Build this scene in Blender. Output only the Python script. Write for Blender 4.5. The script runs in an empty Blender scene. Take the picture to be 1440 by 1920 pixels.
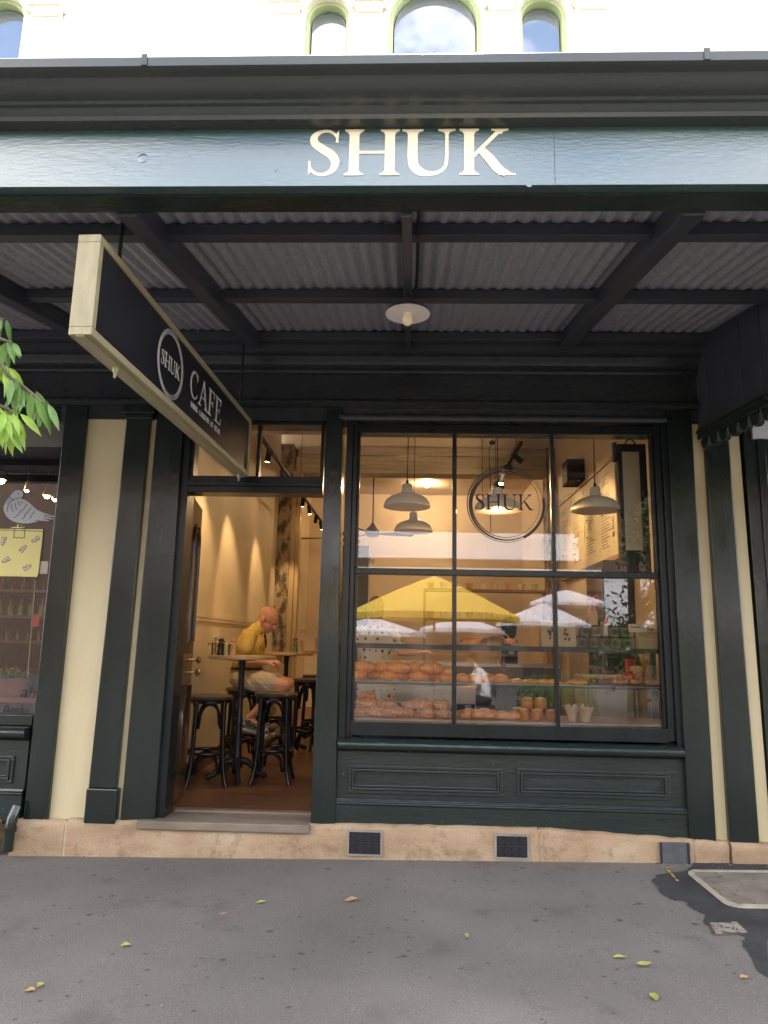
import bpy, bmesh, math, random
from mathutils import Vector, Matrix, Euler
random.seed(7)
S = bpy.context.scene
COL = S.collection
PI = math.pi
R = math.radians
WORLD = {}

# ------------------------------------------------------------------ camera
CAM_POS = Vector((0.0, -5.206, 1.45))
PITCH, YAW, ROLL, FPX = R(10.37), R(2.156), R(1.148), 1323.6
_f = Vector((-math.sin(YAW) * math.cos(PITCH), math.cos(YAW) * math.cos(PITCH), math.sin(PITCH)))
_r = Vector((math.cos(YAW), math.sin(YAW), 0))
_u = _r.cross(_f)
_r2 = _r * math.cos(ROLL) + _u * math.sin(ROLL)
_u2 = -_r * math.sin(ROLL) + _u * math.cos(ROLL)


def at(px, py, Y):
    """world point on the plane y = Y measured at a photo position (survey of the facade)"""
    d = _f + _r2 * ((px - 720) / FPX) + _u2 * ((960 - py) / FPX)
    return CAM_POS + d * ((Y - CAM_POS.y) / d.y)


def gz(x):
    return -0.003 + 0.019 * max(-6, min(6, x))


def on_ground(px, py):
    d = _f + _r2 * ((px - 720) / FPX) + _u2 * ((960 - py) / FPX)
    p = CAM_POS + d * (-CAM_POS.z / d.z)
    p = CAM_POS + d * ((gz(p.x) - CAM_POS.z) / d.z)
    return p


def make_camera():
    cd = bpy.data.cameras.new("camera")
    co = bpy.data.objects.new("camera", cd)
    COL.objects.link(co)
    m = Matrix((_r2, _u2, -_f)).transposed().to_4x4()
    m.translation = CAM_POS
    co.matrix_world = m
    cd.sensor_fit = 'VERTICAL'
    cd.sensor_height = 36.0
    cd.lens = 36.0 * FPX / 1920.0
    cd.clip_start = 0.05
    cd.clip_end = 500
    S.camera = co


# ------------------------------------------------------------------ materials
def nodes(name):
    m = bpy.data.materials.new(name)
    m.use_nodes = True
    nt = m.node_tree
    for n in list(nt.nodes):
        nt.nodes.remove(n)
    out = nt.nodes.new('ShaderNodeOutputMaterial')
    return m, nt, out


def c4(c):
    return (c[0], c[1], c[2], 1)


def noise(nt, scale, detail=4, stretch=(1, 1, 1), rough=0.55, dist=0.0):
    tc = nt.nodes.new('ShaderNodeTexCoord')
    mp = nt.nodes.new('ShaderNodeMapping')
    mp.inputs['Scale'].default_value = stretch
    nt.links.new(tc.outputs['Object'], mp.inputs['Vector'])
    n = nt.nodes.new('ShaderNodeTexNoise')
    n.inputs['Scale'].default_value = scale
    n.inputs['Detail'].default_value = detail
    n.inputs['Roughness'].default_value = rough
    n.inputs['Distortion'].default_value = dist
    nt.links.new(mp.outputs['Vector'], n.inputs['Vector'])
    return n.outputs['Fac']


def ramp(nt, fac, stops):
    r = nt.nodes.new('ShaderNodeValToRGB')
    e = r.color_ramp.elements
    while len(e) < len(stops):
        e.new(0.5)
    for k, (p, c) in enumerate(stops):
        e[k].position = p
        e[k].color = c4(c)
    nt.links.new(fac, r.inputs['Fac'])
    return r.outputs['Color']


def mixc(nt, fac, a, b, mode='MIX'):
    n = nt.nodes.new('ShaderNodeMix')
    n.data_type = 'RGBA'
    n.blend_type = mode
    for s, v in ((0, fac), (6, a), (7, b)):
        if hasattr(v, 'is_output'):
            nt.links.new(v, n.inputs[s])
        elif s == 0:
            n.inputs[0].default_value = v
        else:
            n.inputs[s].default_value = c4(v)
    return n.outputs[2]


def M(name, col, rough=0.5, col2=None, ns=6, stretch=(1, 1, 1), lo=0.35, hi=0.65, bump=0.0, bs=60, bstretch=(1, 1, 1),
      metal=0.0, spec=0.5, coat=0.0, sss=0.0, trans=0.0, emit=None, estr=0.0, rvar=0.0, speck=None, ior=None):
    m, nt, out = nodes(name)
    b = nt.nodes.new('ShaderNodeBsdfPrincipled')
    b.inputs['Base Color'].default_value = c4(col)
    b.inputs['Roughness'].default_value = rough
    b.inputs['Metallic'].default_value = metal
    b.inputs['Specular IOR Level'].default_value = spec
    if ior:
        b.inputs['IOR'].default_value = ior
    b.inputs['Coat Weight'].default_value = coat
    b.inputs['Coat Roughness'].default_value = 0.12
    if sss:
        b.inputs['Subsurface Weight'].default_value = sss
        b.inputs['Subsurface Scale'].default_value = 0.01
    c = None
    if col2 is not None:
        f = noise(nt, ns, 5, stretch)
        c = ramp(nt, f, [(lo, col), (hi, col2)])
    if speck is not None:
        scol, sscale, slo = speck
        f2 = noise(nt, sscale, 2, (1, 1, 1))
        k = ramp(nt, f2, [(slo, (0, 0, 0)), (slo + 0.06, (1, 1, 1))])
        c = mixc(nt, k, c if c is not None else col, scol)
    if c is not None:
        nt.links.new(c, b.inputs['Base Color'])
    if bump:
        f = noise(nt, bs, 4, bstretch, 0.6)
        bn = nt.nodes.new('ShaderNodeBump')
        bn.inputs['Strength'].default_value = bump
        bn.inputs['Distance'].default_value = 0.01
        nt.links.new(f, bn.inputs['Height'])
        nt.links.new(bn.outputs['Normal'], b.inputs['Normal'])
    if rvar:
        f = noise(nt, 9, 4, stretch)
        mr = nt.nodes.new('ShaderNodeMapRange')
        mr.inputs['To Min'].default_value = max(0.02, rough - rvar)
        mr.inputs['To Max'].default_value = rough + rvar
        nt.links.new(f, mr.inputs['Value'])
        nt.links.new(mr.outputs['Result'], b.inputs['Roughness'])
    if emit:
        b.inputs['Emission Color'].default_value = c4(emit)
        b.inputs['Emission Strength'].default_value = estr
    if trans:
        tb = nt.nodes.new('ShaderNodeBsdfTranslucent')
        tb.inputs['Color'].default_value = c4(tuple(min(1, x * 1.6) for x in col))
        if c is not None:
            nt.links.new(c, tb.inputs['Color'])
        mx = nt.nodes.new('ShaderNodeMixShader')
        mx.inputs[0].default_value = trans
        nt.links.new(b.outputs[0], mx.inputs[1])
        nt.links.new(tb.outputs[0], mx.inputs[2])
        nt.links.new(mx.outputs[0], out.inputs[0])
    else:
        nt.links.new(b.outputs[0], out.inputs[0])
    return m


def glass(name, ior=1.5, tint=(0.97, 0.98, 0.97), wav=0.0):
    m, nt, out = nodes(name)
    fr = nt.nodes.new('ShaderNodeFresnel')
    fr.inputs['IOR'].default_value = ior
    t = nt.nodes.new('ShaderNodeBsdfTransparent')
    t.inputs['Color'].default_value = c4(tint)
    g = nt.nodes.new('ShaderNodeBsdfGlossy')
    g.inputs['Roughness'].default_value = 0.0
    if wav:
        f = noise(nt, 1.3, 1)
        bn = nt.nodes.new('ShaderNodeBump')
        bn.inputs['Strength'].default_value = wav
        bn.inputs['Distance'].default_value = 0.02
        nt.links.new(f, bn.inputs['Height'])
        nt.links.new(bn.outputs['Normal'], g.inputs['Normal'])
    mx = nt.nodes.new('ShaderNodeMixShader')
    nt.links.new(fr.outputs[0], mx.inputs[0])
    nt.links.new(t.outputs[0], mx.inputs[1])
    nt.links.new(g.outputs[0], mx.inputs[2])
    nt.links.new(mx.outputs[0], out.inputs[0])
    return m


def lamp_mat(name, col, strength):
    m, nt, out = nodes(name)
    e = nt.nodes.new('ShaderNodeEmission')
    e.inputs['Color'].default_value = c4(col)
    e.inputs['Strength'].default_value = strength
    nt.links.new(e.outputs[0], out.inputs[0])
    return m


def asphalt_mat():
    m, nt, out = nodes('asphalt')
    b = nt.nodes.new('ShaderNodeBsdfPrincipled')
    big = ramp(nt, noise(nt, 0.9, 5), [(0.3, (0.148, 0.135, 0.127)), (0.7, (0.192, 0.176, 0.166))])
    fine = ramp(nt, noise(nt, 220, 3), [(0.35, (0.62, 0.62, 0.62)), (0.7, (1.3, 1.3, 1.3))])
    c = mixc(nt, 1.0, big, fine, 'MULTIPLY')
    # chewing gum / oil spots with a shape of their own
    tc = nt.nodes.new('ShaderNodeTexCoord')
    v = nt.nodes.new('ShaderNodeTexVoronoi')
    v.inputs['Scale'].default_value = 4.2
    nt.links.new(tc.outputs['Object'], v.inputs['Vector'])
    n = noise(nt, 30, 2)
    ad = nt.nodes.new('ShaderNodeMath')
    ad.operation = 'MULTIPLY_ADD'
    nt.links.new(n, ad.inputs[0])
    ad.inputs[1].default_value = 0.09
    nt.links.new(v.outputs['Distance'], ad.inputs[2])
    spot = ramp(nt, ad.outputs[0], [(0.10, (0.45, 0.45, 0.45)), (0.135, (1, 1, 1))])
    c = mixc(nt, 1.0, c, spot, 'MULTIPLY')
    v2 = nt.nodes.new('ShaderNodeTexVoronoi')
    v2.inputs['Scale'].default_value = 9.5
    nt.links.new(tc.outputs['Object'], v2.inputs['Vector'])
    ad2 = nt.nodes.new('ShaderNodeMath')
    ad2.operation = 'MULTIPLY_ADD'
    nt.links.new(noise(nt, 38, 3), ad2.inputs[0])
    ad2.inputs[1].default_value = 0.12
    nt.links.new(v2.outputs['Distance'], ad2.inputs[2])
    spot2 = ramp(nt, ad2.outputs[0], [(0.135, (0.52, 0.51, 0.51)), (0.175, (1, 1, 1))])
    c = mixc(nt, 1.0, c, spot2, 'MULTIPLY')
    lg = ramp(nt, noise(nt, 0.55, 3, (1, 1.6, 1)), [(0.35, (0.84, 0.83, 0.83)), (0.65, (1.08, 1.07, 1.06))])
    c = mixc(nt, 1.0, c, lg, 'MULTIPLY')
    st = ramp(nt, noise(nt, 2.6, 6), [(0.58, (1, 1, 1)), (0.70, (0.76, 0.76, 0.76))])
    c = mixc(nt, 1.0, c, st, 'MULTIPLY')
    wh = ramp(nt, noise(nt, 95, 1), [(0.77, (0, 0, 0)), (0.80, (1, 1, 1))])
    c = mixc(nt, wh, c, (0.22, 0.21, 0.2))
    nt.links.new(c, b.inputs['Base Color'])
    b.inputs['Roughness'].default_value = 0.85
    bn = nt.nodes.new('ShaderNodeBump')
    bn.inputs['Strength'].default_value = 0.6
    bn.inputs['Distance'].default_value = 0.006
    nt.links.new(noise(nt, 160, 4), bn.inputs['Height'])
    nt.links.new(bn.outputs['Normal'], b.inputs['Normal'])
    nt.links.new(b.outputs[0], out.inputs[0])
    return m


def stone_mat():
    m, nt, out = nodes('sandstone')
    b = nt.nodes.new('ShaderNodeBsdfPrincipled')
    c = ramp(nt, noise(nt, 2.2, 6, (1, 1, 2.5)), [(0.25, (0.25, 0.165, 0.10)), (0.5, (0.38, 0.265, 0.165)), (0.75, (0.45, 0.35, 0.24))])
    d = ramp(nt, noise(nt, 9, 5), [(0.55, (1, 1, 1)), (0.75, (0.6, 0.57, 0.53))])
    c = mixc(nt, 1.0, c, d, 'MULTIPLY')
    g = ramp(nt, noise(nt, 3.4, 7, (1, 1, 1.5), 0.7), [(0.56, (1, 1, 1)), (0.63, (0.80, 0.77, 0.74)), (0.74, (0.60, 0.57, 0.54))])
    c = mixc(nt, 1.0, c, g, 'MULTIPLY')
    f = ramp(nt, noise(nt, 150, 2), [(0.3, (0.8, 0.8, 0.8)), (0.7, (1.15, 1.15, 1.15))])
    c = mixc(nt, 1.0, c, f, 'MULTIPLY')
    nt.links.new(c, b.inputs['Base Color'])
    b.inputs['Roughness'].default_value = 0.9
    bn = nt.nodes.new('ShaderNodeBump')
    bn.inputs['Strength'].default_value = 0.5
    bn.inputs['Distance'].default_value = 0.01
    nt.links.new(noise(nt, 45, 5), bn.inputs['Height'])
    nt.links.new(bn.outputs['Normal'], b.inputs['Normal'])
    nt.links.new(b.outputs[0], out.inputs[0])
    return m


def dots_mat():
    m, nt, out = nodes('polka_dot_cotton')
    b = nt.nodes.new('ShaderNodeBsdfPrincipled')
    tc = nt.nodes.new('ShaderNodeTexCoord')
    v = nt.nodes.new('ShaderNodeTexVoronoi')
    v.inputs['Scale'].default_value = 17
    v.inputs['Randomness'].default_value = 0.45
    nt.links.new(tc.outputs['Object'], v.inputs['Vector'])
    c = ramp(nt, v.outputs['Distance'], [(0.27, (0.02, 0.018, 0.02)), (0.31, (0.62, 0.55, 0.45))])
    nt.links.new(c, b.inputs['Base Color'])
    b.inputs['Roughness'].default_value = 0.9
    nt.links.new(b.outputs[0], out.inputs[0])
    return m


G = {}
G['green'] = M('dark_green_paint', (0.0075, 0.0130, 0.0110), 0.16, (0.012, 0.0190, 0.0165), 5, (1, 1, 0.3), bump=0.18, bs=55, bstretch=(1, 1, 0.25), rvar=0.13, spec=0.6, speck=((0.12, 0.13, 0.11), 70, 0.745))
G['greenh'] = M('dark_green_paint_board', (0.0125, 0.0205, 0.0180), 0.24, (0.018, 0.028, 0.025), 5, (0.25, 1, 1), bump=0.3, bs=40, bstretch=(0.3, 1, 1), rvar=0.1, spec=0.6, speck=((0.16, 0.17, 0.14), 60, 0.74))
G['ent'] = M('entablature_paint', (0.017, 0.020, 0.025), 0.28, (0.024, 0.028, 0.034), 5, (0.25, 1, 1), bump=0.25, bs=40, bstretch=(0.3, 1, 1), rvar=0.1, speck=((0.20, 0.18, 0.12), 55, 0.735))  # paint base raised so the mouldings carry the lens haze
G['frame'] = M('dark_frame_paint', (0.007, 0.010, 0.011), 0.25, (0.011, 0.015, 0.016), 5, (1, 1, 0.3), bump=0.15, bs=45, rvar=0.06, spec=0.35)
G['fascia'] = M('green_fascia_paint', (0.024, 0.060, 0.060), 0.25, (0.038, 0.084, 0.084), 3, (0.15, 1, 1), bump=0.10, bs=95, bstretch=(0.22, 1, 1), rvar=0.09, spec=1.0, ior=1.72)
G['gutter'] = M('green_gutter_metal', (0.038, 0.046, 0.045), 0.28, (0.05, 0.058, 0.056), 3, (0.2, 1, 1), bump=0.05, bs=20, rvar=0.06)  # base greyed and lifted for the lens haze over the gutter
G['soffit'] = M('soffit_timber_paint', (0.036, 0.039, 0.048), 0.38, (0.048, 0.052, 0.062), 6, (0.3, 1, 1), bump=0.1, bs=30)  # rafter paint lightened, lens haze mixed into its base colour
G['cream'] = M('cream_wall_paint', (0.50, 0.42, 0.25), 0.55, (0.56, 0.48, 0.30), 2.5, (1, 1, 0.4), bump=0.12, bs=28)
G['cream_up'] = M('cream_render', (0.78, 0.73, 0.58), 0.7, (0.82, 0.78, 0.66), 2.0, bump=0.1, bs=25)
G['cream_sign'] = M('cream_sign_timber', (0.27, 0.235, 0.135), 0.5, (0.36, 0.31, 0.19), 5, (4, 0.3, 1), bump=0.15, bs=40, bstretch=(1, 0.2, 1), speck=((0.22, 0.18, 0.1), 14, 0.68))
G['letter'] = M('cream_lettering', (0.80, 0.71, 0.52), 0.5)
G['grey_letter'] = M('pale_grey_lettering', (0.55, 0.55, 0.54), 0.5)
G['black_letter'] = M('black_vinyl_lettering', (0.012, 0.012, 0.018), 0.4)
G['sign_black'] = M('black_sign_panel', (0.012, 0.012, 0.017), 0.3, (0.02, 0.02, 0.026), 3)
G['galv'] = M('galvanised_iron', (0.27, 0.275, 0.30), 0.5, (0.42, 0.425, 0.455), 60, (1, 0.35, 1), lo=0.3, hi=0.7, metal=0.25, bump=0.08, bs=90)
G['asphalt'] = asphalt_mat()
G['patch'] = M('dark_asphalt', (0.026, 0.026, 0.029), 0.8, (0.046, 0.045, 0.048), 5, bump=0.6, bs=120, speck=((0.1, 0.1, 0.1), 90, 0.68))
G['stone'] = stone_mat()
G['step'] = M('worn_slate_step', (0.14, 0.108, 0.08), 0.75, (0.23, 0.185, 0.14), 5, (0.4, 1, 1), bump=0.4, bs=30)
G['mortar'] = M('mortar', (0.42, 0.33, 0.2), 0.9, (0.5, 0.42, 0.28), 12, bump=0.3)
G['iron'] = M('black_cast_iron', (0.012, 0.012, 0.016), 0.45, bump=0.1, bs=60)
G['ironhi'] = M('highlight_cast_iron', (0.022, 0.022, 0.028), 0.35, (0.04, 0.04, 0.046), 60)  # cast iron lightened to paint in the grille's grey highlights
G['greyiron'] = M('grey_metal_plate', (0.06, 0.066, 0.075), 0.5, (0.10, 0.105, 0.11), 8, bump=0.2, bs=50)
G['glass'] = glass('shop_glass', 1.66, (0.99, 0.99, 0.985), 0.02)
G['clear'] = glass('clear_glass', 1.45, (0.93, 0.95, 0.94))
G['upglass'] = M('upper_window_glass', (0.10, 0.12, 0.15), 0.03, spec=1.0, ior=2.1)
G['lime'] = M('light_green_frame_paint', (0.42, 0.50, 0.25), 0.4)
G['plaster'] = M('warm_cream_plaster', (0.60, 0.50, 0.35), 0.5, (0.66, 0.56, 0.41), 1.5, bump=0.05, bs=12)
G['plaster2'] = M('rear_room_wall_paint', (0.62, 0.51, 0.37), 0.6, (0.68, 0.57, 0.42), 1.2, (1, 1, 0.3))
G['ceil'] = M('interior_ceiling_paint', (0.60, 0.50, 0.40), 0.7, (0.64, 0.54, 0.44), 2)
G['wood_floor'] = M('red_brown_floorboards', (0.10, 0.045, 0.026), 0.32, (0.17, 0.078, 0.045), 7, (0.25, 2.5, 1), bump=0.1, bs=20, bstretch=(0.3, 3, 1), rvar=0.08)
G['beam'] = M('rough_timber_beam', (0.32, 0.27, 0.20), 0.8, (0.48, 0.41, 0.31), 4, (0.4, 1, 6), bump=0.5, bs=14, bstretch=(0.3, 1, 6))
G['rubble'] = M('exposed_rubble_stone', (0.09, 0.065, 0.045), 0.9, (0.36, 0.27, 0.18), 9, (1, 1, 0.6), lo=0.42, hi=0.55, bump=0.8, bs=16)
G['pipe'] = M('tan_painted_timber', (0.42, 0.30, 0.16), 0.45, (0.5, 0.37, 0.21), 3, (3, 3, 0.2))
G['bent'] = M('black_bentwood', (0.010, 0.010, 0.013), 0.22, bump=0.05, bs=30)
G['seat'] = M('dark_wood_seat', (0.045, 0.034, 0.028), 0.3, (0.07, 0.052, 0.04), 8, (0.3, 2, 1))
G['tabletop'] = M('oak_table_top', (0.42, 0.27, 0.11), 0.35, (0.52, 0.36, 0.17), 5, (0.4, 3, 1))
G['skin'] = M('skin', (0.58, 0.27, 0.17), 0.5, (0.66, 0.33, 0.21), 12, sss=0.1)
G['shirt'] = M('mustard_shirt_cotton', (0.50, 0.34, 0.075), 0.9, (0.58, 0.41, 0.11), 8, bump=0.5, bs=16)
G['shorts'] = M('pale_shorts_cotton', (0.50, 0.42, 0.31), 0.9, (0.58, 0.50, 0.38), 9, bump=0.5, bs=18)
G['belt'] = M('black_leather', (0.02, 0.016, 0.016), 0.4)
G['shoe'] = M('shoe_canvas_grey', (0.30, 0.27, 0.23), 0.7, (0.05, 0.05, 0.055), 14, lo=0.48, hi=0.52)
G['sole'] = M('white_rubber_sole', (0.65, 0.63, 0.6), 0.6)
G['white_cloth'] = M('white_cotton', (0.78, 0.79, 0.82), 0.9, (0.7, 0.71, 0.75), 8, bump=0.3, bs=14)
G['navy'] = M('navy_trouser_cotton', (0.016, 0.018, 0.03), 0.9)
G['dots'] = dots_mat()
G['hair'] = M('dark_brown_hair', (0.03, 0.018, 0.012), 0.5, bump=0.4, bs=60)
G['hair_fair'] = M('fair_hair', (0.30, 0.19, 0.09), 0.6, (0.38, 0.25, 0.13), 30)
G['enamel'] = M('grey_white_enamel', (0.74, 0.74, 0.69), 0.25)
G['enamel_in'] = M('white_enamel_inside', (0.80, 0.72, 0.68), 0.35)
G['black'] = M('black_metal', (0.010, 0.010, 0.012), 0.6, spec=0.3)
G['cord'] = M('black_cable', (0.01, 0.01, 0.012), 0.6)
G['warm'] = lamp_mat('warm_lamp_glow', (1.0, 0.62, 0.25), 18.0)
G['warm2'] = lamp_mat('warm_lamp_glow_small', (1.0, 0.66, 0.32), 30.0)
G['filament'] = M('clear_bulb', (0.7, 0.6, 0.45), 0.15, emit=(1.0, 0.7, 0.4), estr=0.02)
G['menu'] = M('menu_panel_cream', (0.66, 0.56, 0.36), 0.5)
G['menu_wood'] = M('menu_frame_wood', (0.36, 0.19, 0.07), 0.5, (0.45, 0.25, 0.1), 5, (2, 0.3, 1))
G['lightbox'] = M('cream_notice_panel', (0.52, 0.48, 0.38), 0.5)
G['shelf'] = M('dark_steel_shelf', (0.018, 0.02, 0.024), 0.35)
G['ledge'] = M('pale_timber_ledge', (0.50, 0.36, 0.25), 0.5, (0.57, 0.43, 0.31), 5, (0.4, 3, 1))
G['white_lam'] = M('off_white_laminate', (0.60, 0.56, 0.48), 0.4)
G['steel'] = M('brushed_steel', (0.45, 0.44, 0.42), 0.3, metal=0.9)
G['crust'] = M('golden_crust', (0.60, 0.15, 0.018), 0.4, (0.86, 0.34, 0.055), 14, bump=0.4, bs=45, coat=0.2)
G['nut'] = M('nut_crusted_pastry', (0.55, 0.15, 0.03), 0.6, (0.84, 0.41, 0.14), 60, bump=1.0, bs=60)
G['bun'] = M('baked_bun', (0.72, 0.22, 0.03), 0.38, (0.88, 0.41, 0.09), 7, bump=0.2, bs=30, coat=0.3)
G['cruffin'] = M('brown_baked_side', (0.52, 0.15, 0.035), 0.5, (0.70, 0.28, 0.07), 12, (1, 1, 4), bump=0.4, bs=30)
G['icing'] = M('sugar_glaze', (0.75, 0.55, 0.30), 0.3, (0.55, 0.3, 0.12), 18)
G['choc'] = M('chocolate_pastry', (0.12, 0.045, 0.02), 0.3, (0.34, 0.15, 0.05), 10, bump=0.3)
G['tomato'] = M('tomato_topping', (0.60, 0.09, 0.03), 0.4, (0.72, 0.32, 0.1), 22, bump=0.6, bs=40)
G['paper'] = M('brown_paper', (0.62, 0.42, 0.28), 0.85, (0.7, 0.5, 0.36), 5, bump=0.2, bs=12)
G['kraft'] = M('kraft_card', (0.50, 0.36, 0.20), 0.85, (0.56, 0.41, 0.24), 6)
G['jar'] = M('jar_preserve', (0.20, 0.14, 0.08), 0.15, (0.3, 0.22, 0.12), 12)
G['jar_green'] = M('jar_pickles', (0.10, 0.16, 0.06), 0.15, (0.2, 0.25, 0.1), 18)
G['label_d'] = M('dark_round_label', (0.02, 0.02, 0.025), 0.5)
G['pale'] = M('pale_paper', (0.7, 0.66, 0.58), 0.7)
G['red'] = M('red_plastic', (0.55, 0.03, 0.03), 0.35)
G['amber'] = M('amber_bottle', (0.05, 0.018, 0.008), 0.1)
G['leaf'] = M('bright_leaf', (0.16, 0.30, 0.03), 0.42, (0.30, 0.45, 0.04), 9, bump=0.3, bs=60, trans=0.4)
G['leaf_b'] = M('mid_green_leaf', (0.075, 0.165, 0.028), 0.42, (0.13, 0.25, 0.045), 9, bump=0.3, bs=60, trans=0.3)
G['leaf_d'] = M('tree_leaf', (0.035, 0.065, 0.018), 0.4, (0.07, 0.11, 0.03), 3, trans=0.3)
G['leaf_o'] = M('autumn_tree_leaf', (0.16, 0.085, 0.02), 0.5, (0.1, 0.09, 0.03), 4, trans=0.3)
G['bark'] = M('bark', (0.07, 0.05, 0.035), 0.9, (0.11, 0.085, 0.06), 10, (1, 1, 0.3), bump=0.8, bs=25)
G['yellow_can'] = M('yellow_canvas', (0.76, 0.52, 0.06), 0.8, (0.80, 0.58, 0.09), 2, trans=0.25)
G['white_can'] = M('white_canvas', (0.60, 0.62, 0.70), 0.8, (0.54, 0.56, 0.65), 2, trans=0.2)
G['pole'] = M('timber_pole', (0.30, 0.18, 0.08), 0.5)
G['brick'] = M('brown_brick', (0.075, 0.05, 0.038), 0.9, (0.12, 0.078, 0.055), 6)
G['whiteband'] = M('white_painted_band', (0.62, 0.62, 0.64), 0.7, (0.54, 0.54, 0.57), 3, (0.3, 1, 1))
G['darkglass'] = M('dark_window', (0.02, 0.022, 0.025), 0.1)
G['road'] = M('street_paving', (0.04, 0.038, 0.037), 0.9, (0.06, 0.056, 0.053), 3, bump=0.3)
G['concrete'] = M('concrete_cover', (0.16, 0.135, 0.11), 0.9, (0.235, 0.205, 0.17), 6, bump=0.5, bs=60, speck=((0.09, 0.075, 0.06), 22, 0.63))
G['creamline'] = M('cream_cement_border', (0.32, 0.28, 0.21), 0.85, (0.44, 0.39, 0.30), 12)
G['yline'] = M('worn_yellow_paint', (0.52, 0.36, 0.05), 0.7, (0.24, 0.19, 0.08), 25)
G['leaf_y'] = M('fallen_leaf_yellow', (0.40, 0.39, 0.10), 0.55, (0.30, 0.33, 0.09), 20, trans=0.2)
G['leaf_br'] = M('fallen_leaf_brown', (0.33, 0.20, 0.08), 0.6, (0.42, 0.28, 0.13), 20)
G['leaf_gr'] = M('fallen_leaf_green', (0.20, 0.27, 0.06), 0.5, (0.3, 0.36, 0.09), 20)
G['pigeon'] = M('grey_decal', (0.36, 0.38, 0.41), 0.5)
G['mauve'] = M('mauve_decal', (0.30, 0.29, 0.42), 0.5)
G['yellow_decal'] = M('yellow_decal', (0.60, 0.53, 0.19), 0.5)
G['pinkish'] = M('pale_pink_decal', (0.52, 0.44, 0.46), 0.5)
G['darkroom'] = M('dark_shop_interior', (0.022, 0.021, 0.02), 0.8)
G['greyblind'] = M('grey_blind', (0.30, 0.29, 0.27), 0.7)
G['pot'] = M('terracotta_trough', (0.24, 0.07, 0.04), 0.7)
G['door'] = M('dark_varnished_door', (0.035, 0.022, 0.014), 0.16, (0.055, 0.034, 0.02), 4, (1, 1, 0.2), rvar=0.05)
G['brass'] = M('worn_brass', (0.55, 0.40, 0.18), 0.3, metal=0.9)
G['pepper'] = M('black_pepper_mill', (0.012, 0.011, 0.012), 0.3)
G['beech'] = M('beech_mill', (0.55, 0.33, 0.16), 0.4)
G['denim'] = M('blue_apron', (0.05, 0.06, 0.14), 0.9)
G['grit'] = M('street_grit', (0.10, 0.08, 0.06), 0.9, (0.34, 0.30, 0.22), 40)
G['kerb'] = M('kerb_stone', (0.22, 0.2, 0.18), 0.9, (0.28, 0.26, 0.23), 5)


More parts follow.
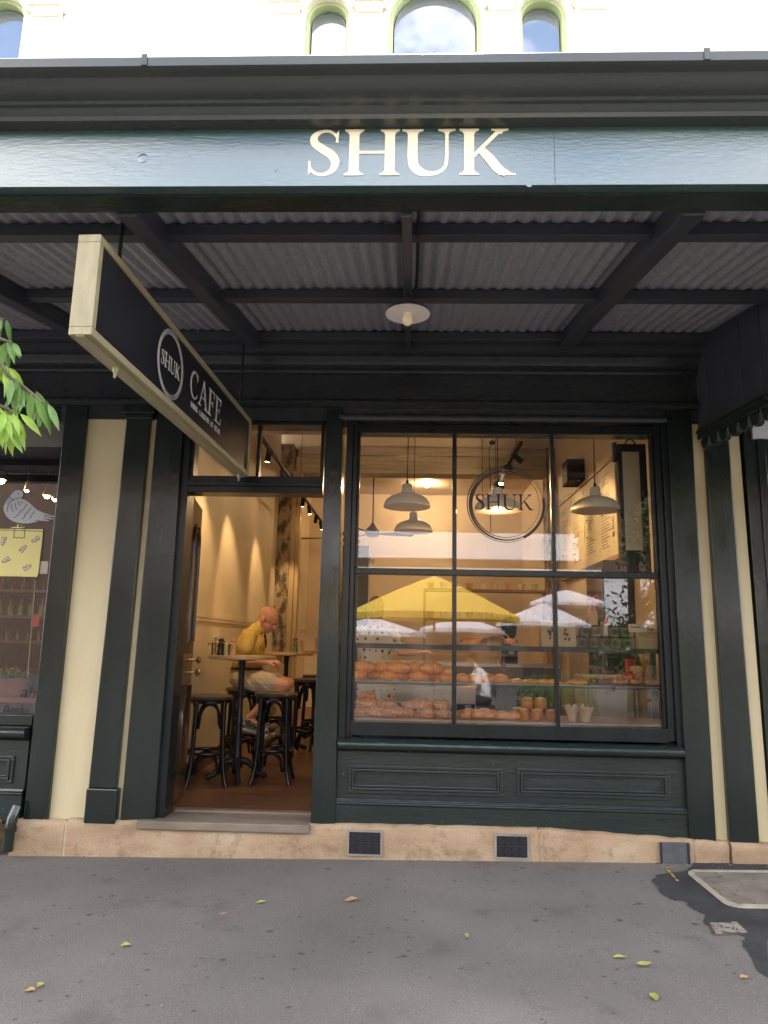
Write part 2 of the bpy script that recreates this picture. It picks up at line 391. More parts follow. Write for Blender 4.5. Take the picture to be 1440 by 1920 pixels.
# ------------------------------------------------------------------ mesh builder
class MB:
    def __init__(self):
        self.v = []
        self.f = []

    def add(self, vs, fs):
        n = len(self.v)
        self.v += [Vector(p) for p in vs]
        self.f += [tuple(i + n for i in f) for f in fs]
        return self

    def box(self, x0, y0, z0, x1, y1, z1):
        return self.add([(x0, y0, z0), (x1, y0, z0), (x1, y1, z0), (x0, y1, z0), (x0, y0, z1), (x1, y0, z1), (x1, y1, z1), (x0, y1, z1)],
                        [(3, 2, 1, 0), (4, 5, 6, 7), (0, 1, 5, 4), (1, 2, 6, 5), (2, 3, 7, 6), (3, 0, 4, 7)])

    def prism(self, poly, vec):
        """closed solid: polygon (list of 3-d points) swept along vec"""
        n = len(poly)
        a = [Vector(p) for p in poly]
        b = [p + Vector(vec) for p in a]
        fs = [tuple(range(n - 1, -1, -1)), tuple(range(n, 2 * n))]
        fs += [(i, (i + 1) % n, (i + 1) % n + n, i + n) for i in range(n)]
        return self.add(a + b, fs)

    def px(self, prof, x0, x1):
        return self.prism([(x0, y, z) for y, z in prof], (x1 - x0, 0, 0))

    def bar(self, p0, p1, w, h, up=(0, 0, 1)):
        p0, p1 = Vector(p0), Vector(p1)
        d = (p1 - p0).normalized()
        s = d.cross(Vector(up)).normalized()
        u = s.cross(d)
        q = [p0 + s * a * w / 2 + u * b * h / 2 for a, b in ((-1, -1), (1, -1), (1, 1), (-1, 1))]
        return self.prism(q, p1 - p0)

    def tube(self, pts, r, n=8, closed=False, cap=True):
        pts = [Vector(p) for p in pts]
        k = len(pts)
        rs = r if isinstance(r, (list, tuple)) else [r] * k
        vs, fs = [], []
        prev = None
        for i, p in enumerate(pts):
            if closed:
                t = pts[(i + 1) % k] - pts[i - 1]
            else:
                t = pts[min(i + 1, k - 1)] - pts[max(i - 1, 0)]
            t.normalize()
            if prev is None:
                a = Vector((0, 0, 1)) if abs(t.z) < 0.9 else Vector((1, 0, 0))
                s = t.cross(a).normalized()
            else:
                s = (prev - t * prev.dot(t)).normalized()
            prev = s
            b = t.cross(s)
            for j in range(n):
                an = 2 * PI * j / n
                vs.append(p + (s * math.cos(an) + b * math.sin(an)) * rs[i])
        m = k if closed else k - 1
        for i in range(m):
            for j in range(n):
                a0 = i * n + j
                a1 = i * n + (j + 1) % n
                b0 = ((i + 1) % k) * n + j
                b1 = ((i + 1) % k) * n + (j + 1) % n
                fs.append((a0, a1, b1, b0))
        if cap and not closed:
            fs.append(tuple(range(n - 1, -1, -1)))
            fs.append(tuple((k - 1) * n + j for j in range(n)))
        return self.add(vs, fs)

    def lathe(self, prof, c=(0, 0, 0), n=24, axis='z'):
        c = Vector(c)
        vs, fs = [], []
        for r, z in prof:
            for j in range(n):
                a = 2 * PI * j / n
                if axis == 'z':
                    vs.append(c + Vector((r * math.cos(a), r * math.sin(a), z)))
                else:
                    vs.append(c + Vector((r * math.cos(a), z, r * math.sin(a))))
        k = len(prof)
        for i in range(k - 1):
            for j in range(n):
                fs.append((i * n + j, i * n + (j + 1) % n, (i + 1) * n + (j + 1) % n, (i + 1) * n + j))
        fs.append(tuple(range(n - 1, -1, -1)))
        fs.append(tuple((k - 1) * n + j for j in range(n)))
        return self.add(vs, fs)

    def ell(self, c, r, n=12, m=8, rot=None):
        c = Vector(c)
        r = (r, r, r) if not isinstance(r, (list, tuple)) else r
        vs, fs = [], []
        vs.append(Vector((0, 0, r[2])))
        for i in range(1, m):
            th = PI * i / m
            for j in range(n):
                ph = 2 * PI * j / n
                vs.append(Vector((r[0] * math.sin(th) * math.cos(ph), r[1] * math.sin(th) * math.sin(ph), r[2] * math.cos(th))))
        vs.append(Vector((0, 0, -r[2])))
        for j in range(n):
            fs.append((0, 1 + j, 1 + (j + 1) % n))
        for i in range(m - 2):
            for j in range(n):
                a = 1 + i * n + j
                b = 1 + i * n + (j + 1) % n
                fs.append((a, a + n, b + n, b))
        L = len(vs) - 1
        for j in range(n):
            fs.append((L, L - n + (j + 1) % n, L - n + j))
        if rot is not None:
            vs = [rot @ v for v in vs]
        return self.add([v + c for v in vs], fs)

    def cap(self, p0, p1, r0, r1, n=10):
        """tapered limb with rounded ends"""
        p0, p1 = Vector(p0), Vector(p1)
        self.tube([p0, p0.lerp(p1, 0.5), p1], [r0, (r0 + r1) / 2, r1], n)
        self.ell(p0, r0 * 0.995, n, 6)
        self.ell(p1, r1 * 0.995, n, 6)
        return self

    def jitter(self, a, seed=1):
        rnd = random.Random(seed)
        for v in self.v:
            v += Vector((rnd.uniform(-a, a), rnd.uniform(-a, a), rnd.uniform(-a, a)))
        return self

    def mesh(self, name, off=Vector((0, 0, 0))):
        me = bpy.data.meshes.new(name)
        me.from_pydata([tuple(v - off) for v in self.v], [], self.f)
        me.update()
        return me

    def build(self, name, mat, parent=None, smooth=None, bevel=0.0, weld=False):
        off = WORLD.get(parent.name, Vector((0, 0, 0))) if parent else Vector((0, 0, 0))
        me = self.mesh(name, off)
        bm = bmesh.new()
        bm.from_mesh(me)
        if weld:
            bmesh.ops.remove_doubles(bm, verts=bm.verts, dist=1e-5)
        bmesh.ops.recalc_face_normals(bm, faces=bm.faces)
        bm.to_mesh(me)
        bm.free()
        me.materials.append(G[mat] if isinstance(mat, str) else mat)
        if smooth is not None:
            for p in me.polygons:
                p.use_smooth = True
            me.set_sharp_from_angle(angle=R(smooth))
        o = bpy.data.objects.new(name, me)
        COL.objects.link(o)
        if parent:
            o.parent = parent
        WORLD[o.name] = off.copy()
        if bevel:
            b = o.modifiers.new('bevel', 'BEVEL')
            b.width = bevel
            b.segments = 2
            b.limit_method = 'ANGLE'
            b.angle_limit = R(40)
        return o


def thing(name, label, cat, loc=(0, 0, 0), group=None):
    o = bpy.data.objects.new(name, None)
    COL.objects.link(o)
    o.location = loc
    o.empty_display_size = 0.1
    o['label'] = label
    o['category'] = cat
    if group:
        o['group'] = group
    WORLD[o.name] = Vector(loc)
    return o


def tag(o, label, cat, group=None):
    o['label'] = label
    o['category'] = cat
    if group:
        o['group'] = group
    return o


def struct(o, kind='structure'):
    o['kind'] = kind
    return o


def kids(o):
    return [c for c in COL.objects if c.parent == o]


def copy_tree(o, parent=None):
    c = o.copy()
    COL.objects.link(c)
    if parent:
        c.parent = parent
    for ch in kids(o):
        copy_tree(ch, c)
    return c


def place(o, loc, rz=0.0, label=None, scale=None, rot=None):
    o.location = loc
    o.rotation_euler = rot if rot else (0, 0, rz)
    if scale:
        o.scale = (scale, scale, scale)
    if label:
        o['label'] = label
    return o


ORD = ['first', 'second', 'third', 'fourth', 'fifth', 'sixth', 'seventh', 'eighth', 'ninth', 'tenth', 'eleventh', 'twelfth', 'thirteenth', 'fourteenth']


def evaluate(mb_or_list, voxel, smooth_it=3, name='tmp'):
    """one continuous surface from overlapping limbs"""
    me = mb_or_list.mesh(name)
    o = bpy.data.objects.new(name, me)
    COL.objects.link(o)
    r = o.modifiers.new('r', 'REMESH')
    r.mode = 'VOXEL'
    r.voxel_size = voxel
    s = o.modifiers.new('s', 'SMOOTH')
    s.iterations = smooth_it
    s.factor = 0.5
    dg = bpy.context.evaluated_depsgraph_get()
    ev = o.evaluated_get(dg)
    m2 = bpy.data.meshes.new_from_object(ev)
    bpy.data.objects.remove(o)
    bpy.data.meshes.remove(me)
    m2.name = name
    return m2


def body_part(name, mb, mat, parent, voxel=0.008, smooth_it=3, fold=0.0, seed=1):
    me = evaluate(mb, voxel, smooth_it, name)
    if fold:
        from mathutils import noise as mno
        nr = [v.normal.copy() for v in me.vertices]
        for v, n_ in zip(me.vertices, nr):
            q = Vector((v.co.x * 9 + v.co.z * 7, v.co.y * 10, v.co.z * 13 + v.co.x * 10)) + Vector((seed * 5.3, 0, 0))
            k = mno.noise(q) + 0.5 * mno.noise(q * 2.3)
            v.co += n_ * fold * (1 - abs(k) * 1.6)
    off = WORLD.get(parent.name, Vector((0, 0, 0)))
    me.transform(Matrix.Translation(-off))
    me.materials.clear()
    me.materials.append(G[mat])
    for p in me.polygons:
        p.use_smooth = True
    o = bpy.data.objects.new(name, me)
    COL.objects.link(o)
    o.parent = parent
    WORLD[o.name] = off.copy()
    return o


# ------------------------------------------------------------------ serif lettering
def catmull(pts, k=6):
    out = []
    P = [pts[0]] + list(pts) + [pts[-1]]
    for i in range(1, len(P) - 2):
        p0, p1, p2, p3 = P[i - 1], P[i], P[i + 1], P[i + 2]
        for j in range(k):
            t = j / k
            out.append(tuple(0.5 * ((2 * b) + (-a + c) * t + (2 * a - 5 * b + 4 * c - d) * t * t + (-a + 3 * b - 3 * c + d) * t ** 3)
                             for a, b, c, d in zip(p0, p1, p2, p3)))
    out.append(tuple(pts[-1]))
    return out


def strip(pts, k=6):
    """pts (x, y, width) -> outline polygon of a pen stroke"""
    q = catmull(pts, k) if k else pts
    L, Rr = [], []
    for i, (x, y, w) in enumerate(q):
        x0, y0, _ = q[max(i - 1, 0)]
        x1, y1, _ = q[min(i + 1, len(q) - 1)]
        dx, dy = x1 - x0, y1 - y0
        l = math.hypot(dx, dy) or 1
        nx, ny = -dy / l, dx / l
        L.append((x + nx * w / 2, y + ny * w / 2))
        Rr.append((x - nx * w / 2, y - ny * w / 2))
    return L + Rr[::-1]


def rect(x0, y0, x1, y1):
    return [(x0, y0), (x1, y0), (x1, y1), (x0, y1)]


def foot(x, st, w=0.34, top=False):
    p = [(x - w / 2, 0), (x + w / 2, 0), (x + w / 2, 0.035), (x + st / 2 + 0.03, 0.06), (x + st / 2, 0.11), (x - st / 2, 0.11), (x - st / 2 - 0.03, 0.06), (x - w / 2, 0.035)]
    return [(a, 1 - b) for a, b in p] if top else p


def glyph(ch, T=0.15, t=0.06):
    st = lambda x, w=None: rect(x - (w or T) / 2, 0.02, x + (w or T) / 2, 0.98)
    if ch == 'S':
        return 0.66, [strip([(0.56, 0.75, 0.02), (0.53, 0.87, 0.05), (0.42, 0.965, 0.06), (0.27, 0.955, 0.075), (0.155, 0.86, 0.12), (0.16, 0.71, 0.15), (0.30, 0.58, 0.165), (0.45, 0.46, 0.17), (0.53, 0.31, 0.15), (0.49, 0.13, 0.115), (0.36, 0.035, 0.07), (0.22, 0.04, 0.06), (0.11, 0.13, 0.05), (0.07, 0.29, 0.02)]),
                      [(0.53, 0.72), (0.575, 0.72), (0.585, 0.99), (0.54, 0.93)], [(0.06, 0.02), (0.10, 0.08), (0.095, 0.32), (0.055, 0.32)]]
    if ch == 'H':
        return 1.04, [st(0.2), st(0.83), rect(0.2, 0.47, 0.83, 0.53), foot(0.2, T), foot(0.2, T, top=True), foot(0.83, T), foot(0.83, T, top=True)]
    if ch == 'U':
        return 0.98, [strip([(0.19, 0.97, T), (0.19, 0.7, T), (0.19, 0.4, T), (0.22, 0.2, T), (0.33, 0.075, T * .95), (0.49, 0.035, 0.1), (0.65, 0.07, 0.075), (0.76, 0.19, t * 1.1), (0.79, 0.4, t), (0.79, 0.7, t), (0.79, 0.97, t)]),
                      foot(0.19, T, 0.38, True), foot(0.79, t, 0.3, True)]
    if ch == 'K':
        return 1.0, [st(0.2), foot(0.2, T), foot(0.2, T, top=True), strip([(0.27, 0.40, t * 1.2), (0.74, 0.97, t * 1.3)], 0), strip([(0.40, 0.55, T * .8), (0.55, 0.36, T), (0.70, 0.13, T), (0.84, 0.03, T * .75)]),
                     foot(0.74, t, 0.30, True), [(0.70, 0.0), (1.01, 0.0), (1.01, 0.03), (0.93, 0.045), (0.86, 0.10), (0.78, 0.06), (0.70, 0.03)]]
    if ch == 'C' or ch == 'G':
        p = [strip([(0.72, 0.72, 0.03), (0.66, 0.88, 0.06), (0.50, 0.965, 0.06), (0.30, 0.90, 0.10), (0.16, 0.70, T), (0.125, 0.5, T * 1.1), (0.16, 0.30, T), (0.30, 0.10, 0.10), (0.50, 0.035, 0.06), (0.66, 0.10, 0.06), (0.74, 0.24, 0.03)]),
             [(0.69, 0.70), (0.735, 0.70), (0.735, 0.98), (0.70, 0.93)]]
        if ch == 'G':
            p += [rect(0.64, 0.05, 0.76, 0.40), foot(0.70, 0.1, 0.3, True)[:0] or rect(0.56, 0.38, 0.82, 0.43)]
        return 0.86, p
    if ch == 'A':
        return 0.94, [strip([(0.13, 0.03, t), (0.47, 1.0, t)], 0), strip([(0.45, 1.0, T), (0.80, 0.03, T)], 0), rect(0.22, 0.32, 0.68, 0.37), foot(0.13, t, 0.26), foot(0.80, T, 0.34)]
    if ch == 'F' or ch == 'E':
        p = [st(0.2), foot(0.2, T), foot(0.2, T, top=True), rect(0.2, 0.945, 0.66, 1.0), [(0.62, 0.77), (0.67, 0.77), (0.67, 0.995), (0.62, 0.95)], rect(0.2, 0.485, 0.50, 0.535), rect(0.48, 0.40, 0.515, 0.62)]
        if ch == 'E':
            p += [rect(0.2, 0.0, 0.68, 0.055), [(0.63, 0.04), (0.68, 0.005), (0.71, 0.25), (0.67, 0.25)]]
        return 0.76, p
    if ch == 'I':
        return 0.4, [st(0.2), foot(0.2, T), foot(0.2, T, top=True)]
    if ch == 'N':
        return 1.0, [st(0.17, t), st(0.8, t), strip([(0.17, 0.98, T), (0.80, 0.02, T)], 0), foot(0.17, t, 0.26), foot(0.80, t, 0.28, True), foot(0.14, t, 0.24, True)]
    if ch == 'W':
        return 1.3, [strip([(0.12, 0.98, T), (0.40, 0.0, T)], 0), strip([(0.40, 0.0, t), (0.64, 0.98, t)], 0), strip([(0.62, 0.98, T), (0.90, 0.0, T)], 0), strip([(0.90, 0.0, t), (1.16, 0.98, t)], 0), foot(0.12, T, 0.3, True), foot(0.64, t, 0.3, True), foot(1.16, t, 0.26, True)]
    if ch == 'R':
        return 0.9, [st(0.2), foot(0.2, T), foot(0.2, T, top=True), strip([(0.2, 0.97, 0.05), (0.42, 0.97, 0.06), (0.58, 0.87, T * .9), (0.60, 0.74, T), (0.55, 0.58, T * .8), (0.40, 0.50, 0.06), (0.2, 0.49, 0.05)]), strip([(0.42, 0.50, T * .8), (0.76, 0.03, T)], 0), foot(0.78, T * .8, 0.26)]
    if ch == 'D':
        return 0.96, [st(0.2), foot(0.2, T), foot(0.2, T, top=True), strip([(0.2, 0.97, 0.05), (0.48, 0.96, 0.06), (0.70, 0.80, T * .9), (0.76, 0.5, T), (0.70, 0.2, T * .9), (0.48, 0.04, 0.06), (0.2, 0.03, 0.05)])]
    if ch == 'T':
        return 0.82, [st(0.41), foot(0.41, T), rect(0.08, 0.945, 0.74, 1.0), [(0.06, 0.76), (0.10, 0.76), (0.12, 0.95), (0.07, 0.99)], [(0.72, 0.76), (0.76, 0.76), (0.75, 0.99), (0.70, 0.95)]]
    return 0.4, []


def write(mb, text, org, ux, uy, nrm, height, width=None, thick=0.003, T=0.15, t=0.06, gap=0.0, xs=1.0):
    """serif capitals standing proud of a surface: org = lower left corner"""
    org, ux, uy, nrm = Vector(org), Vector(ux).normalized(), Vector(uy).normalized(), Vector(nrm).normalized()
    gl = [glyph(c, T, t) for c in text]
    total = sum(g[0] + gap for g in gl) - gap
    sx = width / total if width else height * xs
    x = 0
    k = 0
    for adv, polys in gl:
        for p in polys:
            d = thick + 0.00025 * (k % 9)
            k += 1
            a = 0
            for i in range(len(p)):
                a += p[i][0] * p[(i + 1) % len(p)][1] - p[(i + 1) % len(p)][0] * p[i][1]
            q = p if a > 0 else p[::-1]
            mb.prism([org + ux * ((x + u) * sx) + uy * (v * height) for u, v in q], nrm * d)
        x += adv + gap
    return total * sx


def ring(mb, c, ux, uy, nrm, r, w0, w1, ph, thick, n=64, dx=0.0, dy=0.0, a0=0.0, a1=2 * PI):
    """hand drawn looking ring: the width swells round the circle"""
    c, ux, uy, nrm = Vector(c), Vector(ux).normalized(), Vector(uy).normalized(), Vector(nrm).normalized()
    full = abs(a1 - a0 - 2 * PI) < 1e-6
    pin, pout = [], []
    for i in range(n + (0 if full else 1)):
        a = a0 + (a1 - a0) * i / n
        w = w0 + (w1 - w0) * (0.5 + 0.5 * math.cos(a - ph)) ** 2
        e = Vector((math.cos(a), math.sin(a)))
        for lst, rr in ((pin, r - w / 2), (pout, r + w / 2)):
            lst.append(c + ux * (e.x * rr + dx) + uy * (e.y * rr + dy))
    m = len(pin)
    vs = pin + pout + [p + nrm * thick for p in pin] + [p + nrm * thick for p in pout]
    fs = []
    for i in range(m if full else m - 1):
        j = (i + 1) % m
        fs += [(i, j, m + j, m + i), (2 * m + i, 3 * m + i, 3 * m + j, 2 * m + j), (i, 2 * m + i, 2 * m + j, j), (m + i, m + j, 3 * m + j, 3 * m + i)]
    mb.add(vs, fs)


def sans(name, text, org, size, mat, parent, nrm_out=-1, shear=0.0, ext=0.0015):
    cu = bpy.data.curves.new(name, 'FONT')
    cu.body = text
    cu.size = size
    cu.extrude = ext / 2
    cu.shear = shear
    o = bpy.data.objects.new(name, cu)
    COL.objects.link(o)
    dg = bpy.context.evaluated_depsgraph_get()
    me = bpy.data.meshes.new_from_object(o.evaluated_get(dg))
    bpy.data.objects.remove(o)
    off = WORLD.get(parent.name, Vector((0, 0, 0)))
    me.transform(Matrix.Translation(Vector(org) - off) @ Matrix.Rotation(PI / 2, 4, 'X'))
    me.materials.clear()
    me.materials.append(G[mat])
    ob = bpy.data.objects.new(name, me)
    COL.objects.link(ob)
    ob.parent = parent
    WORLD[ob.name] = off.copy()
    return ob


# ================================================================== setting
def grid_ground(name, mat, y0, y1, dz, xs=(-45, -6, 6, 45)):
    mb = MB()
    vs, fs = [], []
    for y in (y0, y1):
        for x in xs:
            vs.append((x, y, gz(x) + dz))
    n = len(xs)
    for i in range(n - 1):
        fs.append((i, i + 1, n + i + 1, n + i))
    mb.add(vs, fs)
    return struct(mb.build(name, mat))


grid_ground('footpath', 'asphalt', -4.75, 0.3, 0.0)
grid_ground('street', 'road', -60, -4.9, -0.13)
kb = MB()
for a, b in ((-45, -6), (-6, 6), (6, 45)):
    kb.prism([(a, -4.9, gz(a) - 0.2), (a, -4.75, gz(a) - 0.2), (a, -4.75, gz(a) + 0.004), (a, -4.88, gz(a) + 0.004), (a, -4.9, gz(a) - 0.01)], (b - a, 0, gz(b) - gz(a)))
struct(kb.build('kerb', 'kerb'))


def sheet(name, mat, pts, dz, kind='structure'):
    mb = MB()
    top = [(p[0], p[1], gz(p[0]) + dz) for p in pts]
    mb.add(top, [tuple(range(len(top)))])
    o = mb.build(name, mat)
    return struct(o) if kind else o


# dark repair patch with its irregular outline
pp = [on_ground(*q) for q in ((1222, 1652), (1236, 1640), (1290, 1632), (1300, 1618), (1440, 1622), (1440, 1835), (1418, 1818), (1405, 1792), (1392, 1775), (1398, 1758), (1376, 1748), (1340, 1742), (1318, 1730), (1322, 1716), (1300, 1706), (1284, 1690), (1262, 1688), (1240, 1676))]
ctr = [(p.x, p.y) for p in pp]
rnd = random.Random(3)
pts = []
for i in range(len(ctr)):
    a, b = Vector(ctr[i]), Vector(ctr[(i + 1) % len(ctr)])
    for k in range(4):
        q = a.lerp(b, k / 4)
        j = 0.012 if k else 0.004
        pts.append((q.x + rnd.uniform(-j, j), q.y + rnd.uniform(-j, j)))
ext = []
for x, y in pts:
    p = Vector((x, y))
    ext.append((x + 1.6 if x > 1.98 and y > -1.5 else x, y))
sheet('asphalt_patch', 'patch', ext, 0.004)
yl = MB()
for a, b in (((1249, 1629), (1256, 1628)), ((1258, 1628), (1262, 1627.5)), ((1250, 1631), (1257, 1638)), ((1259, 1640), (1265, 1647)), ((1268, 1650), (1271, 1654))):
    p, q = on_ground(*a), on_ground(*b)
    p.z += 0.006
    q.z += 0.006
    yl.bar(p, q, 0.016, 0.001)
struct(yl.build('yellow_road_marking', 'yline'), 'structure')

# access cover in the footpath
cv = thing('access_cover', 'large concrete infill cover with cream cement border set in dark asphalt', 'access cover', (2.35, -0.58, gz(2.35)))
mb = MB()


def rrect(x0, y0, x1, y1, r, n=5):
    out = []
    for cx, cy, a in ((x1 - r, y1 - r, 0), (x0 + r, y1 - r, 90), (x0 + r, y0 + r, 180), (x1 - r, y0 + r, 270)):
        for k in range(n + 1):
            t = R(a + 90 * k / n)
            out.append((cx + r * math.cos(t), cy + r * math.sin(t)))
    return out


o_, i_ = rrect(1.79, -0.905, 2.95, -0.255, 0.09), rrect(1.825, -0.868, 2.92, -0.288, 0.06)
n = len(o_)
vs = [(x, y, gz(x) + 0.013) for x, y in o_] + [(x, y, gz(x) + 0.013) for x, y in i_] + [(x, y, gz(x) - 0.02) for x, y in o_] + [(x, y, gz(x) - 0.02) for x, y in i_]
fs = []
for i in range(n):
    j = (i + 1) % n
    fs += [(i, j, n + j, n + i), (i, 2 * n + i, 2 * n + j, j), (n + i, n + j, 3 * n + j, 3 * n + i)]
mb.add(vs, fs)
mb.jitter(0.002, 4).build('border', 'creamline', cv)
mb = MB()
mb.prism([(x, y, gz(x) - 0.02) for x, y in rrect(1.829, -0.864, 2.916, -0.292, 0.05)], (0, 0, 0.029)).build('infill', 'concrete', cv)

sc = thing('service_cover', 'small square cast iron service cover with ring pattern, in the dark asphalt', 'service cover', (1.72, -1.11, gz(1.72)))
c4x = [on_ground(*q) for q in ((1328, 1733), (1383, 1731), (1405, 1752), (1340, 1755))]
MB().prism([(p.x, p.y, gz(p.x) - 0.01) for p in c4x], (0, 0, 0.018)).build('frame', 'bark', sc)
mb = MB()
mid = sum(c4x, Vector()) / 4
for rr in (0.02, 0.038, 0.055):
    ring(mb, (mid.x, mid.y, gz(mid.x) + 0.0082), (1, 0, 0), (0, 1, 0), (0, 0, 1), rr, 0.006, 0.008, 0, 0.004, 28)
for k in range(5):
    f = 0.1 + 0.2 * k
    for a, b in (((0, 3), (1, 2)),):
        p, q = c4x[a[0]].lerp(c4x[a[1]], f), c4x[b[0]].lerp(c4x[b[1]], f)
        for u, v in ((0.06, 0.24), (0.76, 0.94)):
            s, e = p.lerp(q, u), p.lerp(q, v)
            s.z = gz(s.x) + 0.010
            e.z = gz(e.x) + 0.010
            mb.bar(s, e, 0.012, 0.004)
mb.build('raised_pattern', 'kerb', sc)

# ================================================================== the cafe building
bd = thing('cafe_building', 'dark green and cream shopfront building with arched upper windows and sandstone base', 'building', (0, 0, 0))


def plate_with_holes(outer, holes, y0, y1):
    bm = bmesh.new()
    edges = []
    for loop in [outer] + holes:
        vs = [bm.verts.new((x, y0, z)) for x, z in loop]
        for i in range(len(vs)):
            edges.append(bm.edges.new((vs[i], vs[(i + 1) % len(vs)])))
    bmesh.ops.triangle_fill(bm, use_beauty=True, use_dissolve=False, edges=edges)
    r = bmesh.ops.extrude_face_region(bm, geom=bm.faces[:])
    for v in [g for g in r['geom'] if isinstance(g, bmesh.types.BMVert)]:
        v.co.y = y1
    mb = MB()
    bm.verts.index_update()
    mb.add([v.co.copy() for v in bm.verts], [tuple(v.index for v in f.verts) for f in bm.faces])
    bm.free()
    return mb


def arch(x0, x1, zb, zs, n=14):
    """opening outline, spring line zs, semicircular head"""
    cx, r = (x0 + x1) / 2, (x1 - x0) / 2
    out = [(x0, zb), (x1, zb)]
    for k in range(n + 1):
        a = PI * k / n
        out.append((cx + r * math.cos(a), zs + r * math.sin(a)))
    return out


WIN = [(-0.965, -0.585, 5.3, 6.79), (-0.235, 0.555, 5.3, 6.76), (0.885, 1.285, 5.3, 6.79), (-3.99, -3.45, 5.3, 6.78), (3.6, 4.1, 5.3, 6.78)]
holes = [arch(*w) for w in WIN]
plate_with_holes([(-13, 3.60), (13, 3.60), (13, 8.2), (-13, 8.2)], holes, 0.0, 0.34).build('upper_wall', 'cream_up', bd)
for w in WIN:
    x0, x1, zb, zs = w
    a = arch(x0 + 0.002, x1 - 0.002, zb, zs)
    b = arch(x0 + 0.03, x1 - 0.03, zb + 0.05, zs)
    mb = MB()
    n = len(a)
    vs = [(x, y, z) for y in (0.08, 0.19) for x, z in a] + [(x, y, z) for y in (0.08, 0.19) for x, z in b]
    fs = []
    for i in range(n):
        j = (i + 1) % n
        fs += [(i, j, 2 * n + j, 2 * n + i), (n + i, n + j, 3 * n + j, 3 * n + i), (2 * n + i, 2 * n + j, 3 * n + j, 3 * n + i), (i, j, n + j, n + i)]
    mb.add(vs, fs)
    fr = mb.build('arched_window', 'lime', bd, smooth=40)
    MB().prism([(x, 0.15, z) for x, z in arch(x0 + 0.04, x1 - 0.04, zb + 0.04, zs)], (0, 0.01, 0)).build('pane', 'upglass', fr)
# pilasters, imposts and hood moulds between the arches
for x0, x1 in ((-1.26, -1.0), (-0.53, -0.285), (0.605, 0.835), (1.335, 1.62), (-3.36, -3.08), (-4.3, -4.02)):
    mb = MB()
    mb.box(x0 + 0.03, -0.05, 3.9, x1 - 0.03, -0.0005, 6.73)
    mb.prism([(x0 + 0.02, -0.065, 6.73), (x1 - 0.02, -0.065, 6.73), (x1, -0.10, 6.80), (x0, -0.10, 6.80)], (0, 0.0645, 0))
    mb.box(x0 - 0.01, -0.12, 6.80, x1 + 0.01, -0.0005, 6.85)
    mb.build('impost_pilaster', 'cream_up', bd, bevel=0.006)
for w in WIN:
    x0, x1, zb, zs = w
    mb = MB()
    cx, r = (x0 + x1) / 2, (x1 - x0) / 2 + 0.05
    pts = [(cx + r * math.cos(PI * k / 16), -0.012, zs + 0.04 + r * math.sin(PI * k / 16)) for k in range(17)]
    mb.tube(pts, 0.03, 8)
    mb.build('hood_mould', 'cream_up', bd, smooth=50)
MB().box(-13, 0.34, 5.0, 13, 11, 8.1).build('roof_block', 'cream_up', bd)
MB().px([(-0.22, 8.0), (-0.25, 8.1), (-0.25, 8.2), (-0.0005, 8.2), (-0.0005, 7.85), (-0.08, 7.9)], -13, 13).build('parapet_cornice', 'cream_up', bd)

# ground-floor entablature under the awning
prof = [(0.10, 3.20), (-0.095, 3.20), (-0.115, 3.212), (-0.115, 3.232), (-0.085, 3.24), (-0.075, 3.262), (-0.055, 3.272), (-0.055, 3.465), (-0.075, 3.472), (-0.085, 3.485),
        (-0.085, 3.497), (-0.11, 3.502), (-0.11, 3.525), (-0.125, 3.545), (-0.155, 3.575), (-0.155, 3.60), (-0.185, 3.605), (-0.185, 3.655), (-0.20, 3.665), (-0.20, 3.69), (-0.02, 3.70), (-0.02, 3.80), (0.10, 3.80)]
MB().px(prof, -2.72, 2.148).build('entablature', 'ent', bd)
# head board over openings
mb = MB()
mb.box(-2.72, -0.035, 3.10, 2.50, 0.14, 3.20)
mb.px([(-0.036, 3.10), (-0.05, 3.105), (-0.06, 3.125), (-0.06, 3.14), (-0.05, 3.155), (-0.036, 3.16)], -0.55, 1.95)
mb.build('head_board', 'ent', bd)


def pil(name, xb0, xb1, xt0, xt1, y, mat, z0=0.17, z1=3.20, yb=0.14, **k):
    s_ = 1 + y / 5.206
    xb0, xb1, xt0, xt1 = xb0 * s_, xb1 * s_, xt0 * s_, xt1 * s_
    mb = MB()
    mb.add([(xb0, y, z0), (xb1, y, z0), (xb1, yb, z0), (xb0, yb, z0), (xt0, y, z1), (xt1, y, z1), (xt1, yb, z1), (xt0, yb, z1)],
           [(3, 2, 1, 0), (4, 5, 6, 7), (0, 1, 5, 4), (1, 2, 6, 5), (2, 3, 7, 6), (3, 0, 4, 7)])
    return mb.build(name, mat, bd, **k)


pil('timber_pilaster', -2.702, -2.532, -2.708, -2.531, -0.055, 'green', bevel=0.004)
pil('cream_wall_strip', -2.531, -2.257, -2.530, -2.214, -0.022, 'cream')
pil('timber_pilaster', -2.256, -2.058, -2.213, -2.028, -0.075, 'green', z0=0.40, bevel=0.006)
MB().box(-2.23, -0.092, 0.17, -2.008, 0.14, 0.40).build('pilaster_plinth', 'green', bd, bevel=0.008)
mb = MB()
mb.box(-2.21, -0.10, 3.13, -1.965, -0.001, 3.20)
mb.box(-2.195, -0.088, 3.09, -1.98, -0.001, 3.13)
mb.build('pilaster_capital', 'green', bd, bevel=0.006)
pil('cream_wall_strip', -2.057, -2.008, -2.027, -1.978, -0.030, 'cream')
pil('timber_pilaster', -2.007, -1.765, -1.977, -1.765, -0.060, 'green', bevel=0.004)
pil('timber_pilaster', -0.665, -0.492, -0.655, -0.53, -0.055, 'green', z0=0.20, bevel=0.004)
pil('timber_pilaster', 1.935, 2.112, 1.935, 2.119, -0.060, 'green', z0=0.15, bevel=0.004)
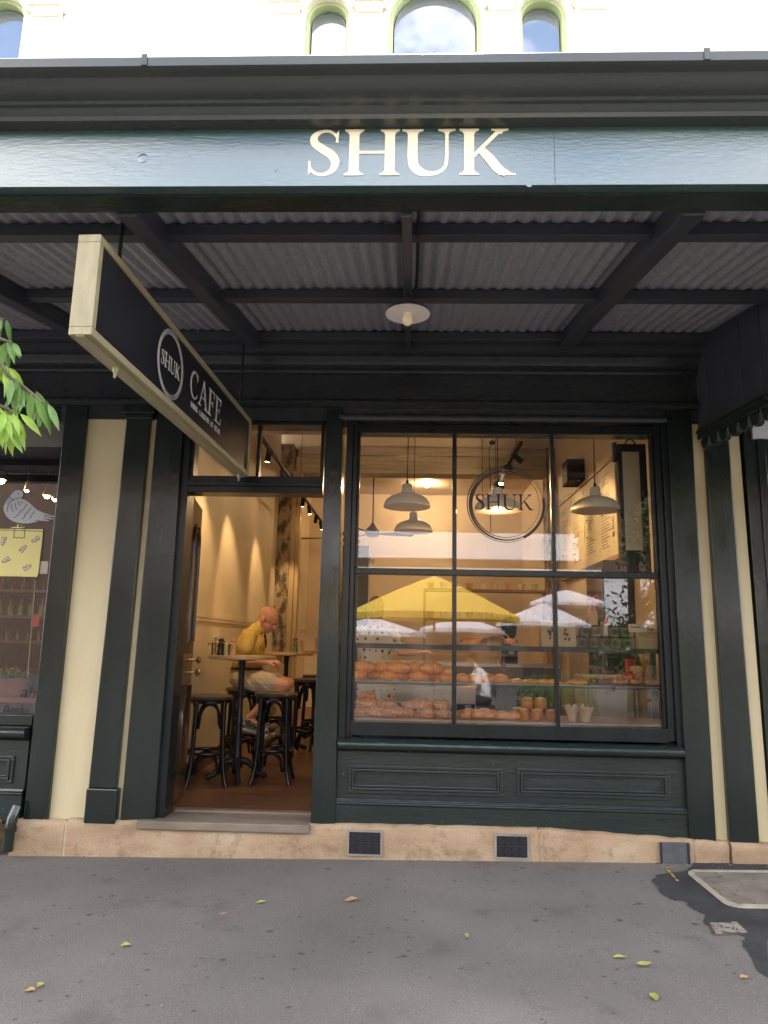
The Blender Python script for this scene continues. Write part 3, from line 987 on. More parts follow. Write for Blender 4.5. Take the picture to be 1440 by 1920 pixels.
pil('cream_wall_strip', 2.113, 2.206, 2.120, 2.212, -0.03, 'cream', z0=0.15)
pil('timber_pilaster', 2.207, 2.400, 2.213, 2.384, -0.075, 'green', z0=0.12, bevel=0.006)
pil('cream_wall_strip', 2.401, 2.480, 2.385, 2.462, -0.03, 'cream', z0=0.12)

# shop window
sw = MB()
Z0, Z1, X0, X1 = 0.885, 3.02, -0.405, 1.828
sw.box(-0.491, -0.03, 0.775, -0.44, 0.13, 3.10)
sw.box(-0.44, -0.005, 0.80, X0, 0.13, 3.10)
sw.box(X1, -0.005, 0.80, 1.875, 0.13, 3.10)
sw.box(1.875, -0.03, 0.775, 1.934, 0.13, 3.10)
sw.box(X0, -0.002, Z1, X1, 0.125, 3.09)
sw.box(X0, -0.008, 0.79, X1, 0.125, Z0)
for x, w in ((0.335, 0.03), (1.073, 0.026)):
    sw.box(x - w / 2, 0.035, Z0, x + w / 2, 0.105, 1.94)
    sw.box(x - w / 2, 0.035, 1.985, x + w / 2, 0.105, Z1)
sw.box(X0, 0.03, 1.94, X1, 0.11, 1.985)
for xx in (X0, X1 - 0.018):
    sw.box(xx, 0.02, Z0, xx + 0.018, 0.055, 1.94)
    sw.box(xx, 0.02, 1.985, xx + 0.018, 0.055, Z1)
swo = sw.build('shop_window', 'frame', bd, bevel=0.004)
MB().box(X0 + 0.001, 0.066, Z0, X1 - 0.001, 0.072, Z1).build('glass', 'glass', swo)
sill = [(0.02, 0.775), (-0.05, 0.775), (-0.085, 0.768), (-0.102, 0.752), (-0.106, 0.735), (-0.098, 0.715), (-0.08, 0.703), (-0.06, 0.70), (-0.045, 0.688), (-0.03, 0.686), (0.02, 0.686)]
MB().px(sill, -0.482, 1.897).build('sill', 'greenh', swo, smooth=40)
# vinyl lettering on the pane
gx, gz_ = Vector((1, 0, 0)), Vector((0, 0, 1))
nf = Vector((0, -1, 0))
lt = MB()
cc = at(948.5, 945, 0.066)
cc.y = 0.066
ll, rr_ = at(890, 955.5, 0.066), at(1001, 957, 0.066)
write(lt, 'SHUK', (ll.x, 0.066, ll.z), gx, gz_, nf, 0.122, width=rr_.x - ll.x, thick=0.0008, T=0.13, t=0.04)
RR = 0.292
ring(lt, cc, gx, gz_, nf, RR, 0.003, 0.008, 2.8, 0.0008, 80)
ring(lt, cc, gx, gz_, nf, RR - 0.016, 0.004, 0.016, 3.6, 0.0008, 80, dx=0.002)
ring(lt, cc, gx, gz_, nf, RR - 0.036, 0.003, 0.017, 2.7, 0.0008, 80, dx=-0.003)
ring(lt, cc, gx, gz_, nf, RR - 0.005, 0.004, 0.018, -0.5, 0.0012, 30, a0=-1.1, a1=0.15)
lt.build('lettering', 'black_letter', swo)
p = at(684, 1056, 0.066)
sans('small_lettering', 'afe', (p.x, 0.0655, p.z), 0.066, 'black_letter', swo)

# stall riser under the window
mb = MB()
mb.box(-0.491, -0.012, 0.18, 1.934, 0.13, 0.686)
mb.px([(-0.0125, 0.372), (-0.03, 0.372), (-0.036, 0.362), (-0.036, 0.352), (-0.05, 0.347), (-0.05, 0.335), (-0.04, 0.33), (-0.04, 0.14), (-0.0125, 0.14)], -0.491, 1.934)


def panel(mb, x0, x1, z0, z1, y):
    for d, w, pr in ((0, 0.022, 0.016), (0.024, 0.016, 0.026), (0.042, 0.014, 0.012)):
        a0, a1, b0, b1 = x0 + d, x1 - d, z0 + d, z1 - d
        mb.box(a0, y - pr, b0, a1, y - 0.0005, b0 + w)
        mb.box(a0, y - pr, b1 - w, a1, y - 0.0005, b1)
        mb.box(a0, y - pr, b0 + w, a0 + w, y - 0.0005, b1 - w)
        mb.box(a1 - w, y - pr, b0 + w, a1, y - 0.0005, b1 - w)


panel(mb, -0.405, 0.667, 0.405, 0.592, -0.012)
panel(mb, 0.765, 1.813, 0.415, 0.600, -0.012)
mb.build('stall_riser', 'greenh', bd, bevel=0.003)
mb = MB()
mb.box(1.53, -0.016, 0.455, 1.735, -0.0125, 0.545)
ho = mb.build('access_flap', 'greenh', bd)
MB().lathe([(0.009, -0.0175), (0.009, -0.0165)], (1.62, 0, 0.493), 12, axis='y').build('keyhole', 'iron', ho)

# doorway and transom
dw = MB()
dw.box(-1.764, -0.02, 0.205, -1.69, 0.16, 3.10)
dw.box(-1.69, -0.02, 2.535, -0.666, 0.15, 2.585)
dw.box(-1.69, -0.035, 2.585, -0.666, 0.15, 2.62)
dw.box(-1.69, -0.015, 2.62, -0.666, 0.15, 2.665)
dw.box(-1.69, -0.015, 3.072, -0.666, 0.15, 3.10)
dw.box(-1.69, 0.0, 2.665, -1.665, 0.12, 3.072)
dw.box(-0.69, 0.0, 2.665, -0.666, 0.12, 3.072)
dw.box(-1.187, 0.02, 2.665, -1.163, 0.10, 3.072)
dwo = dw.build('doorway', 'frame', bd, bevel=0.004)
MB().box(-1.665, 0.055, 2.665, -0.69, 0.061, 3.072).build('transom_glass', 'glass', dwo)


def swing(mb):
    a, cx, cy = R(9.5), -1.715, 0.165
    for v in mb.v:
        x, y = v.x - cx, v.y - cy
        v.x, v.y = cx + x * math.cos(a) - y * math.sin(a), cy + x * math.sin(a) + y * math.cos(a)
    return mb


dl = MB()
dl.box(-1.738, 0.165, 0.235, -1.692, 0.70, 2.53)
dlo = swing(dl).build('door', 'door', bd, bevel=0.003)
mb = MB()
xf = -1.692
# arched raised moulding and lower panel on the open leaf
for ins, rad in ((0.0, 0.017), (0.04, 0.010)):
    y0, y1, zb, zs = 0.26 + ins, 0.60 - ins, 1.42 + ins, 2.18
    cy, r = (y0 + y1) / 2, (y1 - y0) / 2
    pts = [(xf + 0.004, y0, zb), (xf + 0.004, y0, zs)] + [(xf + 0.004, cy - r * math.cos(PI * k / 12), zs + r * math.sin(PI * k / 12)) for k in range(1, 12)] + [(xf + 0.004, y1, zs), (xf + 0.004, y1, zb)]
    mb.tube(pts, rad, 6, closed=True)
    y0, y1 = 0.26 + ins, 0.60 - ins
    mb.tube([(xf + 0.004, y0, 0.48 + ins), (xf + 0.004, y0, 1.08 - ins), (xf + 0.004, y1, 1.08 - ins), (xf + 0.004, y1, 0.48 + ins)], rad, 6, closed=True)
swing(mb).build('panel_moulding', 'door', dlo, smooth=60)
for z in (2.2, 0.66):
    swing(MB().box(-1.736, 0.155, z - 0.055, -1.70, 0.1645, z + 0.055)).build('hinge', 'brass', dlo)
for z in (1.27, 1.17):
    mb = MB()
    mb.lathe([(0.012, 0), (0.012, 0.03), (0.028, 0.045), (0.03, 0.06), (0.018, 0.075)], (0, 0, 0), 14)
    for i in range(len(mb.v) - 70, len(mb.v)):
        q = mb.v[i].copy()
        mb.v[i] = Vector((xf + q.z, 0.655 + q.x, z + q.y))
    swing(mb).build('handle', 'brass', dlo, smooth=40)

# sandstone base course
mb = MB()


def block(x0, x1, zt0, zt1, yf=-0.085, seed=0):
    g0, g1 = gz(x0) - 0.06, gz(x1) - 0.06
    n = 14
    vs, fs = [], []
    rn = random.Random(seed)
    prof = lambda zt, g: [(yf, g), (yf, (zt + g) / 2), (yf - 0.002, zt - 0.03), (yf + 0.006, zt - 0.008), (yf + 0.022, zt), (0.14, zt), (0.14, g)]
    for i in range(n + 1):
        f = i / n
        x = x0 + (x1 - x0) * f
        zt = zt0 + (zt1 - zt0) * f
        for y, z in prof(zt, g0 + (g1 - g0) * f):
            j = 0.0035 if y < 0.1 else 0
            vs.append((x, y + rn.uniform(-j, j), z + rn.uniform(-j, j)))
    m = 7
    for i in range(n):
        for k in range(m):
            fs.append((i * m + k, i * m + (k + 1) % m, (i + 1) * m + (k + 1) % m, (i + 1) * m + k))
    fs.append(tuple(range(m)))
    fs.append(tuple(n * m + k for k in range(m - 1, -1, -1)))
    mb.add(vs, fs)


block(-2.735, -2.362, 0.176, 0.180, seed=1)
block(-2.345, -1.0, 0.192, 0.20, seed=2)
block(-1.0, -0.05, 0.20, 0.215, seed=5)
block(-0.05, 0.895, 0.215, 0.222, seed=3)
block(0.905, 1.93, 0.222, 0.178, seed=4)
block(1.932, 2.16, 0.178, 0.172, seed=6)
block(2.175, 3.4, 0.172, 0.165, -0.10, seed=7)
block(-4.4, -2.83, 0.165, 0.165, seed=8)
sto = mb.build('stone_base', 'stone', bd, smooth=50)
MB().box(-2.364, -0.083, -0.12, -2.343, 0.1, 0.175).build('mortar_joint', 'mortar', sto)
MB().box(0.893, -0.081, -0.1, 0.907, 0.1, 0.214).build('mortar_joint', 'mortar', sto)
mb = MB()
mb.prism([(-1.85, -0.115, 0.148), (-0.656, -0.115, 0.150), (-0.656, -0.115, 0.207), (-1.85, -0.115, 0.203)], (0, 0.29, 0))
mb.prism([(-1.69, 0.176, 0.16), (-0.668, 0.176, 0.16), (-0.668, 0.176, 0.218), (-1.69, 0.176, 0.216)], (0, 0.054, 0))
mb.build('door_step', 'step', bd, bevel=0.008)

# vents let into the stone
for k, (x0, z0, x1, z1) in enumerate(((-0.385, 0.030, -0.172, 0.170), (0.612, 0.038, 0.818, 0.172))):
    mb = MB()
    w = 0.012
    mb.box(x0 - w, -0.100, z0 - w, x1 + w, -0.06, z0)
    mb.box(x0 - w, -0.100, z1, x1 + w, -0.06, z1 + w)
    mb.box(x0 - w, -0.100, z0, x0, -0.06, z1)
    mb.box(x1, -0.100, z0, x1 + w, -0.06, z1)
    vo = mb.build('vent', 'kerb', bd)
    MB().box(x0, -0.0925, z0, x1, -0.06, z1).build('vent_back', 'iron', vo)
    mb = MB()
    nx, nz = 4, 2
    for i in range(nx):
        for j in range(nz):
            cx = x0 + (x1 - x0) * (i + 0.5) / nx
            cz = z0 + (z1 - z0) * (j + 0.5) / nz
            for rr in (0.021, 0.009):
                ring(mb, (cx, -0.0928, cz), gx, gz_, nf, rr, 0.0045, 0.0045, 0, 0.004, 22)
    for j in range(3):
        z = z0 + (z1 - z0) * j / 2
        mb.box(x0, -0.0965, max(z0, z - 0.003), x1, -0.0928, min(z1, z + 0.003))
    mb.build('grille', 'ironhi', vo)
mb = MB()
mb.box(1.70, -0.098, 0.022, 1.89, -0.06, 0.162)
vo = mb.build('vent_plate', 'greyiron', bd, bevel=0.003)
MB().box(1.697, -0.104, 0.02, 1.712, -0.0985, 0.164).build('plate_flange', 'navy', vo)
MB().box(1.878, -0.104, 0.02, 1.893, -0.0985, 0.164).build('plate_flange', 'navy', vo)

# ------------------------------------------------------------------ interior shell
FZ = 0.222
LX, RX, BY = -1.95, 2.15, 8.3
struct(MB().box(LX - 0.12, 0.231, FZ - 0.1, RX + 0.12, BY + 0.1, FZ).build('cafe_floor', 'wood_floor'))
mb = MB()
mb.box(LX - 0.11, 0.165, FZ, LX, 5.0, 4.9)
mb.box(LX - 0.11, 5.3, FZ, LX, BY, 4.9)
for z, w in ((1.655, 0.018), (1.615, 0.01)):
    mb.box(LX + 0.0002, 0.166, z - w, LX + 0.012, 5.0, z + w)
    mb.box(LX + 0.0002, 5.31, z - w, LX + 0.012, BY, z + w)
struct(mb.build('side_wall_by_the_door', 'plaster'))
sk = MB().box(LX + 0.0002, 1.1, FZ, LX + 0.016, 5.0, FZ + 0.14)
struct(sk.build('skirting_wall_trim', 'door'))
struct(MB().box(RX, 0.165, FZ, RX + 0.11, BY, 4.9).build('side_wall_with_the_menu', 'plaster'))
mb = MB()
mb.box(LX - 0.11, BY, FZ, RX + 0.11, BY + 0.12, 4.9)
for k in range(12):
    x = LX + 0.2 + k * 0.36
    mb.box(x - 0.006, BY - 0.006, FZ, x + 0.006, BY - 0.0002, 4.2)
struct(mb.build('back_wall', 'plaster2'))
mb = MB()
mb.box(LX, 0.35, 4.9, RX, 5.2, 5.0)
mb.box(LX, 5.45, 4.27, RX, BY, 4.4)
struct(mb.build('cafe_ceiling', 'ceil'))
struct(MB().box(LX, 5.26, 4.34, RX, 5.44, 4.9).build('wall_over_the_beam', 'ceil'))
mb = MB()
mb.box(LX - 0.11, 0.141, 3.10, RX + 0.11, 0.34, 4.99)
struct(mb.build('front_wall_inside', 'plaster'))
mb = MB()
mb.box(-1.70, 5.10, 3.93, 2.02, 5.42, 4.07)
mb.box(-1.70, 5.12, 4.075, 2.02, 5.42, 4.20)
mb.box(-1.70, 5.10, 4.205, 2.02, 5.42, 4.335)
struct(mb.build('timber_beam', 'beam'))
struct(MB().box(2.02, 5.08, FZ, 2.15, 5.43, 4.34).build('stone_pillar', 'rubble'))
mb = MB()
mb.box(LX - 0.1, 5.0, FZ, -1.76, 5.30, 4.34)
struct(mb.build('rubble_wall_pier', 'rubble'))
mb = MB()
mb.box(-1.759, 5.04, FZ, -1.69, 5.29, 3.93)
mb.box(-1.685, 5.08, FZ, -1.63, 5.27, 3.93)
struct(mb.build('architrave_trim', 'pipe'))
mb = MB()
mb.box(-1.30, BY - 0.06, FZ, -0.78, BY - 0.007, 3.25)
struct(mb.build('back_door_frame', 'soffit'))

# ================================================================== awning
aw = thing('awning', 'deep corrugated iron street awning with dark green fascia, gutter and cream capital letters', 'awning', (0, -1.4, 3.5))
RS = 0.186


def rz(y):
    return 3.767 + RS * y


FY = -2.72
A0, A1 = -6.0, 6.0
mb = MB()
mb.box(A0, FY, 3.205, A1, FY + 0.05, 3.457)
mb.build('fascia', 'fascia', aw)
MB().box(A0, FY + 0.051, 3.196, A1, -2.56, 3.28).build('front_beam', 'greenh', aw)
gp = [(-2.72, 3.4575), (-2.772, 3.459), (-2.778, 3.474), (-2.79, 3.482), (-2.80, 3.494), (-2.815, 3.497), (-2.822, 3.506), (-2.845, 3.51), (-2.862, 3.518), (-2.880, 3.532), (-2.892, 3.545), (-2.905, 3.549),
      (-2.925, 3.552), (-2.934, 3.557), (-2.936, 3.592), (-2.930, 3.60), (-2.915, 3.602), (-2.905, 3.59), (-2.905, 3.565), (-2.6, 3.53), (-2.6, 3.4575)]
gu = MB().px(gp, A0, A1).build('gutter', 'gutter', aw, smooth=30)
for x in (-1.02, 1.06):
    MB().box(x - 0.011, -2.940, 3.556, x + 0.011, -2.9362, 3.603).build('gutter_joint', 'gutter', gu)
p = at(1040, 300, FY)
MB().box(p.x - 0.0012, FY - 0.0006, 3.207, p.x + 0.0012, FY - 0.0001, 3.455).build('board_joint', 'soffit', aw)
# rivets and old plugs on the fascia
for a, b, r in ((268, 297, 0.021), (214, 316, 0.007), (517, 318, 0.008), (992, 346, 0.012), (1285, 256, 0.005), (640, 305, 0.005)):
    p = at(a, b, FY)
    MB().lathe([(r, -0.0005), (r * 0.93, -0.0012), (r * 0.5, -0.0014)], (p.x, FY, p.z), 24, axis='y').build('filled_bolt', 'fascia', aw, smooth=30)
lt = MB()
l0, l1 = at(571, 330, FY), at(964, 331, FY)
tops = at(760, 243, FY)
write(lt, 'SHUK', (l0.x, FY - 0.0003, l0.z), gx, gz_, nf, tops.z - l0.z, width=l1.x - l0.x + 0.005, thick=0.001, T=0.175, t=0.058)
lt.build('lettering', 'letter', aw)
# corrugated sheets, lapped every 0.76 m
mb = MB()
pitch, amp = 0.076, 0.0085
x = A0
k = 0
n = int((A1 - A0) / pitch * 8)
vs, fs = [], []
for i in range(n + 1):
    xx = A0 + (A1 - A0) * i / n
    h = amp * math.sin(2 * PI * xx / pitch)
    lap = 0.005 if int((xx - A0) / 0.76) % 2 else 0
    for y in (-2.59, 0.0):
        vs.append((xx, y, rz(y) + 0.012 + h + lap))
    for y in (-2.59, 0.0):
        vs.append((xx, y, rz(y) + 0.014 + h + lap))
for i in range(n):
    a = 4 * i
    fs += [(a, a + 1, a + 5, a + 4), (a + 2, a + 6, a + 7, a + 3), (a, a + 4, a + 6, a + 2), (a + 1, a + 3, a + 7, a + 5)]
mb.add(vs, fs)
mb.build('roof_sheet', 'galv', aw, smooth=60)
for y in (-2.20, -1.235, -0.25):
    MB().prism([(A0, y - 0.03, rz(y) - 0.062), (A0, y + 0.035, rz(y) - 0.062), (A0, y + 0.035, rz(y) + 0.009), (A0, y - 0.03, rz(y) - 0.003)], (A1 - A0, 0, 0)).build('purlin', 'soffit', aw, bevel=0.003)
for x, w, d in ((-3.6, 0.09, 0.11), (-2.43, 0.10, 0.11), (-1.205, 0.09, 0.11), (-0.03, 0.045, 0.115), (1.14, 0.10, 0.11), (3.4, 0.09, 0.11)):
    mb = MB()
    mb.prism([(x - w / 2, -2.555, rz(-2.555) - d), (x + w / 2, -2.555, rz(-2.555) - d), (x + w / 2, -2.555, rz(-2.555) - 0.002), (x - w / 2, -2.555, rz(-2.555) - 0.002)], (0, 2.35, 2.35 * RS))
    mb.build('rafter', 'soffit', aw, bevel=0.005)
mb = MB()
mb.box(A0, -0.20, 3.60, A1, -0.021, rz(-0.2) - 0.004)
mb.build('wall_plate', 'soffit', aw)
MB().tube([(0.02, -2.5, rz(-2.5) - 0.055), (0.02, -1.8, rz(-1.8) - 0.06), (0.018, -1.52, rz(-1.52) - 0.07), (-0.012, -1.5, rz(-1.5) - 0.11)], 0.008, 6).build('conduit', 'cord', aw)
# boarded end spandrel with scalloped lower edge
XS = 2.15
mb = MB()
zb = lambda y: 3.012 + 0.083 * y
mb.prism([(XS, -0.001, zb(0) + 0.03), (XS, -2.55, zb(-2.55) + 0.03), (XS, -2.55, rz(-2.55) - 0.002), (XS, -0.001, rz(-0.001) - 0.002)], (0.03, 0, 0))
for k in range(9):
    y = -0.25 - 0.26 * k
    mb.box(XS - 0.004, y - 0.004, zb(y) + 0.04, XS - 0.0003, y + 0.004, rz(y) - 0.02)
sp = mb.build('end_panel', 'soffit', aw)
mb = MB()
mb.prism([(XS - 0.035, -0.09, zb(-0.09) - 0.045), (XS - 0.035, -2.55, zb(-2.55) - 0.045), (XS - 0.035, -2.55, zb(-2.55) + 0.035), (XS - 0.035, -0.09, zb(-0.09) + 0.035)], (0.075, 0, 0))
mb.prism([(XS - 0.045, -0.09, zb(-0.09) + 0.0), (XS - 0.045, -2.55, zb(-2.55)), (XS - 0.045, -2.55, zb(-2.55) + 0.018), (XS - 0.045, -0.09, zb(-0.09) + 0.018)], (0.0095, 0, 0))
mb.build('bottom_rail', 'greenh', sp, bevel=0.004)
mb = MB()
y = -0.10
while y > -2.5:
    c = y - 0.075
    pts = [(XS - 0.02, c - 0.072 * math.cos(PI * k / 10), zb(c) - 0.046 - 0.085 * math.sin(PI * k / 10)) for k in range(11)]
    mb.prism(pts, (0.045, 0, 0))
    y -= 0.15
mb.build('scalloped_edge', 'greenh', sp, bevel=0.012)

# awning lamp
lp = thing('awning_lamp', 'enamel dish lamp with a clear bulb under the awning', 'lamp', (-0.03, -1.5, 3.3))
Lc = at(764.5, 589, -1.5)
mb = MB()
mb.lathe([(0.126, 0.0), (0.128, 0.004), (0.120, 0.018), (0.085, 0.036), (0.045, 0.048), (0.034, 0.06), (0.034, 0.085), (0.0, 0.085)], (Lc.x, -1.5, Lc.z), 40)
sh = mb.build('shade', 'soffit', lp, smooth=40)
mb = MB()
mb.lathe([(0.1255, -0.0005), (0.118, 0.012), (0.082, 0.030), (0.042, 0.042), (0.0, 0.046)], (Lc.x, -1.5, Lc.z), 40).build('inner_dish', 'enamel_in', sh, smooth=60)
mb = MB()
mb.lathe([(0.014, 0.045), (0.016, 0.02), (0.026, -0.01), (0.031, -0.035), (0.027, -0.055), (0.012, -0.068), (0.0, -0.07)], (Lc.x, -1.5, Lc.z), 16).build('bulb', 'filament', lp, smooth=60)
MB().tube([(Lc.x, -1.5, Lc.z + 0.08), (Lc.x, -1.5, rz(-1.5) - 0.114)], 0.011, 8).build('stem', 'black', lp)

# ================================================================== projecting sign
n0, n1 = at(172, 615, -2.60), at(466, 901, -0.12)
SL = math.hypot(n1.x - n0.x, n1.y - n0.y)
sdir = Vector((n1.x - n0.x, n1.y - n0.y, 0)).normalized()
sn = Vector((sdir.y, -sdir.x, 0))                     # right-hand face
SZ0 = (n0.z + n1.z) / 2
SH = 0.44
sg = thing('projecting_sign', 'long black cafe sign in a cream frame hanging across the footpath under the awning', 'sign', (n0.x, n0.y, SZ0))


def sp_(s, z, d=0.0):
    """point on the sign: s along it, z up, d out of the right-hand face"""
    return Vector((n0.x, n0.y, SZ0)) + sdir * s + sn * d + Vector((0, 0, z))


TH = 0.096


def sbox(mb, s0, s1, z0, z1, d0, d1):
    mb.prism([sp_(s0, z0, d0), sp_(s1, z0, d0), sp_(s1, z1, d0), sp_(s0, z1, d0)], sn * (d1 - d0))


mb = MB()
fw = 0.034
sbox(mb, 0, SL, 0, fw, -TH, 0)
sbox(mb, 0, SL, SH - fw, SH, -TH, 0)
sbox(mb, 0, fw, fw, SH - fw, -TH, 0)
sbox(mb, SL - fw, SL, fw, SH - fw, -TH, 0)
sbox(mb, 0.004, SL - 0.004, -0.006, -0.0003, -TH * 0.72, -TH * 0.3)
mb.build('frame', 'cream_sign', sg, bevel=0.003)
for d0, d1 in ((-0.016, -0.008), (-TH + 0.008, -TH + 0.016)):
    mb = MB()
    sbox(mb, fw, SL - fw, fw, SH - fw, d0, d1)
    mb.build('face_panel', 'sign_black', sg)
lt = MB()
kf = SL / 2.72
c_ = sp_(0.94 * kf, SH * 0.5, -0.0078)
for r_, a_, b_, ph_ in ((0.180, 0.003, 0.006, 2.5), (0.170, 0.002, 0.010, 3.3), (0.160, 0.002, 0.009, 0.6)):
    ring(lt, c_, sdir, (0, 0, 1), sn, r_, a_, b_, ph_, 0.001, 56)
o_ = sp_(0.94 * kf - 0.135, SH * 0.5 - 0.04, -0.0078)
write(lt, 'SHUK', o_, sdir, (0, 0, 1), sn, 0.08, width=0.27, thick=0.001, T=0.13, t=0.045)
o_ = sp_(1.255 * kf, SH * 0.5 - 0.055, -0.0078)
write(lt, 'CAFE', o_, sdir, (0, 0, 1), sn, 0.165, width=0.67 * kf, thick=0.001, T=0.11, t=0.045)
x0 = 1.30 * kf
for wd, wl in (('WINE', 0.12), ('GARDEN', 0.19), ('AT', 0.055), ('REAR', 0.125)):
    write(lt, wd, sp_(x0, SH * 0.5 - 0.115, -0.0078), sdir, (0, 0, 1), sn, 0.032, width=wl, thick=0.001, T=0.2, t=0.1)
    x0 += wl + 0.025
lt.build('lettering', 'grey_letter', sg)
for s in (0.27, SL - 0.17):
    p = sp_(s, SH, -TH / 2)
    MB().tube([p, (p.x, p.y, rz(p.y) + 0.002)], 0.009, 8).build('hanging_rod', 'black', sg)
for s in (0.33, SL - 0.10):
    p = sp_(s, 0, -TH / 2)
    mb = MB()
    mb.tube([p, p + Vector((0, 0, -0.02)), p + Vector((0, 0, -0.03)), p + Vector((0, 0, -0.055))], [0.012, 0.014, 0.008, 0.006], 8)
    mb.build('hook_bolt', 'cream_sign', sg, smooth=40)

# ================================================================== downpipe
dp = thing('downpipe', 'short dark green cast iron downpipe shoe at the foot of the wall', 'downpipe', (-2.77, -0.12, -0.05))
q = [at(33, 1512, -0.10), at(24, 1533, -0.13), at(18, 1556, -0.14), at(14, 1596, -0.14)]
MB().tube([q[0], q[0].lerp(q[1], .5), q[1], q[2], q[3]], 0.036, 14).build('pipe', 'green', dp, smooth=40)
MB().tube([q[2] + Vector((0, 0, 0.02)), q[2] + Vector((0, 0, -0.012))], 0.046, 16).build('collar', 'green', dp, smooth=40)

# ================================================================== neighbouring shop by the door side
ns = thing('shopfront', 'dark green neighbouring shop window with a pigeon picture on the glass', 'shopfront', (-3.3, 0, 0))
mb = MB()
mb.box(-6.2, -0.012, 0.16, -2.71, 0.13, 0.70)
mb.px([(-0.0125, 0.372), (-0.03, 0.372), (-0.036, 0.355), (-0.05, 0.347), (-0.05, 0.335), (-0.04, 0.33), (-0.04, 0.14), (-0.0125, 0.14)], -6.2, -2.709)
panel(mb, -4.0, -2.80, 0.405, 0.592, -0.012)
mb.build('stall_riser', 'greenh', ns, bevel=0.003)
mb = MB()
mb.px([(y, z + 0.02) for y, z in sill], -6.2, -2.709)
mb.build('sill', 'greenh', ns, smooth=40)
mb = MB()
mb.box(-6.2, -0.005, 0.80, -2.71, 0.125, 0.872)
mb.box(-6.2, -0.005, 3.085, -2.71, 0.125, 3.20)
mb.box(-6.2, -0.005, 0.872, -5.9, 0.125, 3.085)
wf = mb.build('window_frame', 'green', ns, bevel=0.004)
MB().box(-5.9, 0.05, 0.872, -2.711, 0.056, 3.085).build('glass', 'glass', wf)
MB().box(-5.9, 0.075, 2.905, -2.711, 0.085, 3.084).build('blind_box', 'greyblind', wf)
MB().px(prof, -6.2, -2.721).build('entablature', 'ent', ns)
GY = 0.0485


def dec(mb, pts, k, y=GY):
    q = [at(a / 8.0, 880 + b / 8.0, GY) for a, b in pts]
    a = 0
    for i in range(len(q)):
        a += q[i].x * q[(i + 1) % len(q)].z - q[(i + 1) % len(q)].x * q[i].z
    if a > 0:
        q = q[::-1]
    mb.prism([(p.x, GY - 0.0006 * k, p.z) for p in q], (0, 0.0005, 0))


body = [(140, 415), (185, 355), (235, 318), (290, 310), (332, 328), (352, 368), (340, 410), (305, 432), (370, 455), (440, 498), (505, 560), (562, 610), (655, 652), (760, 682), (690, 690), (822, 697), (818, 713), (690, 716), (806, 736), (798, 752), (680, 748), (752, 770), (700, 780), (570, 778), (500, 800), (420, 812), (340, 812), (250, 800), (160, 762), (92, 700), (58, 625), (54, 565), (85, 490)]
mb = MB()
dec(mb, body, 2)
mb.build('pigeon_picture', 'pigeon', wf)
mb = MB()
dec(mb, [(140, 415), (172, 425), (205, 460), (160, 495), (120, 540), (82, 510), (95, 468)], 3)
mb.build('pigeon_neck', 'mauve', wf)
mb = MB()
dec(mb, [(-900, 880), (655, 900), (650, 930), (566, 1612), (-900, 1600)], 2)
dec(mb, [(262, 820), (278, 822), (280, 868), (380, 868), (310, 840), (300, 822), (340, 850), (370, 872), (300, 884), (150, 880), (200, 866), (258, 860)], 3)
mb.build('box_picture', 'yellow_decal', wf)
mb = MB()


def dline(mb, pts, w=9, k=4):
    q = strip([(a, -b, w) for a, b in pts], 4)
    dec(mb, [(a, -b) for a, b in q], k)


for ln in ([(180, 520), (178, 580), (200, 645)], [(232, 505), (235, 560), (255, 612)], [(272, 485), (290, 525), (308, 552)], [(310, 482), (345, 512)],
           [(195, 725), (235, 715), (290, 665), (310, 630), (355, 605), (375, 565), (410, 520)], [(325, 745), (360, 725), (385, 670), (420, 640), (440, 610), (475, 575)], [(435, 735), (470, 715), (485, 670), (515, 650), (525, 625)],
           [(140, 415), (175, 430), (205, 460), (240, 440), (270, 440), (290, 418)], [(120, 545), (150, 500), (205, 460)], [(105, 640), (115, 585), (125, 540)], [(270, 352), (282, 380)], [(545, 765), (620, 778), (700, 780)], [(650, 685), (740, 690)], [(660, 712), (740, 716)], [(650, 742), (740, 752)],
           [(-300, 905), (200, 915), (655, 932)], [(655, 905), (650, 935), (566, 1612), (300, 1610), (-300, 1605)], [(225, 890), (205, 1030)], [(380, 890), (365, 1035)], [(205, 1030), (230, 1018), (255, 1035), (285, 1018), (315, 1035), (345, 1022), (365, 1035)]):
    dline(mb, ln)
Fs = ((58, 1080, 8), (537, 1058, 48), (345, 1188, 215), (92, 1368, 52), (408, 1466, 232))
FP = [(-32, -78), (0, -78), (0, -22), (28, -22), (28, 6), (0, 6), (0, 44), (44, 44), (44, 76), (-32, 76)]
for cx, cy, ang in Fs:
    for sc_, mm in ((1.0, mb),):
        a = R(ang)
        pts = [(x * 1.0 - 4, y) for x, y in [(-42, -88), (10, -88), (10, -32), (38, -32), (38, 16), (10, 16), (10, 34), (54, 34), (54, 86), (-42, 86)]]
        dec(mm, [(cx + (x * math.cos(a) + y * math.sin(a)) * 0.72, cy - (-x * math.sin(a) + y * math.cos(a)) * 0.72) for x, y in pts], 4)
mb.build('picture_outline', 'black_letter', wf)
for cx, cy, ang in Fs:
    mb = MB()
    a = R(ang)
    dec(mb, [(cx + ((x - 4) * math.cos(a) + y * math.sin(a)) * 0.72, cy - (-(x - 4) * math.sin(a) + y * math.cos(a)) * 0.72) for x, y in [(-30, -76), (-2, -76), (-2, -20), (26, -20), (26, 4), (-2, 4), (-2, 46), (42, 46), (42, 74), (-30, 74)]], 6)
    mb.build('picture_letter', 'pinkish', wf)
p = at(36, 1308, GY)
sans('window_lettering', 'ah', (p.x, GY - 0.001, p.z), 0.13, 'black_letter', wf, shear=0.15)
p = at(4, 1336, GY)
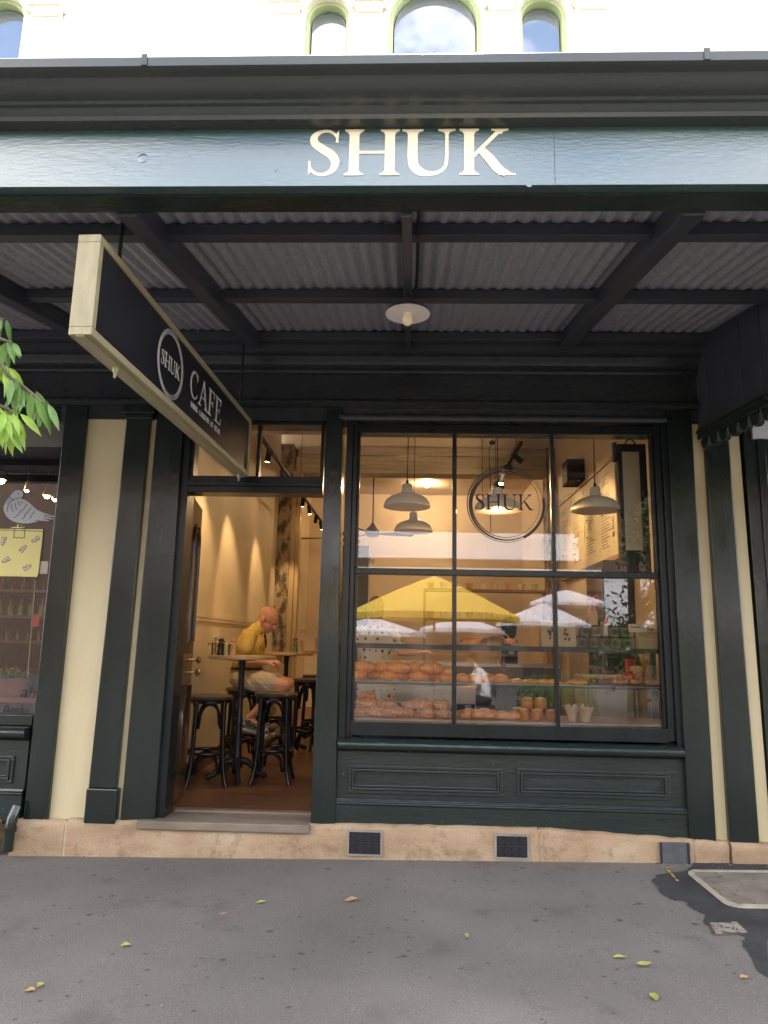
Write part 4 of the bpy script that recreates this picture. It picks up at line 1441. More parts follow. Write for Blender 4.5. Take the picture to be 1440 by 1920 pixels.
sans('window_lettering', 'Rocks', (p.x, GY - 0.001, p.z), 0.078, 'black_letter', wf, shear=0.15)
a_, b_ = at(75, 1053, 0.09), at(92, 1077, 0.09)
MB().box(a_.x, 0.06, b_.z, b_.x, 0.062, a_.z).build('paper_notice', 'pale', wf)
# its dark room
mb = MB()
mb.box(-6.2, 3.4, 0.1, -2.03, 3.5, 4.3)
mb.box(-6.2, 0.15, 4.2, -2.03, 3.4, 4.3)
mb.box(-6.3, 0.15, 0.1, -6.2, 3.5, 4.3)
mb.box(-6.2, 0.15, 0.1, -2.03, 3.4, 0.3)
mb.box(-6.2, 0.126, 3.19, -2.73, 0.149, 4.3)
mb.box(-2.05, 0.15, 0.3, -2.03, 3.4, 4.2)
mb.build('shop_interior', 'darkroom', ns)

# neighbouring front on the other side
nr = thing('dark_shopfront', 'plain dark green timber shopfront beyond the cream strip and the awning end panel', 'shopfront', (2.8, 0, 0))
mb = MB()
mb.box(2.472, -0.05, 0.1, 3.15, 0.14, 3.20)
mb.box(2.36, 0.145, 0.05, 7.0, 0.20, 3.4)
mb.box(2.56, -0.065, 0.2, 2.62, -0.0505, 3.1)
mb.build('door_post', 'green', nr, bevel=0.004)
mb = MB()
mb.box(3.15, 0.10, 0.1, 7, 0.14, 3.20)
mb.build('shutter', 'soffit', nr)
MB().px(prof, 2.195, 7).build('entablature', 'ent', nr)
a_ = at(1422, 800, 0)
MB().box(2.53, -0.075, 2.98, 3.6, -0.0507, 3.13).build('name_board', 'whiteband', nr)


# ================================================================== cafe furniture
def stool_proto():
    t = thing('bar_stool', 'x', 'bar stool', (0, 0, 0), 'black bentwood bar stools')
    MB().lathe([(0.0, 0.70), (0.165, 0.70), (0.182, 0.708), (0.185, 0.722), (0.178, 0.735), (0.15, 0.732), (0.0, 0.728)], n=32).build('seat', 'seat', t, smooth=40)
    MB().lathe([(0.152, 0.674), (0.166, 0.676), (0.168, 0.699), (0.146, 0.699), (0.146, 0.674)], n=32).build('seat_rim', 'bent', t, smooth=40)
    for k in range(4):
        a = PI / 4 + k * PI / 2
        c, s = math.cos(a), math.sin(a)
        pts = [(0.156, 0.697), (0.160, 0.5), (0.168, 0.30), (0.182, 0.14), (0.206, 0.05), (0.226, 0.0)]
        MB().tube([(r * c, r * s, z) for r, z in pts], [0.020, 0.0185, 0.018, 0.017, 0.0165, 0.016], 10).build('leg', 'bent', t, smooth=50)
    rr = 0.166
    MB().tube([(rr * math.cos(2 * PI * k / 32), rr * math.sin(2 * PI * k / 32), 0.27) for k in range(32)], 0.0135, 8, closed=True).build('foot_ring', 'bent', t, smooth=50)
    for k in range(4):
        a0 = PI / 4 + k * PI / 2
        for zt, h in ((0.668, 0.20), (0.252, 0.15)):
            pts = []
            for i in range(13):
                f = i / 12
                a = a0 + f * PI / 2
                r = 0.150 if zt > 0.5 else 0.155
                # arch: bent brace between neighbouring legs
                p0, p1 = Vector((r * math.cos(a0), r * math.sin(a0))), Vector((r * math.cos(a0 + PI / 2), r * math.sin(a0 + PI / 2)))
                q = p0.lerp(p1, f)
                z = zt - h + h * math.sqrt(max(0.0, 1 - (2 * f - 1) ** 2))
                q = p0.lerp(p1, 0.09 + 0.82 * f)
                q *= 1 + 0.20 * math.sin(PI * f)
                pts.append((q.x, q.y, z))
            MB().tube(pts, 0.0125, 6).build('brace', 'bent', t, smooth=50)
    return t


stool = stool_proto()
STOOLS = [(395, 1304, 1.05, 0.30, 'black bentwood bar stool nearest the open door leaf, against the plaster wall'),
          (518, 1299, 1.25, 0.05, 'black bentwood bar stool in front of the seated man, in the doorway'),
          (460, 1290, 1.95, 0.4, 'black bentwood bar stool the bald man is sitting on'),
          (578, 1273, 2.45, 0.2, 'black bentwood bar stool behind the knees of the seated man, near the door post'),
          (598, 1266, 3.2, 0.6, 'black bentwood bar stool farthest back, beside the third table'),
          (520, 1272, 3.6, 0.1, 'black bentwood bar stool beside the wall under the second table')]
for i, (px_, py_, y, a, lb) in enumerate(STOOLS):
    p = at(px_, py_, y)
    o = place(stool if i == 0 else copy_tree(stool), (p.x, y, FZ), a, lb)
    o.scale = (1.04, 1.04, (p.z - FZ) / 0.733)


def table_proto():
    t = thing('bar_table', 'x', 'bar table', (0, 0, 0), 'round bar tables')
    MB().lathe([(0.0, 0.995), (0.285, 0.995), (0.294, 0.999), (0.296, 1.012), (0.294, 1.024), (0.0, 1.026)], n=48).build('table_top', 'tabletop', t, smooth=40)
    MB().lathe([(0.12, 0.985), (0.12, 0.9945), (0.03, 0.9945), (0.03, 0.95), (0.024, 0.93), (0.024, 0.72), (0.034, 0.71), (0.034, 0.69), (0.024, 0.68), (0.026, 0.5), (0.036, 0.48), (0.03, 0.45), (0.038, 0.2), (0.055, 0.14), (0.05, 0.10), (0.0, 0.10)], n=20).build('pedestal', 'iron', t, smooth=40)
    for k in range(4):
        a = k * PI / 2 + 0.3
        c, s = math.cos(a), math.sin(a)
        pts = [(0.02, 0.16), (0.08, 0.15), (0.14, 0.10), (0.19, 0.045), (0.235, 0.03), (0.26, 0.025)]
        MB().tube([(r * c, r * s, z) for r, z in pts], [0.034, 0.030, 0.024, 0.022, 0.028, 0.014], 10).build('leg', 'iron', t, smooth=50)
    return t


table = table_proto()
TABLES = [(455, 1229, 1.30, 'round oak bar table with plant jar and pepper mills, in front of the seated man'),
          (538, 1223, 3.0, 'round oak bar table behind the seated man, close to the stone pier'),
          (612, 1220, 4.0, 'round oak bar table at the back, partly hidden by the door post')]
TTOP = []
for i, (px_, py_, y, lb) in enumerate(TABLES):
    p = at(px_, py_, y)
    o = place(table if i == 0 else copy_tree(table), (p.x, y, FZ), 0, lb)
    o.scale = (1.04, 1.04, (p.z - FZ) / 1.026)
    TTOP.append(p.z + 0.0003)
TZ = TTOP[0]


def jar_plant(px, Y, tz, lb, sc=1.0):
    p = at(px, 1225, Y)
    t = thing('plant_jar', lb, 'plant', (p.x, Y, tz))
    c = (p.x, Y, tz)
    MB().lathe([(0.0, 0.001), (0.036, 0.001), (0.038, 0.01), (0.038, 0.10), (0.036, 0.112), (0.034, 0.112), (0.035, 0.01), (0.0, 0.008)], c, 18).build('glass_jar', 'clear', t, smooth=40)
    st = MB()
    lf = MB()
    rn = random.Random(int(px))
    for k in range(7):
        a = rn.uniform(0, 2 * PI)
        h = rn.uniform(0.10, 0.16)
        e = Vector(c) + Vector((0.05 * math.cos(a), 0.05 * math.sin(a), h))
        st.tube([Vector(c) + Vector((0.01 * math.cos(a), 0.01 * math.sin(a), 0.01)), e], 0.0025, 5)
        for j in range(3):
            leafblade(lf, e + Vector((rn.uniform(-.01, .01), rn.uniform(-.01, .01), rn.uniform(-.03, .01))), (math.cos(a + j - 1), math.sin(a + j - 1), rn.uniform(-.1, .5)), 0.055, 0.034)
    st.build('stem', 'leaf_b', t)
    lf.build('leaf', 'leaf_b', t)
    return t


def leafblade(mb, base, d, L, W, droop=0.3, up=(0, 0, 1)):
    base = Vector(base)
    d = Vector(d).normalized()
    s = d.cross(Vector(up))
    if s.length < 1e-3:
        s = Vector((1, 0, 0))
    s.normalize()
    n = s.cross(d)
    rows = []
    for f, w in ((0, 0.06), (0.2, 0.72), (0.45, 1.0), (0.7, 0.72), (0.88, 0.3), (1.0, 0.02)):
        c = base + d * (L * f) - Vector((0, 0, 1)) * (droop * L * f * f)
        fold = n * (W * 0.10 * w)
        rows.append((c + s * (W * w / 2) + fold, c, c - s * (W * w / 2) + fold))
    vs = [p for r in rows for p in r]
    fs = []
    for i in range(len(rows) - 1):
        a = 3 * i
        fs += [(a, a + 1, a + 4, a + 3), (a + 1, a + 2, a + 5, a + 4)]
    mb.add(vs, fs)


jar_plant(404, 1.26, TZ, 'small plant cutting in a glass jar on the front bar table')
MILL = [(0.0, 0.0005), (0.028, 0.0005), (0.029, 0.02), (0.022, 0.05), (0.025, 0.08), (0.028, 0.10), (0.02, 0.112), (0.026, 0.125), (0.024, 0.145), (0.0, 0.15)]


def mill(px, Y, tz, mat_, lb, sc=1.0):
    p = at(px, 1225, Y)
    t = thing('pepper_mill', lb, 'mill', (p.x, Y, tz))
    c = (p.x, Y, tz)
    MB().lathe([(r * sc, z * sc) for r, z in MILL[:7]], c, 18).build('body', mat_, t, smooth=40)
    MB().lathe([(0.0, 0.112 * sc + .0005)] + [(r * sc, z * sc) for r, z in MILL[7:]] + [(0.004, 0.156 * sc), (0.0, 0.16 * sc)], c, 18).build('cap', mat_, t, smooth=40)


mill(413, 1.16, TZ, 'pepper', 'black pepper mill beside the plant jar on the front bar table')
mill(437, 1.28, TZ, 'beech', 'pale wooden salt mill on the front bar table')
p = at(424, 1225, 1.24)
t = thing('water_glass', 'clear tumbler between the two mills on the front bar table', 'glass', (p.x, 1.24, TZ))
MB().lathe([(0, 0.001), (0.028, 0.001), (0.033, 0.10), (0.031, 0.10), (0.027, 0.006), (0, 0.006)], (p.x, 1.24, TZ), 18).build('tumbler', 'clear', t, smooth=40)
mill(553, 3.0, TTOP[1], 'jar_green', 'dark green bottle-shaped mill on the second bar table', 1.1)
mill(563, 2.95, TTOP[1], 'beech', 'pale wooden mill on the second bar table', 0.95)
mill(594, 4.0, TTOP[2], 'beech', 'pale wooden mill on the back bar table beside the door post', 1.1)

# ================================================================== the seated man
MX = -0.03
mn = thing('person', 'bald man in mustard shirt and pale shorts sitting with head bowed over the table', 'person', (-1.50, 1.66, FZ))
MY = 1.64


def V(x, y, z):
    return Vector((x + MX, MY + y, z))


b = MB()
hip = V(-1.505, 0, 1.075)
b.ell(hip, (0.135, 0.165, 0.11))
b.cap(V(-1.515, 0, 1.10), V(-1.505, 0, 1.28), 0.128, 0.125, 14)
b.ell(V(-1.50, 0, 1.22), (0.125, 0.155, 0.13))
b.ell(V(-1.475, 0, 1.39), (0.118, 0.175, 0.13))
b.cap(V(-1.47, -0.16, 1.468), V(-1.47, 0.16, 1.468), 0.062, 0.062, 12)
b.cap(V(-1.455, 0, 1.46), V(-1.385, 0, 1.56), 0.066, 0.058, 12)
# head, bowed and turned slightly to the street
hc = V(-1.325, -0.005, 1.637)
hr = Euler((R(4), R(33), R(-16))).to_matrix()
H = lambda x, y, z: hc + hr @ Vector((x, y, z))
b.ell(H(-0.012, 0, 0.028), (0.102, 0.079, 0.092), 20, 14, hr)
b.ell(H(0.022, 0, -0.045), (0.066, 0.062, 0.075), 16, 10, hr)
b.cap(H(0.055, 0, -0.092), H(0.045, 0, -0.088), 0.03, 0.038)
b.cap(H(-0.01, 0, -0.06), H(-0.045, 0, -0.12), 0.055, 0.055)
b.cap(H(0.085, 0, -0.005), H(0.103, 0, -0.038), 0.009, 0.0145)
b.ell(H(0.080, -0.028, 0.010), (0.014, 0.024, 0.009), 10, 6, hr)
b.ell(H(0.080, 0.028, 0.010), (0.014, 0.024, 0.009), 10, 6, hr)
b.cap(H(0.080, -0.018, -0.064), H(0.080, 0.018, -0.064), 0.0095, 0.0095)
b.cap(H(0.078, -0.016, -0.077), H(0.078, 0.016, -0.077), 0.0085, 0.0085)
for s in (-1, 1):
    b.ell(H(-0.014, s * 0.082, -0.010), (0.026, 0.012, 0.038), 10, 8, hr)
    b.ell(H(-0.016, s * 0.078, -0.032), (0.012, 0.009, 0.014), 8, 6, hr)
# arms
shR, elR, wrR = V(-1.468, -0.185, 1.455), V(-1.50, -0.235, 1.235), V(-1.315, -0.085, 1.232)
shL, elL, wrL = V(-1.465, 0.185, 1.455), V(-1.455, 0.235, 1.235), V(-1.305, 0.045, 1.245)
for s0, e0, w0 in ((shR, elR, wrR), (shL, elL, wrL)):
    b.cap(s0, e0, 0.052, 0.042)
    b.cap(e0, e0.lerp(w0, 0.35), 0.043, 0.041)
    b.cap(e0.lerp(w0, 0.35), w0, 0.041, 0.028)


def hand(b, w, d, up, side, curl=0.6, L=0.18):
    """palm, four curled fingers and a thumb leaving the side of the palm"""
    d, up = Vector(d).normalized(), Vector(up).normalized()
    sd = d.cross(up).normalized() * side
    for k in range(4):
        o = sd * ((k - 1.5) * 0.0185)
        b.cap(w + d * 0.01 + o * 0.7, w + d * 0.075 + o, 0.016, 0.0125, 8)
        base = w + d * 0.08 + o
        l = (0.040, 0.046, 0.042, 0.033)[k]
        a1, a2, a3 = curl * 0.9, curl * 1.9, curl * 2.6
        p = base
        for a, f, r0, r1 in ((a1, 1.0, 0.0098, 0.0092), (a2, 0.75, 0.0092, 0.0086), (a3, 0.6, 0.0086, 0.0075)):
            e = p + (d * math.cos(a) - up * math.sin(a)) * l * f
            b.cap(p, e, r0, r1, 8)
            p = e
    t0 = w + d * 0.028 - sd * 0.026
    t1 = t0 + (d * 0.6 - sd * 0.7 - up * 0.35).normalized() * 0.036
    t2 = t1 + (d * 0.9 - sd * 0.05 - up * 0.4).normalized() * 0.03
    b.cap(t0, t1, 0.0135, 0.0115, 8)
    b.cap(t1, t2, 0.0112, 0.009, 8)


hand(b, wrR, (0.95, 0.30, 0.10), (-0.1, -0.25, 1), -1, 0.75)
hand(b, wrL, (0.90, -0.42, 0.05), (0, 0.2, 1), 1, 0.8)
# legs
hR, kR, aR = V(-1.49, -0.085, 1.065), V(-1.110, -0.135, 1.03), V(-1.440, -0.105, 0.725)
hL, kL, aL = V(-1.49, 0.085, 1.065), V(-1.120, 0.125, 1.03), V(-1.415, 0.10, 0.715)
for h, k, a in ((hR, kR, aR), (hL, kL, aL)):
    b.cap(h, h.lerp(k, 0.5), 0.092, 0.078, 12)
    b.cap(h.lerp(k, 0.5), k, 0.078, 0.056, 12)
    b.cap(k, k.lerp(a, 0.35), 0.054, 0.053, 12)
    b.cap(k.lerp(a, 0.35), a, 0.053, 0.034, 12)
    b.cap(a, a + Vector((0.12, 0, -0.085)), 0.034, 0.026)
body_part('body', b, 'skin', mn, 0.0052, 4)
# eyes, brows and mouth line
for s in (-1, 1):
    MB().ell(H(0.0885, s * 0.029, 0.000), (0.006, 0.012, 0.006), 10, 6, hr).build('eye', 'belt', mn, smooth=60)
    MB().tube([H(0.089, s * 0.014, 0.019), H(0.090, s * 0.030, 0.024), H(0.078, s * 0.047, 0.018)], [0.003, 0.004, 0.002], 6).build('eyebrow', 'beech', mn, smooth=60)
MB().tube([H(0.0855, -0.024, -0.071), H(0.0905, 0, -0.070), H(0.0855, 0.024, -0.071)], 0.0022, 6).build('mouth', 'jar', mn, smooth=60)
# clothes
c = MB()
c.ell(V(-1.503, 0, 1.215), (0.142, 0.172, 0.14), 18, 10)
c.ell(V(-1.478, 0, 1.38), (0.136, 0.192, 0.15), 18, 10)
c.cap(V(-1.47, -0.165, 1.470), V(-1.47, 0.165, 1.470), 0.074, 0.074, 14)
c.cap(V(-1.46, -0.03, 1.49), V(-1.425, -0.02, 1.535), 0.075, 0.068, 12)
c.cap(V(-1.46, 0.03, 1.49), V(-1.425, 0.02, 1.535), 0.075, 0.068, 12)
c.cap(V(-1.51, 0, 1.155), V(-1.512, 0, 1.14), 0.148, 0.15, 16)
for s0, e0 in ((shR, elR), (shL, elL)):
    c.cap(s0, s0.lerp(e0, 0.30), 0.070, 0.072, 14)
    c.cap(s0.lerp(e0, 0.25), s0.lerp(e0, 0.46), 0.068, 0.070, 14)
body_part('shirt', c, 'shirt', mn, 0.006, 3, 0.005, 2)
mb = MB()
for s in (-1, 1):
    mb.prism([V(-1.40, s * 0.012, 1.54), V(-1.362, s * 0.05, 1.50), V(-1.345, s * 0.075, 1.42), V(-1.352, s * 0.02, 1.45)], (0.010, 0, 0.002))
mb.build('collar', 'shirt', mn, bevel=0.004)
mb = MB()
mb.tube([V(-1.375, -0.05, 1.515), V(-1.345, -0.035, 1.47), V(-1.338, -0.01, 1.41), V(-1.335, 0.0, 1.37), V(-1.337, 0.02, 1.42), V(-1.350, 0.04, 1.48), V(-1.38, 0.055, 1.52)], 0.006, 6)
mb.build('neck_cord', 'cord', mn)
c = MB()
c.ell(V(-1.508, 0, 1.08), (0.152, 0.182, 0.125), 18, 10)
for h, k in ((hR, kR), (hL, kL)):
    c.cap(h, h.lerp(k, 0.40), 0.106, 0.098, 14)
    c.cap(h.lerp(k, 0.40), h.lerp(k, 0.60), 0.098, 0.094, 14)
c.cap(V(-1.51, 0, 1.13), V(-1.51, 0, 1.15), 0.148, 0.145, 16)
body_part('shorts', c, 'shorts', mn, 0.006, 2, 0.006, 3)
mb = MB()
n = 28
ring_ = []
for k in range(n):
    a = 2 * PI * k / n
    ring_.append(V(-1.508 + 0.140 * math.cos(a), 0.163 * math.sin(a), 1.170))
mb.tube(ring_, 0.013, 6, closed=True)
mb.build('belt', 'belt', mn, smooth=60)
for a_ in (aR, aL):
    c = MB()
    c.cap(a_ + Vector((-0.035, 0, -0.055)), a_ + Vector((0.05, 0, -0.07)), 0.042, 0.045)
    c.cap(a_ + Vector((0.05, 0, -0.07)), a_ + Vector((0.155, 0, -0.115)), 0.045, 0.038)
    c.cap(a_ + Vector((-0.01, 0, -0.03)), a_ + Vector((0.0, 0, -0.02)), 0.042, 0.041)
    so = body_part('shoe', c, 'shoe', mn, 0.007, 2)
    c = MB()
    c.cap(a_ + Vector((-0.04, 0, -0.095)), a_ + Vector((0.05, 0, -0.11)), 0.03, 0.032)
    c.cap(a_ + Vector((0.05, 0, -0.11)), a_ + Vector((0.165, 0, -0.15)), 0.032, 0.027)
    body_part('sole', c, 'sole', so, 0.007, 1)


KM = (1.95 + 5.206) / (MY + 5.206)
mn.location = CAM_POS + KM * (mn.location - CAM_POS)
mn.scale = (KM, KM, KM)

# ================================================================== staff member behind the display
st = thing('person', 'cafe worker in a black spotted pale dress behind the display, one arm stretched out', 'person', (-0.32, 1.75, FZ))
SY = 1.75


def V2(x, y, z):
    return Vector((-0.32 - x, SY - y, FZ + z * 0.97))


def standing(b, V, arms, h=1.66, wide=1.0, armr=0.036, hands=True):
    b.ell(V(0, 0, 0.92), (0.16 * wide, 0.11, 0.12))
    b.cap(V(0, 0, 0.95), V(0, 0, 1.12), 0.115, 0.105, 12)
    b.ell(V(0, 0, 1.25), (0.15 * wide, 0.105, 0.15))
    b.cap(V(-0.13 * wide, 0, 1.365), V(0.13 * wide, 0, 1.365), 0.052, 0.052)
    b.cap(V(0, 0, 1.38), V(0, -0.015, 1.475), 0.05, 0.048)
    b.ell(V(0, -0.015, 1.585), (0.072, 0.092, 0.105), 16, 10)
    b.ell(V(0, -0.045, 1.53), (0.055, 0.06, 0.065), 12, 8)
    b.cap(V(0, -0.10, 1.585), V(0, -0.118, 1.555), 0.008, 0.013)
    b.ell(V(0, -0.098, 1.522), (0.024, 0.012, 0.009), 8, 6)
    for s in (-1, 1):
        b.ell(V(s * 0.03, -0.095, 1.60), (0.017, 0.01, 0.008), 8, 6)
        b.ell(V(s * 0.073, -0.01, 1.575), (0.009, 0.02, 0.03), 8, 6)
        b.cap(V(s * 0.085, 0, 0.9), V(s * 0.09, -0.01, 0.5), 0.078, 0.052, 12)
        b.cap(V(s * 0.09, -0.01, 0.5), V(s * 0.09, 0.01, 0.09), 0.05, 0.034, 12)
        b.cap(V(s * 0.09, 0.02, 0.045), V(s * 0.10, -0.14, 0.035), 0.04, 0.03)
    for s, e, w, d in arms:
        b.cap(V(*s), V(*e), 0.046, armr)
        b.cap(V(*e), V(*w), armr, 0.026)
        if hands:
            hand(b, V(*w), d, (0, -0.2, 1), 1, 0.5)


b = MB()
A1_ = ((0.16, 0, 1.35), (0.19, -0.05, 1.10), (0.05, -0.22, 0.98), (0.8, 0.5, 0))
A2_ = ((-0.16, 0, 1.35), (-0.24, 0.06, 1.16), (-0.42, 0.12, 1.16), (1, 0, 0.15))
standing(b, V2, (A1_, A2_))
body_part('body', b, 'skin', st, 0.0075, 3)
c = MB()
c.ell(V2(0, 0, 1.24), (0.175, 0.128, 0.175), 18, 10)
c.cap(V2(-0.13, 0, 1.355), V2(0.13, 0, 1.355), 0.066, 0.066)
c.cap(V2(0, 0, 1.15), V2(0, 0, 0.95), 0.135, 0.15, 16)
for s in (-1, 1):
    c.cap(V2(s * 0.05, 0, 0.95), V2(s * 0.07, 0, 0.52), 0.14, 0.135, 16)
for s, e, w, d in (A1_, A2_):
    c.cap(V2(*s), V2(*s).lerp(V2(*e), 0.75), 0.062, 0.058)
body_part('dress', c, 'dots', st, 0.009, 2, 0.006, 4)
c = MB()
c.ell(V2(0, 0.012, 1.61), (0.083, 0.095, 0.105), 16, 10)
c.ell(V2(0, 0.11, 1.63), 0.045)
c.ell(V2(0, 0.05, 1.53), (0.075, 0.06, 0.07))
body_part('hair', c, 'hair_fair', st, 0.008, 1)


# ================================================================== lamps
def pendant_proto(nm='pendant_lamp'):
    t = thing(nm, 'x', 'pendant lamp', (0, 0, 0), 'enamel dome pendant lamps')
    s = MB().lathe([(0.195, 0.0), (0.198, 0.004), (0.192, 0.03), (0.172, 0.065), (0.135, 0.092), (0.08, 0.112), (0.05, 0.122), (0.046, 0.13), (0.040, 0.195), (0.030, 0.20), (0.0, 0.20)], n=40).build('shade', 'enamel', t, smooth=40)
    MB().lathe([(0.1945, -0.0005), (0.188, 0.028), (0.168, 0.061), (0.130, 0.087), (0.07, 0.105), (0.0, 0.11)], n=40).build('inner_dish', 'enamel_in', s, smooth=60)
    MB().lathe([(0.0, 0.201), (0.012, 0.201), (0.010, 0.23), (0.0, 0.23)], n=10).build('cord_grip', 'black', t)
    mb = MB()
    mb.tube([(0, 0, 0.22), (0.006, 0, 0.9), (0.0, 0, 1.5), (0.0, 0, 2.35)], 0.0045, 6)
    mb.build('cable', 'cord', t)
    MB().lathe([(0.0, 0.02), (0.028, 0.035), (0.034, 0.055), (0.02, 0.085), (0.014, 0.1), (0, 0.1)], n=14).build('bulb', 'filament', t, smooth=60)
    return t


pend = pendant_proto()
PD = [((763, 951, 0.62), 'grey white dome pendant lamp, unlit, first from the door side of the window'),
      ((933, 958, 0.66), 'dome pendant lamp glowing yellow inside, behind the round window emblem'),
      ((1117, 958, 0.50), 'grey white dome pendant lamp, unlit, in front of the long menu board'),
      ((775, 997, 1.9), 'smaller looking dome pendant lamp hanging behind the first one, farther inside')]
lit_pend = None
for i, ((px_, py_, Y_), lb) in enumerate(PD):
    p = at(px_, py_, Y_)
    o = pend if i == 0 else copy_tree(pend)
    place(o, (p.x, Y_, p.z), 0, lb)
    if i == 1:
        lit_pend = o
for ch in kids(lit_pend):
    if ch.name.startswith('bulb'):
        ch.data = ch.data.copy()
        ch.data.materials[0] = G['warm']

LIGHTS = []


def spot_lamp(loc, target, power, ang=50, blend=0.6, col=(1.0, 0.66, 0.32), size=0.03):
    l = bpy.data.lights.new('spot_lamp', 'SPOT')
    l.energy = power
    l.color = col
    l.spot_size = R(ang)
    l.spot_blend = blend
    l.shadow_soft_size = size
    o = bpy.data.objects.new('spot_lamp', l)
    COL.objects.link(o)
    o.location = loc
    d = Vector(target) - Vector(loc)
    o.rotation_euler = d.to_track_quat('-Z', 'Y').to_euler()
    return o


def point_lamp(loc, power, col=(1.0, 0.68, 0.36), size=0.05):
    l = bpy.data.lights.new('bulb_lamp', 'POINT')
    l.energy = power
    l.color = col
    l.shadow_soft_size = size
    o = bpy.data.objects.new('bulb_lamp', l)
    COL.objects.link(o)
    o.location = loc
    return o


lpz = lit_pend.location
point_lamp((lpz.x, lpz.y, lpz.z + 0.015), 40, (1.0, 0.56, 0.2), size=0.03)


def track(nm, lb, p0, p1, heads, drop_to):
    t = thing(nm, lb, 'track light', p0)
    MB().bar(p0, p1, 0.034, 0.03).build('rail', 'black', t)
    for f in (0.08, 0.55, 0.97):
        q = Vector(p0).lerp(Vector(p1), f)
        MB().tube([q, (q.x, q.y, drop_to)], 0.004, 6).build('suspension_wire', 'black', t)
    for f, aim, pw, ang in heads:
        q = Vector(p0).lerp(Vector(p1), f)
        d = (Vector(aim) - q).normalized()
        piv = q + Vector((0, 0, -0.055))
        a, b_ = piv - d * 0.045, piv + d * 0.085
        h = MB()
        h.tube([a, b_], 0.03, 16)
        h.tube([q, piv], 0.010, 8)
        ho_ = h.build('spotlight', 'black', t, smooth=40)
        MB().tube([b_ + d * 0.0005, b_ + d * 0.002], 0.024, 16).build('lens', 'warm2' if pw else 'enamel', ho_)
        if pw:
            LIGHTS.append((b_ + d * 0.012, Vector(aim), pw, ang))
    return t


track('track_light', 'black track light with spotlights washing the plaster wall, above the seated man', (-1.49, 0.7, 3.42), (-1.50, 6.9, 3.42),
      [(0.05, (-1.86, 1.3, 1.9), 1.0, 62), (0.20, (-1.90, 2.45, 1.7), 1.15, 52), (0.42, (-1.90, 3.9, 1.7), 1.15, 48), (0.60, (-1.75, 5.0, 1.8), 1, 40), (0.70, (-1.3, 5.6, 1.6), 1, 40), (0.83, (-1.90, 6.9, 1.9), 1, 40), (0.93, (-1.2, 7.3, 1.5), 1, 40)], 4.26)
q0, q1 = at(977, 818, 1.55), at(897, 1010, 4.9)
track('track_light', 'black track light with pivoting spotlights, behind the round window emblem', (q0.x, 1.55, 3.40), (q1.x + 0.05, 4.9, 3.40),
      [(0.10, (2.09, 2.3, 2.7), 0.75, 60), (0.24, (0.2, 5.1, 4.15), 1.3, 80), (0.38, (0.4, 2.1, 0.9), 0.6, 60), (0.50, (2.09, 3.6, 2.8), 0.75, 60), (0.78, (1.5, 1.1, 1.0), 0.5, 40), (0.93, (0.9, 5.2, 1.6), 0.7, 80)], 4.89)


# ceiling fans in the rear room
def fan_proto():
    t = thing('ceiling_fan', 'x', 'ceiling fan', (0, 0, 0), 'black ceiling fans')
    MB().lathe([(0, 0), (0.07, 0), (0.09, 0.03), (0.07, 0.07), (0, 0.075)], n=20).build('canopy', 'black', t, smooth=40).location.z = -0.08
    MB().tube([(0, 0, -0.05), (0, 0, -0.92)], 0.013, 8).build('rod', 'black', t)
    MB().lathe([(0, -1.12), (0.09, -1.11), (0.13, -1.06), (0.12, -1.0), (0.05, -0.93), (0.02, -0.88), (0, -0.88)], n=20).build('motor', 'black', t, smooth=40)
    for k in range(3):
        a = 2 * PI * k / 3
        rm = Matrix.Rotation(a, 3, 'Z')
        pts = [rm @ Vector(p) for p in ((0.10, -0.03, -1.06), (0.25, -0.065, -1.055), (0.62, -0.075, -1.05), (0.70, -0.02, -1.06), (0.66, 0.05, -1.085), (0.25, 0.055, -1.08), (0.10, 0.03, -1.07))]
        MB().prism(pts, (0, 0, 0.012)).build('blade', 'black', t)
    return t


fan = fan_proto()
place(fan, (at(699, 985, 6.4).x, 6.4, 4.27), 0.15, 'black ceiling fan with a long rod, behind the first pendant lamp')
place(copy_tree(fan), (-1.35, 7.0, 4.27), 0.9, 'black ceiling fan farther back beside the window frame')
p = at(800, 906, 7.4)
t = thing('ceiling_bulb', 'bare glowing bulb below the rear ceiling, right of the first pendant cable', 'bulb', (p.x, 7.4, 4.26))
MB().lathe([(0, 4.269), (0.05, 4.269), (0.045, 4.23), (0.02, p.z + 0.05), (0, p.z + 0.05)], (p.x, 7.4, 0), 14).build('holder', 'enamel', t, smooth=40)
MB().ell((p.x, 7.4, p.z), 0.055, 14, 10).build('globe', 'warm', t, smooth=60)
point_lamp((p.x, 7.3, p.z - 0.08), 13)
# electric cable loop and hook near the pendants
hk = at(923, 830, 1.2)
t = thing('hanging_cable', 'loose black cable looped from a small ceiling rose', 'cable', (hk.x, 1.2, hk.z))
mb = MB()
ex = at(920, 1005, 1.2)
mb.tube([hk, hk + Vector((-0.03, 0, -0.06)), hk + Vector((-0.03, 0, -0.2)), Vector((hk.x - 0.02, 1.2, 3.0)), Vector((hk.x - 0.02, 1.2, 2.45))], 0.004, 6)
mb.build('cord', 'cord', t)
MB().ell(hk, (0.03, 0.03, 0.022)).build('hook', 'cord', t)
MB().tube([hk, (hk.x, 1.2, 4.895)], 0.003, 6).build('suspension_wire', 'cord', t)

